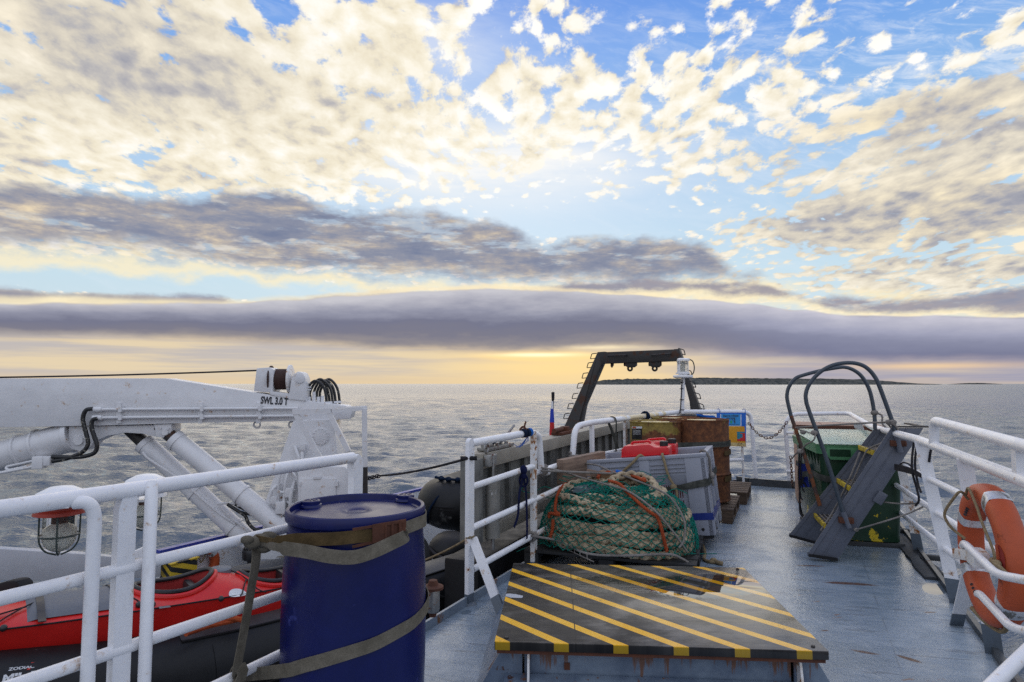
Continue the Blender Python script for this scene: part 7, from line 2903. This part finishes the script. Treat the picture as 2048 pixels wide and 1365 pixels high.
# near handrail, bottom right corner
b = MB()
b.tube([at(1940, 1415, 1.75), at(2110, 1248, 2.25)], 0.020, 12)
p_ = at(2110, 1248, 2.25)
b.tube([p_, Vector((p_.x, p_.y, 0.0))], 0.020, 12)
p_ = at(1940, 1415, 1.75)
b.tube([p_, Vector((p_.x, p_.y, 0.0))], 0.020, 12)
tag(b.build('stair_handrail', 'white_enamel'), 'slanting white handrail pipe in the lower right corner of the deck', 'handrail')

# ---- green wheeled bin
BHD = 13.6
gy = V(math.sin(R(BHD)), math.cos(R(BHD)), 0)
gx = V(gy.y, -gy.x, 0)
GF = V(3.44, 5.64, 0)            # front corner, sea side
gb2 = thing('waste_bin', 'dark green waste bin with a pale green lid and yellow scratches behind the ladder', 'waste bin', GF - gx * 0.305 + gy * 0.5)


def gpt(x, y, z):
    """x from the front right corner to the left, y into the depth; the body widens upwards"""
    tp = 0.035 * z / 0.9
    cx_, cy_ = 0.305, 0.52
    sx_ = 1 + tp / 0.305
    return GF - gx * (cx_ + (x - cx_) * sx_) + gy * (cy_ + (y - cy_) * (1 + tp / 0.52)) + UP * z


b = MB()
W_, D_, H_ = 0.61, 1.04, 0.895
ring_ = []
def bin_ring(z, ins=0.0):
    r_ = 0.05
    pts = []
    for (cx_, cy_, a0) in ((r_ + ins, r_ + ins, math.pi), (W_ - r_ - ins, r_ + ins, 1.5 * math.pi), (W_ - r_ - ins, D_ - r_ - ins, 0), (r_ + ins, D_ - r_ - ins, 0.5 * math.pi)):
        for k in range(6):
            a = a0 + k * math.pi / 10
            pts.append(gpt(cx_ + r_ * math.cos(a), cy_ + r_ * math.sin(a), z))
    return pts
zs_ = [0.03, 0.05, 0.12, 0.125, 0.45, 0.75, H_]
rows = [bin_ring(z, 0.0 if z > 0.04 else 0.02) for z in zs_]
for A, B in zip(rows, rows[1:]):
    pass
b.grid([r_ + r_[:1] for r_ in rows])
b.bm.faces.new([b.bm.verts.new(p) for p in rows[0]])
b.build('body', 'bin_green', gb2, 40)
b = MB()
rim = [(bin_ring(H_ - 0.085), 0), (bin_ring(H_ - 0.08, -0.025), 0), (bin_ring(H_ + 0.0, -0.03), 0), (bin_ring(H_ + 0.004, 0.02), 0)]
b.grid([r_[0] + r_[0][:1] for r_ in rim])
b.build('rim', 'lid_rim_green', gb2, 30)
b = MB()
b.prism([gpt(0.40, -0.035, H_ - 0.02), gpt(0.57, -0.035, H_ - 0.02), gpt(0.57, -0.035, H_ - 0.085), gpt(0.54, -0.035, H_ - 0.13), gpt(0.22, -0.035, H_ - 0.13), gpt(0.19, -0.035, H_ - 0.085), gpt(0.19, -0.035, H_ - 0.02)], gy * 0.02, 0.004)
b.build('handle_panel', 'lid_rim_green', gb2)
b = MB()
b.prism([gpt(0.545, -0.036, H_ - 0.035), gpt(0.39, -0.036, H_ - 0.035), gpt(0.39, -0.036, H_ - 0.10), gpt(0.545, -0.036, H_ - 0.10)], gy * 0.01)
b.build('hand_slot', 'bin_green', gb2)
b = MB()
for k in range(7):
    y = 0.08 + k * 0.12
    b.prism([gpt(W_ + 0.022, y, H_ - 0.085), gpt(W_ + 0.0, y, H_ - 0.20), gpt(W_ - 0.005, y, H_ - 0.20), gpt(W_ - 0.005, y, H_ - 0.085)], gy * 0.012)
b.build('rim_rib', 'bin_green', gb2)
b = MB()
lz = H_ + 0.012
rows = []
for i in range(9):
    f = i / 8
    row = []
    for j in range(9):
        g = j / 8
        x = -0.035 + (W_ + 0.07) * f
        y = -0.045 + (D_ + 0.08) * g
        edge = min(f, 1 - f, g * 1.0, 1 - g)
        row.append(gpt(x, y, lz + 0.030 * min(1, edge * 6) + 0.05 * g))
    rows.append(row)
b.grid(rows)
bmesh.ops.solidify(b.bm, geom=b.bm.faces[:], thickness=0.02)
b.build('lid', 'lid_green', gb2, 30)
for yy in (0.06, 0.95):
    MB().box(GF - gx * 0.30 + gy * yy + UP * 0.02, (0.66, 0.14, 0.04), (gx, gy), 0.004).build('skid', 'wet_wood', gb2)
b = MB()
zz = 0.60
b.strip([gpt(0.45, -0.012, zz - 0.02), gpt(W_ - 0.03, -0.010, zz - 0.01), gpt(W_ + 0.012, 0.03, zz), gpt(W_ + 0.014, 0.3, zz), gpt(W_ + 0.06, 0.5, zz - 0.05), gpt(W_ + 0.014, 0.8, zz), gpt(W_ + 0.01, D_, zz)], 0.055, 0.004, UP)
tag(b.build('lashing_strap', 'webbing_dark'), 'grey strap round the green waste bin, with a twisted slack end', 'strap')
# tan crate behind the bin
b = MB()
ck = thing('wooden_crate', 'pale brown wooden crate whose top shows behind the green bin lid', 'crate', (4.02, 7.85, 0))
cx_, cy_ = V(4.02, 7.85, 0), 0
b.box(cx_ + UP * 0.47, (0.92, 0.62, 0.92), (V(0.93, -0.37, 0), V(0.37, 0.93, 0)), 0.004)
b.build('sides', 'crate_wood', ck)
for k in range(3):
    MB().box(cx_ + V(0.93, -0.37, 0) * (-0.325 + 0.325 * k) + UP * 0.942, (0.318, 0.70, 0.024), (V(0.93, -0.37, 0), V(0.37, 0.93, 0)), 0.003).build('lid_board', 'crate_wood', ck)
MB().box(cx_ + V(0.37, 0.93, 0) * -0.36 + UP * 0.92, (1.0, 0.02, 0.06), (V(0.93, -0.37, 0), V(0.37, 0.93, 0)), 0.003).build('batten', 'rust', ck)

# ---- boarding ladder lashed in front of the bin
LP = VPlane((2.49, 5.26), 106.0)
ld = thing('boarding_ladder', 'grey steel boarding ladder with yellow edged treads and two hooped handrails', 'ladder', (2.62, 5.5, 0))
LWID = 0.50
zfix = []


def stringer(pts, off):
    P = [LP.pt(u, v, off) for u, v in pts]
    b = MB()
    b.prism(P, LP.n * -0.035, 0.003)
    b.build('stringer', 'ladder_grey', ld)
    return P


near_s = stringer([(1617, 1113), (1675, 1121), (1847, 857), (1786, 857)], 0.0)
far_s = stringer([(1579.5, 1074), (1634, 1088), (1781, 859), (1752, 859)], -LWID)
for P, off in ((near_s, 0.0), (far_s, -LWID)):
    b = MB()
    for f in (0.0,):
        a_, c_ = P[0].lerp(P[1], 0.0), P[3]
        b.beam(P[0] + LP.n * 0.004, P[3] + LP.n * 0.004, 0.006, 0.03, LP.d)
        b.beam(P[0].lerp(P[1], 0.45) + LP.n * 0.003, P[3].lerp(P[2], 0.45) + LP.n * 0.003, 0.004, 0.006, LP.d)
    b.build('stringer_rib', 'ladder_grey', ld)
    b = MB()
    b.beam(P[0] + UP * 0.012 - LP.n * 0.01, P[1] + UP * 0.008 - LP.n * 0.01, 0.07, 0.02)
    b.build('shoe', 'rubber_black', ld)
ax_s = (near_s[3] - near_s[0]).normalized()
for u, v in ((1652, 1050), (1702, 975), (1749, 903)):
    p = LP.pt(u, v, -0.04)
    q = p - LP.n * (LWID - 0.04)
    m_ = (p + q) / 2
    t_ = MB()
    t_.box(m_ + LP.d * 0.10 - UP * 0.012, (0.20, (q - p).length, 0.024), (LP.d, -LP.n), 0.002)
    tr = t_.build('tread', 'tread_grip', ld)
    b = MB()
    b.box(m_ - LP.d * 0.008 - UP * 0.012, (0.018, (q - p).length - 0.004, 0.040), (LP.d, -LP.n), 0.002)
    b.box(m_ + LP.d * 0.208 - UP * 0.012, (0.018, (q - p).length - 0.004, 0.030), (LP.d, -LP.n), 0.002)
    b.build('yellow_nosing', 'tread_yellow', tr)
    b = MB()
    for k in range(5):
        b.box(m_ + LP.d * (0.03 + 0.035 * k) + UP * 0.002, (0.008, (q - p).length - 0.03, 0.006), (LP.d, -LP.n))
    b.build('grip_strip', 'rope_grey', tr)
    b = MB()
    b.beam(m_ + LP.d * 0.02 - UP * 0.035 + LP.n * (LWID / 2 - 0.03), m_ + LP.d * 0.15 - UP * 0.035 + LP.n * (LWID / 2 - 0.03), 0.03, 0.02)
    b.beam(m_ + LP.d * 0.02 - UP * 0.035 - LP.n * (LWID / 2 - 0.05), m_ + LP.d * 0.15 - UP * 0.035 - LP.n * (LWID / 2 - 0.05), 0.03, 0.02)
    b.build('tread_cleat', 'ladder_grey', tr)
nr_pts = [(1696, 1052), (1684, 1018), (1652, 915), (1618, 822), (1612, 800), (1612, 786), (1618, 770), (1632, 752), (1650, 738), (1672, 729), (1700, 726), (1722, 730), (1738, 740), (1752, 758), (1763, 784), (1787, 850), (1795, 874)]
MB().tube(spline([LP.pt(u, v, 0.03) for u, v in nr_pts], 5), 0.0165, 12).build('handrail', 'pipe_grey', ld)
fr_up = [(1582, 832), (1575.5, 805), (1574, 790), (1578, 774), (1590, 758), (1606, 751), (1640, 742), (1670, 736.5), (1690, 735), (1708, 741), (1724, 754), (1737, 776), (1744, 800), (1749, 832), (1750, 859)]
MB().tube(spline([LP.pt(u, v, -LWID + 0.03) for u, v in fr_up], 5), 0.0165, 12).build('handrail', 'pipe_grey', ld)
MB().tube(spline([LP.pt(u, v, -LWID + 0.03) for u, v in ((1640, 1012), (1618, 940), (1597, 876), (1582, 832))], 5), 0.0165, 12).build('handrail_foot', 'pipe_rusty', ld)
for (ua, va, ub, vb) in ((1686, 1024, 1698, 1056), (1792, 866, 1801, 905)):
    b = MB()
    a_, c_ = LP.pt(ua, va, 0.03), LP.pt(ub, vb, 0.03)
    b.tube([a_, c_], 0.022, 10)
    b.build('handrail_socket', 'ladder_grey', ld)
    b = MB()
    m_ = a_.lerp(c_, 0.55)
    b.box(m_ - LP.n * 0.012, (0.11, 0.05, 0.045), (LP.d, -LP.n), 0.004)
    for s_ in (-0.045, 0.045):
        b.lathe([(0.010, 0), (0.010, 0.012), (0, 0.012)], m_ + LP.d * s_ + LP.n * 0.012, LP.n, 6)
    b.build('socket_clamp', 'rust', ld)
b = MB()
b.beam(near_s[3] - LP.n * 0.02 + UP * 0.012, near_s[2] + LP.d * 0.05 - LP.n * 0.02 + UP * 0.012, 0.05, 0.012)
b.beam(near_s[2] - LP.n * 0.02 + UP * 0.010 + LP.d * 0.02, near_s[2] - LP.n * (LWID - 0.02) + UP * 0.010 + LP.d * 0.02, 0.04, 0.012)
hk = near_s[2] + LP.d * 0.07 - LP.n * 0.02
b.prism([hk + UP * 0.018, hk + LP.d * 0.035 + UP * 0.018, hk + LP.d * 0.04 - UP * 0.10, hk + LP.d * 0.005 - UP * 0.11], LP.n * -0.02)
b.build('hook_plate', 'black_iron', ld)
b = MB()
q = LP.pt(1760, 996, 0.01)
b.box(q, (0.10, 0.03, 0.07), (ax_s, -LP.n), 0.006)
b.build('side_lug', 'ladder_grey', ld)

# ---- ropes on the ladder, bin and rail


def rope(pts, r_, mat, label, name='tie_rope', cat='rope', n=8, knots=()):
    b = MB()
    b.tube(spline(pts, n), r_, 7)
    for kq, kr in knots:
        b.ellipsoid(kq, kr, kr, kr * 0.8, 10, 7)
    return tag(b.build(name, mat, smooth=60), label, cat)


rope([LP.pt(1720, 905, -0.05), LP.pt(1700, 955, -0.1), LP.pt(1668, 1020, -0.15), LP.pt(1641, 1062, -0.05)], 0.0072, 'rope_grey', 'pale grey rope running down over the ladder treads')
rope([LP.pt(1765, 886, -0.03), LP.pt(1738, 898, -0.12), LP.pt(1728, 912, -0.12), LP.pt(1706, 962, -0.15), LP.pt(1690, 990, -0.12)], 0.0072, 'rope_grey', 'second grey rope looped over the upper ladder tread')
k_ = LP.pt(1629, 866, 0.03)
rope([k_ + V(0, -0.025, 0.0), k_ + V(-0.02, -0.02, -0.06), at(1612, 890, 5.45), at(1602, 902, 5.55), at(1592, 908, 5.7), at(1584, 918, 5.75)], 0.0065, 'rope_grey', 'grey rope knotted on the near hoop and led to the far hoop', knots=((k_, 0.03), (at(1600, 903, 5.57), 0.028)))
rope([LP.pt(1588, 856, -LWID + 0.03), at(1640, 852, 5.5), at(1690, 849, 5.35), at(1745, 846, 5.25), LP.pt(1778, 845, 0.03)], 0.008, 'rope_grey', 'thin rope stretched across above the green bin lid', knots=((LP.pt(1778, 845, 0.03), 0.028),))
rope([LP.pt(1590, 858, -LWID), at(1607, 862, 5.7), at(1622, 867, 5.5), k_], 0.0065, 'rope_grey', 'grey rope lying along the left edge of the green bin lid', knots=((at(1606, 865, 5.66), 0.026),))
t1_ = LP.pt(1749, 826, -LWID + 0.03)
rope([t1_ + V(-0.03, 0, 0), t1_ + V(0.05, -0.02, -0.02), t1_ + V(0.04, -0.05, -0.10), t1_ + V(0.10, -0.1, -0.16), LP.pt(1775, 846, 0.0)], 0.008, 'rope_grey', 'grey rope knotted high on the far hoop by the ladder top', knots=((t1_, 0.032),))
t2_ = LP.pt(1784, 845, 0.03)
rope([t2_ + V(-0.03, -0.02, 0.01), t2_ + V(0.02, -0.03, -0.04), t2_ + V(0.05, -0.02, -0.12), t2_ + V(0.03, 0.0, -0.16)], 0.008, 'rope_grey', 'grey rope knot on the near hoop just above the ladder top', knots=((t2_ + V(0, -0.01, 0), 0.03),))
rope([LP.pt(1762, 1004, -0.03), at(1800, 1008, 5.0), at(1842, 1007, 4.75)], 0.0065, 'rope_grey', 'grey rope from the ladder lug to the sea side rail')
rope([LP.pt(1712, 1060, 0.03), at(1760, 1046, 4.9), at(1810, 1030, 4.8), at(1851, 1012, 4.7)], 0.0065, 'rope_grey', 'grey rope rising from the lower ladder to the leaning rail post', knots=((LP.pt(1712, 1060, 0.02), 0.02),))
b = MB()
for k in range(4):
    b.tube(spline([at(1790, 930 + k * 3, 5.0), at(1808, 934 + k * 3, 4.85), at(1828, 941 + k * 2.5, 4.6), at(1843, 950 + k * 1.5, 4.45)], 6), 0.008, 6)
b.tube(spline([at(1797, 932, 4.95), at(1806, 926, 4.9), at(1818, 929, 4.8), at(1826, 940, 4.65)], 6), 0.006, 6)
tag(b.build('black_cable', 'rope_dark'), 'bundle of thin black cables lashed along the rail right of the ladder', 'cable')
for pts, lb in (([(1828, 884, 4.55), (1824, 920, 4.55), (1826, 950, 4.55), (1833, 975, 4.55), (1838, 1000, 4.5), (1831, 1012, 4.55)], 'dark rope tail hanging in a crook from the rail beside the ladder'),
                ([(1834, 884, 4.45), (1830, 930, 4.45), (1836, 968, 4.45), (1842, 985, 4.4)], 'thin dark rope hanging from the rail end close to the leaning post'),
                ([(1864, 868, 4.3), (1864, 890, 4.3), (1861, 905, 4.3), (1858, 925, 4.3)], 'frayed dark rope hanging from the ladder hook plate')):
    rope([at(*q) for q in pts], 0.008, 'rope_dark', lb)
b = MB()
for k, (u, v0_, v1_) in enumerate(((1599, 905, 1000), (1603, 906, 985), (1601, 960, 1032), (1607, 955, 975))):
    b.tube(spline([at(u, v0_, 6.3), at(u - 2, (v0_ + v1_) / 2, 6.3), at(u + 2, v1_ - 8, 6.3), at(u + 6, v1_, 6.28)], 6), 0.008, 6)
b.tube(spline([at(1599, 1000, 6.3), at(1600, 1025, 6.25), at(1607, 1036, 6.2)], 6), 0.008, 6)
tag(b.build('hanging_lines', 'rope_dark'), 'dark thin lines hanging down left of the green bin', 'rope')
b = MB()
b.strip(spline([at(1605, 928, 6.35), at(1606, 952, 6.33), at(1610, 975, 6.3)], 5), 0.09, 0.01, V(1, 0, 0))
tag(b.build('blue_rag', 'cap_blue'), 'blue cloth tucked behind the left side of the green bin', 'cloth')

# ---- rotten dark timbers along the waterway
for (ua, va, ub, vb, w_, h_, lb) in ((1775, 1052, 1862, 1155, 0.10, 0.035, 'dark wet timber lying along the deck edge right of the green bin'),
                                      (1797, 1066, 1884, 1150, 0.06, 0.03, 'narrow black timber at the very edge of the deck by the rail posts')):
    a_, c_ = atz(ua, va, 0.02), atz(ub, vb, 0.02)
    b = MB()
    n = 14
    side = (c_ - a_).normalized().cross(UP)
    rnd = random.Random(int(ua))
    rows = []
    for i in range(n + 1):
        p = a_.lerp(c_, i / n)
        ww = w_ / 2 * rnd.uniform(0.75, 1.1)
        hh = h_ * rnd.uniform(0.5, 1.1)
        rows.append([Vector((p.x, p.y, 0)) + side * s_ * ww + UP * z_ for s_, z_ in ((-1, 0.0), (-0.9, hh * 0.8), (-0.3, hh), (0.4, hh * 0.85), (0.9, hh * 0.7), (1, 0.0))])
    b.grid(rows)
    b.bm.faces.new([b.bm.verts.new(p) for p in rows[0]])
    b.bm.faces.new([b.bm.verts.new(p) for p in rows[-1]])
    tag(b.build('rotten_timber', 'wet_wood'), lb, 'timber')
for u, v, lb in ((1876, 1117, 'short dark wood chock against the rail between two leaning posts'), (1806, 1062, 'small dark chock beside the foot of the rusty leaning post')):
    b = MB()
    b.box(atz(u, v, 0.022), (0.16, 0.05, 0.04), (V(0.9, -0.4, 0), V(0.4, 0.9, 0)), 0.006)
    tag(b.build('wood_chock', 'wet_wood'), lb, 'chock')
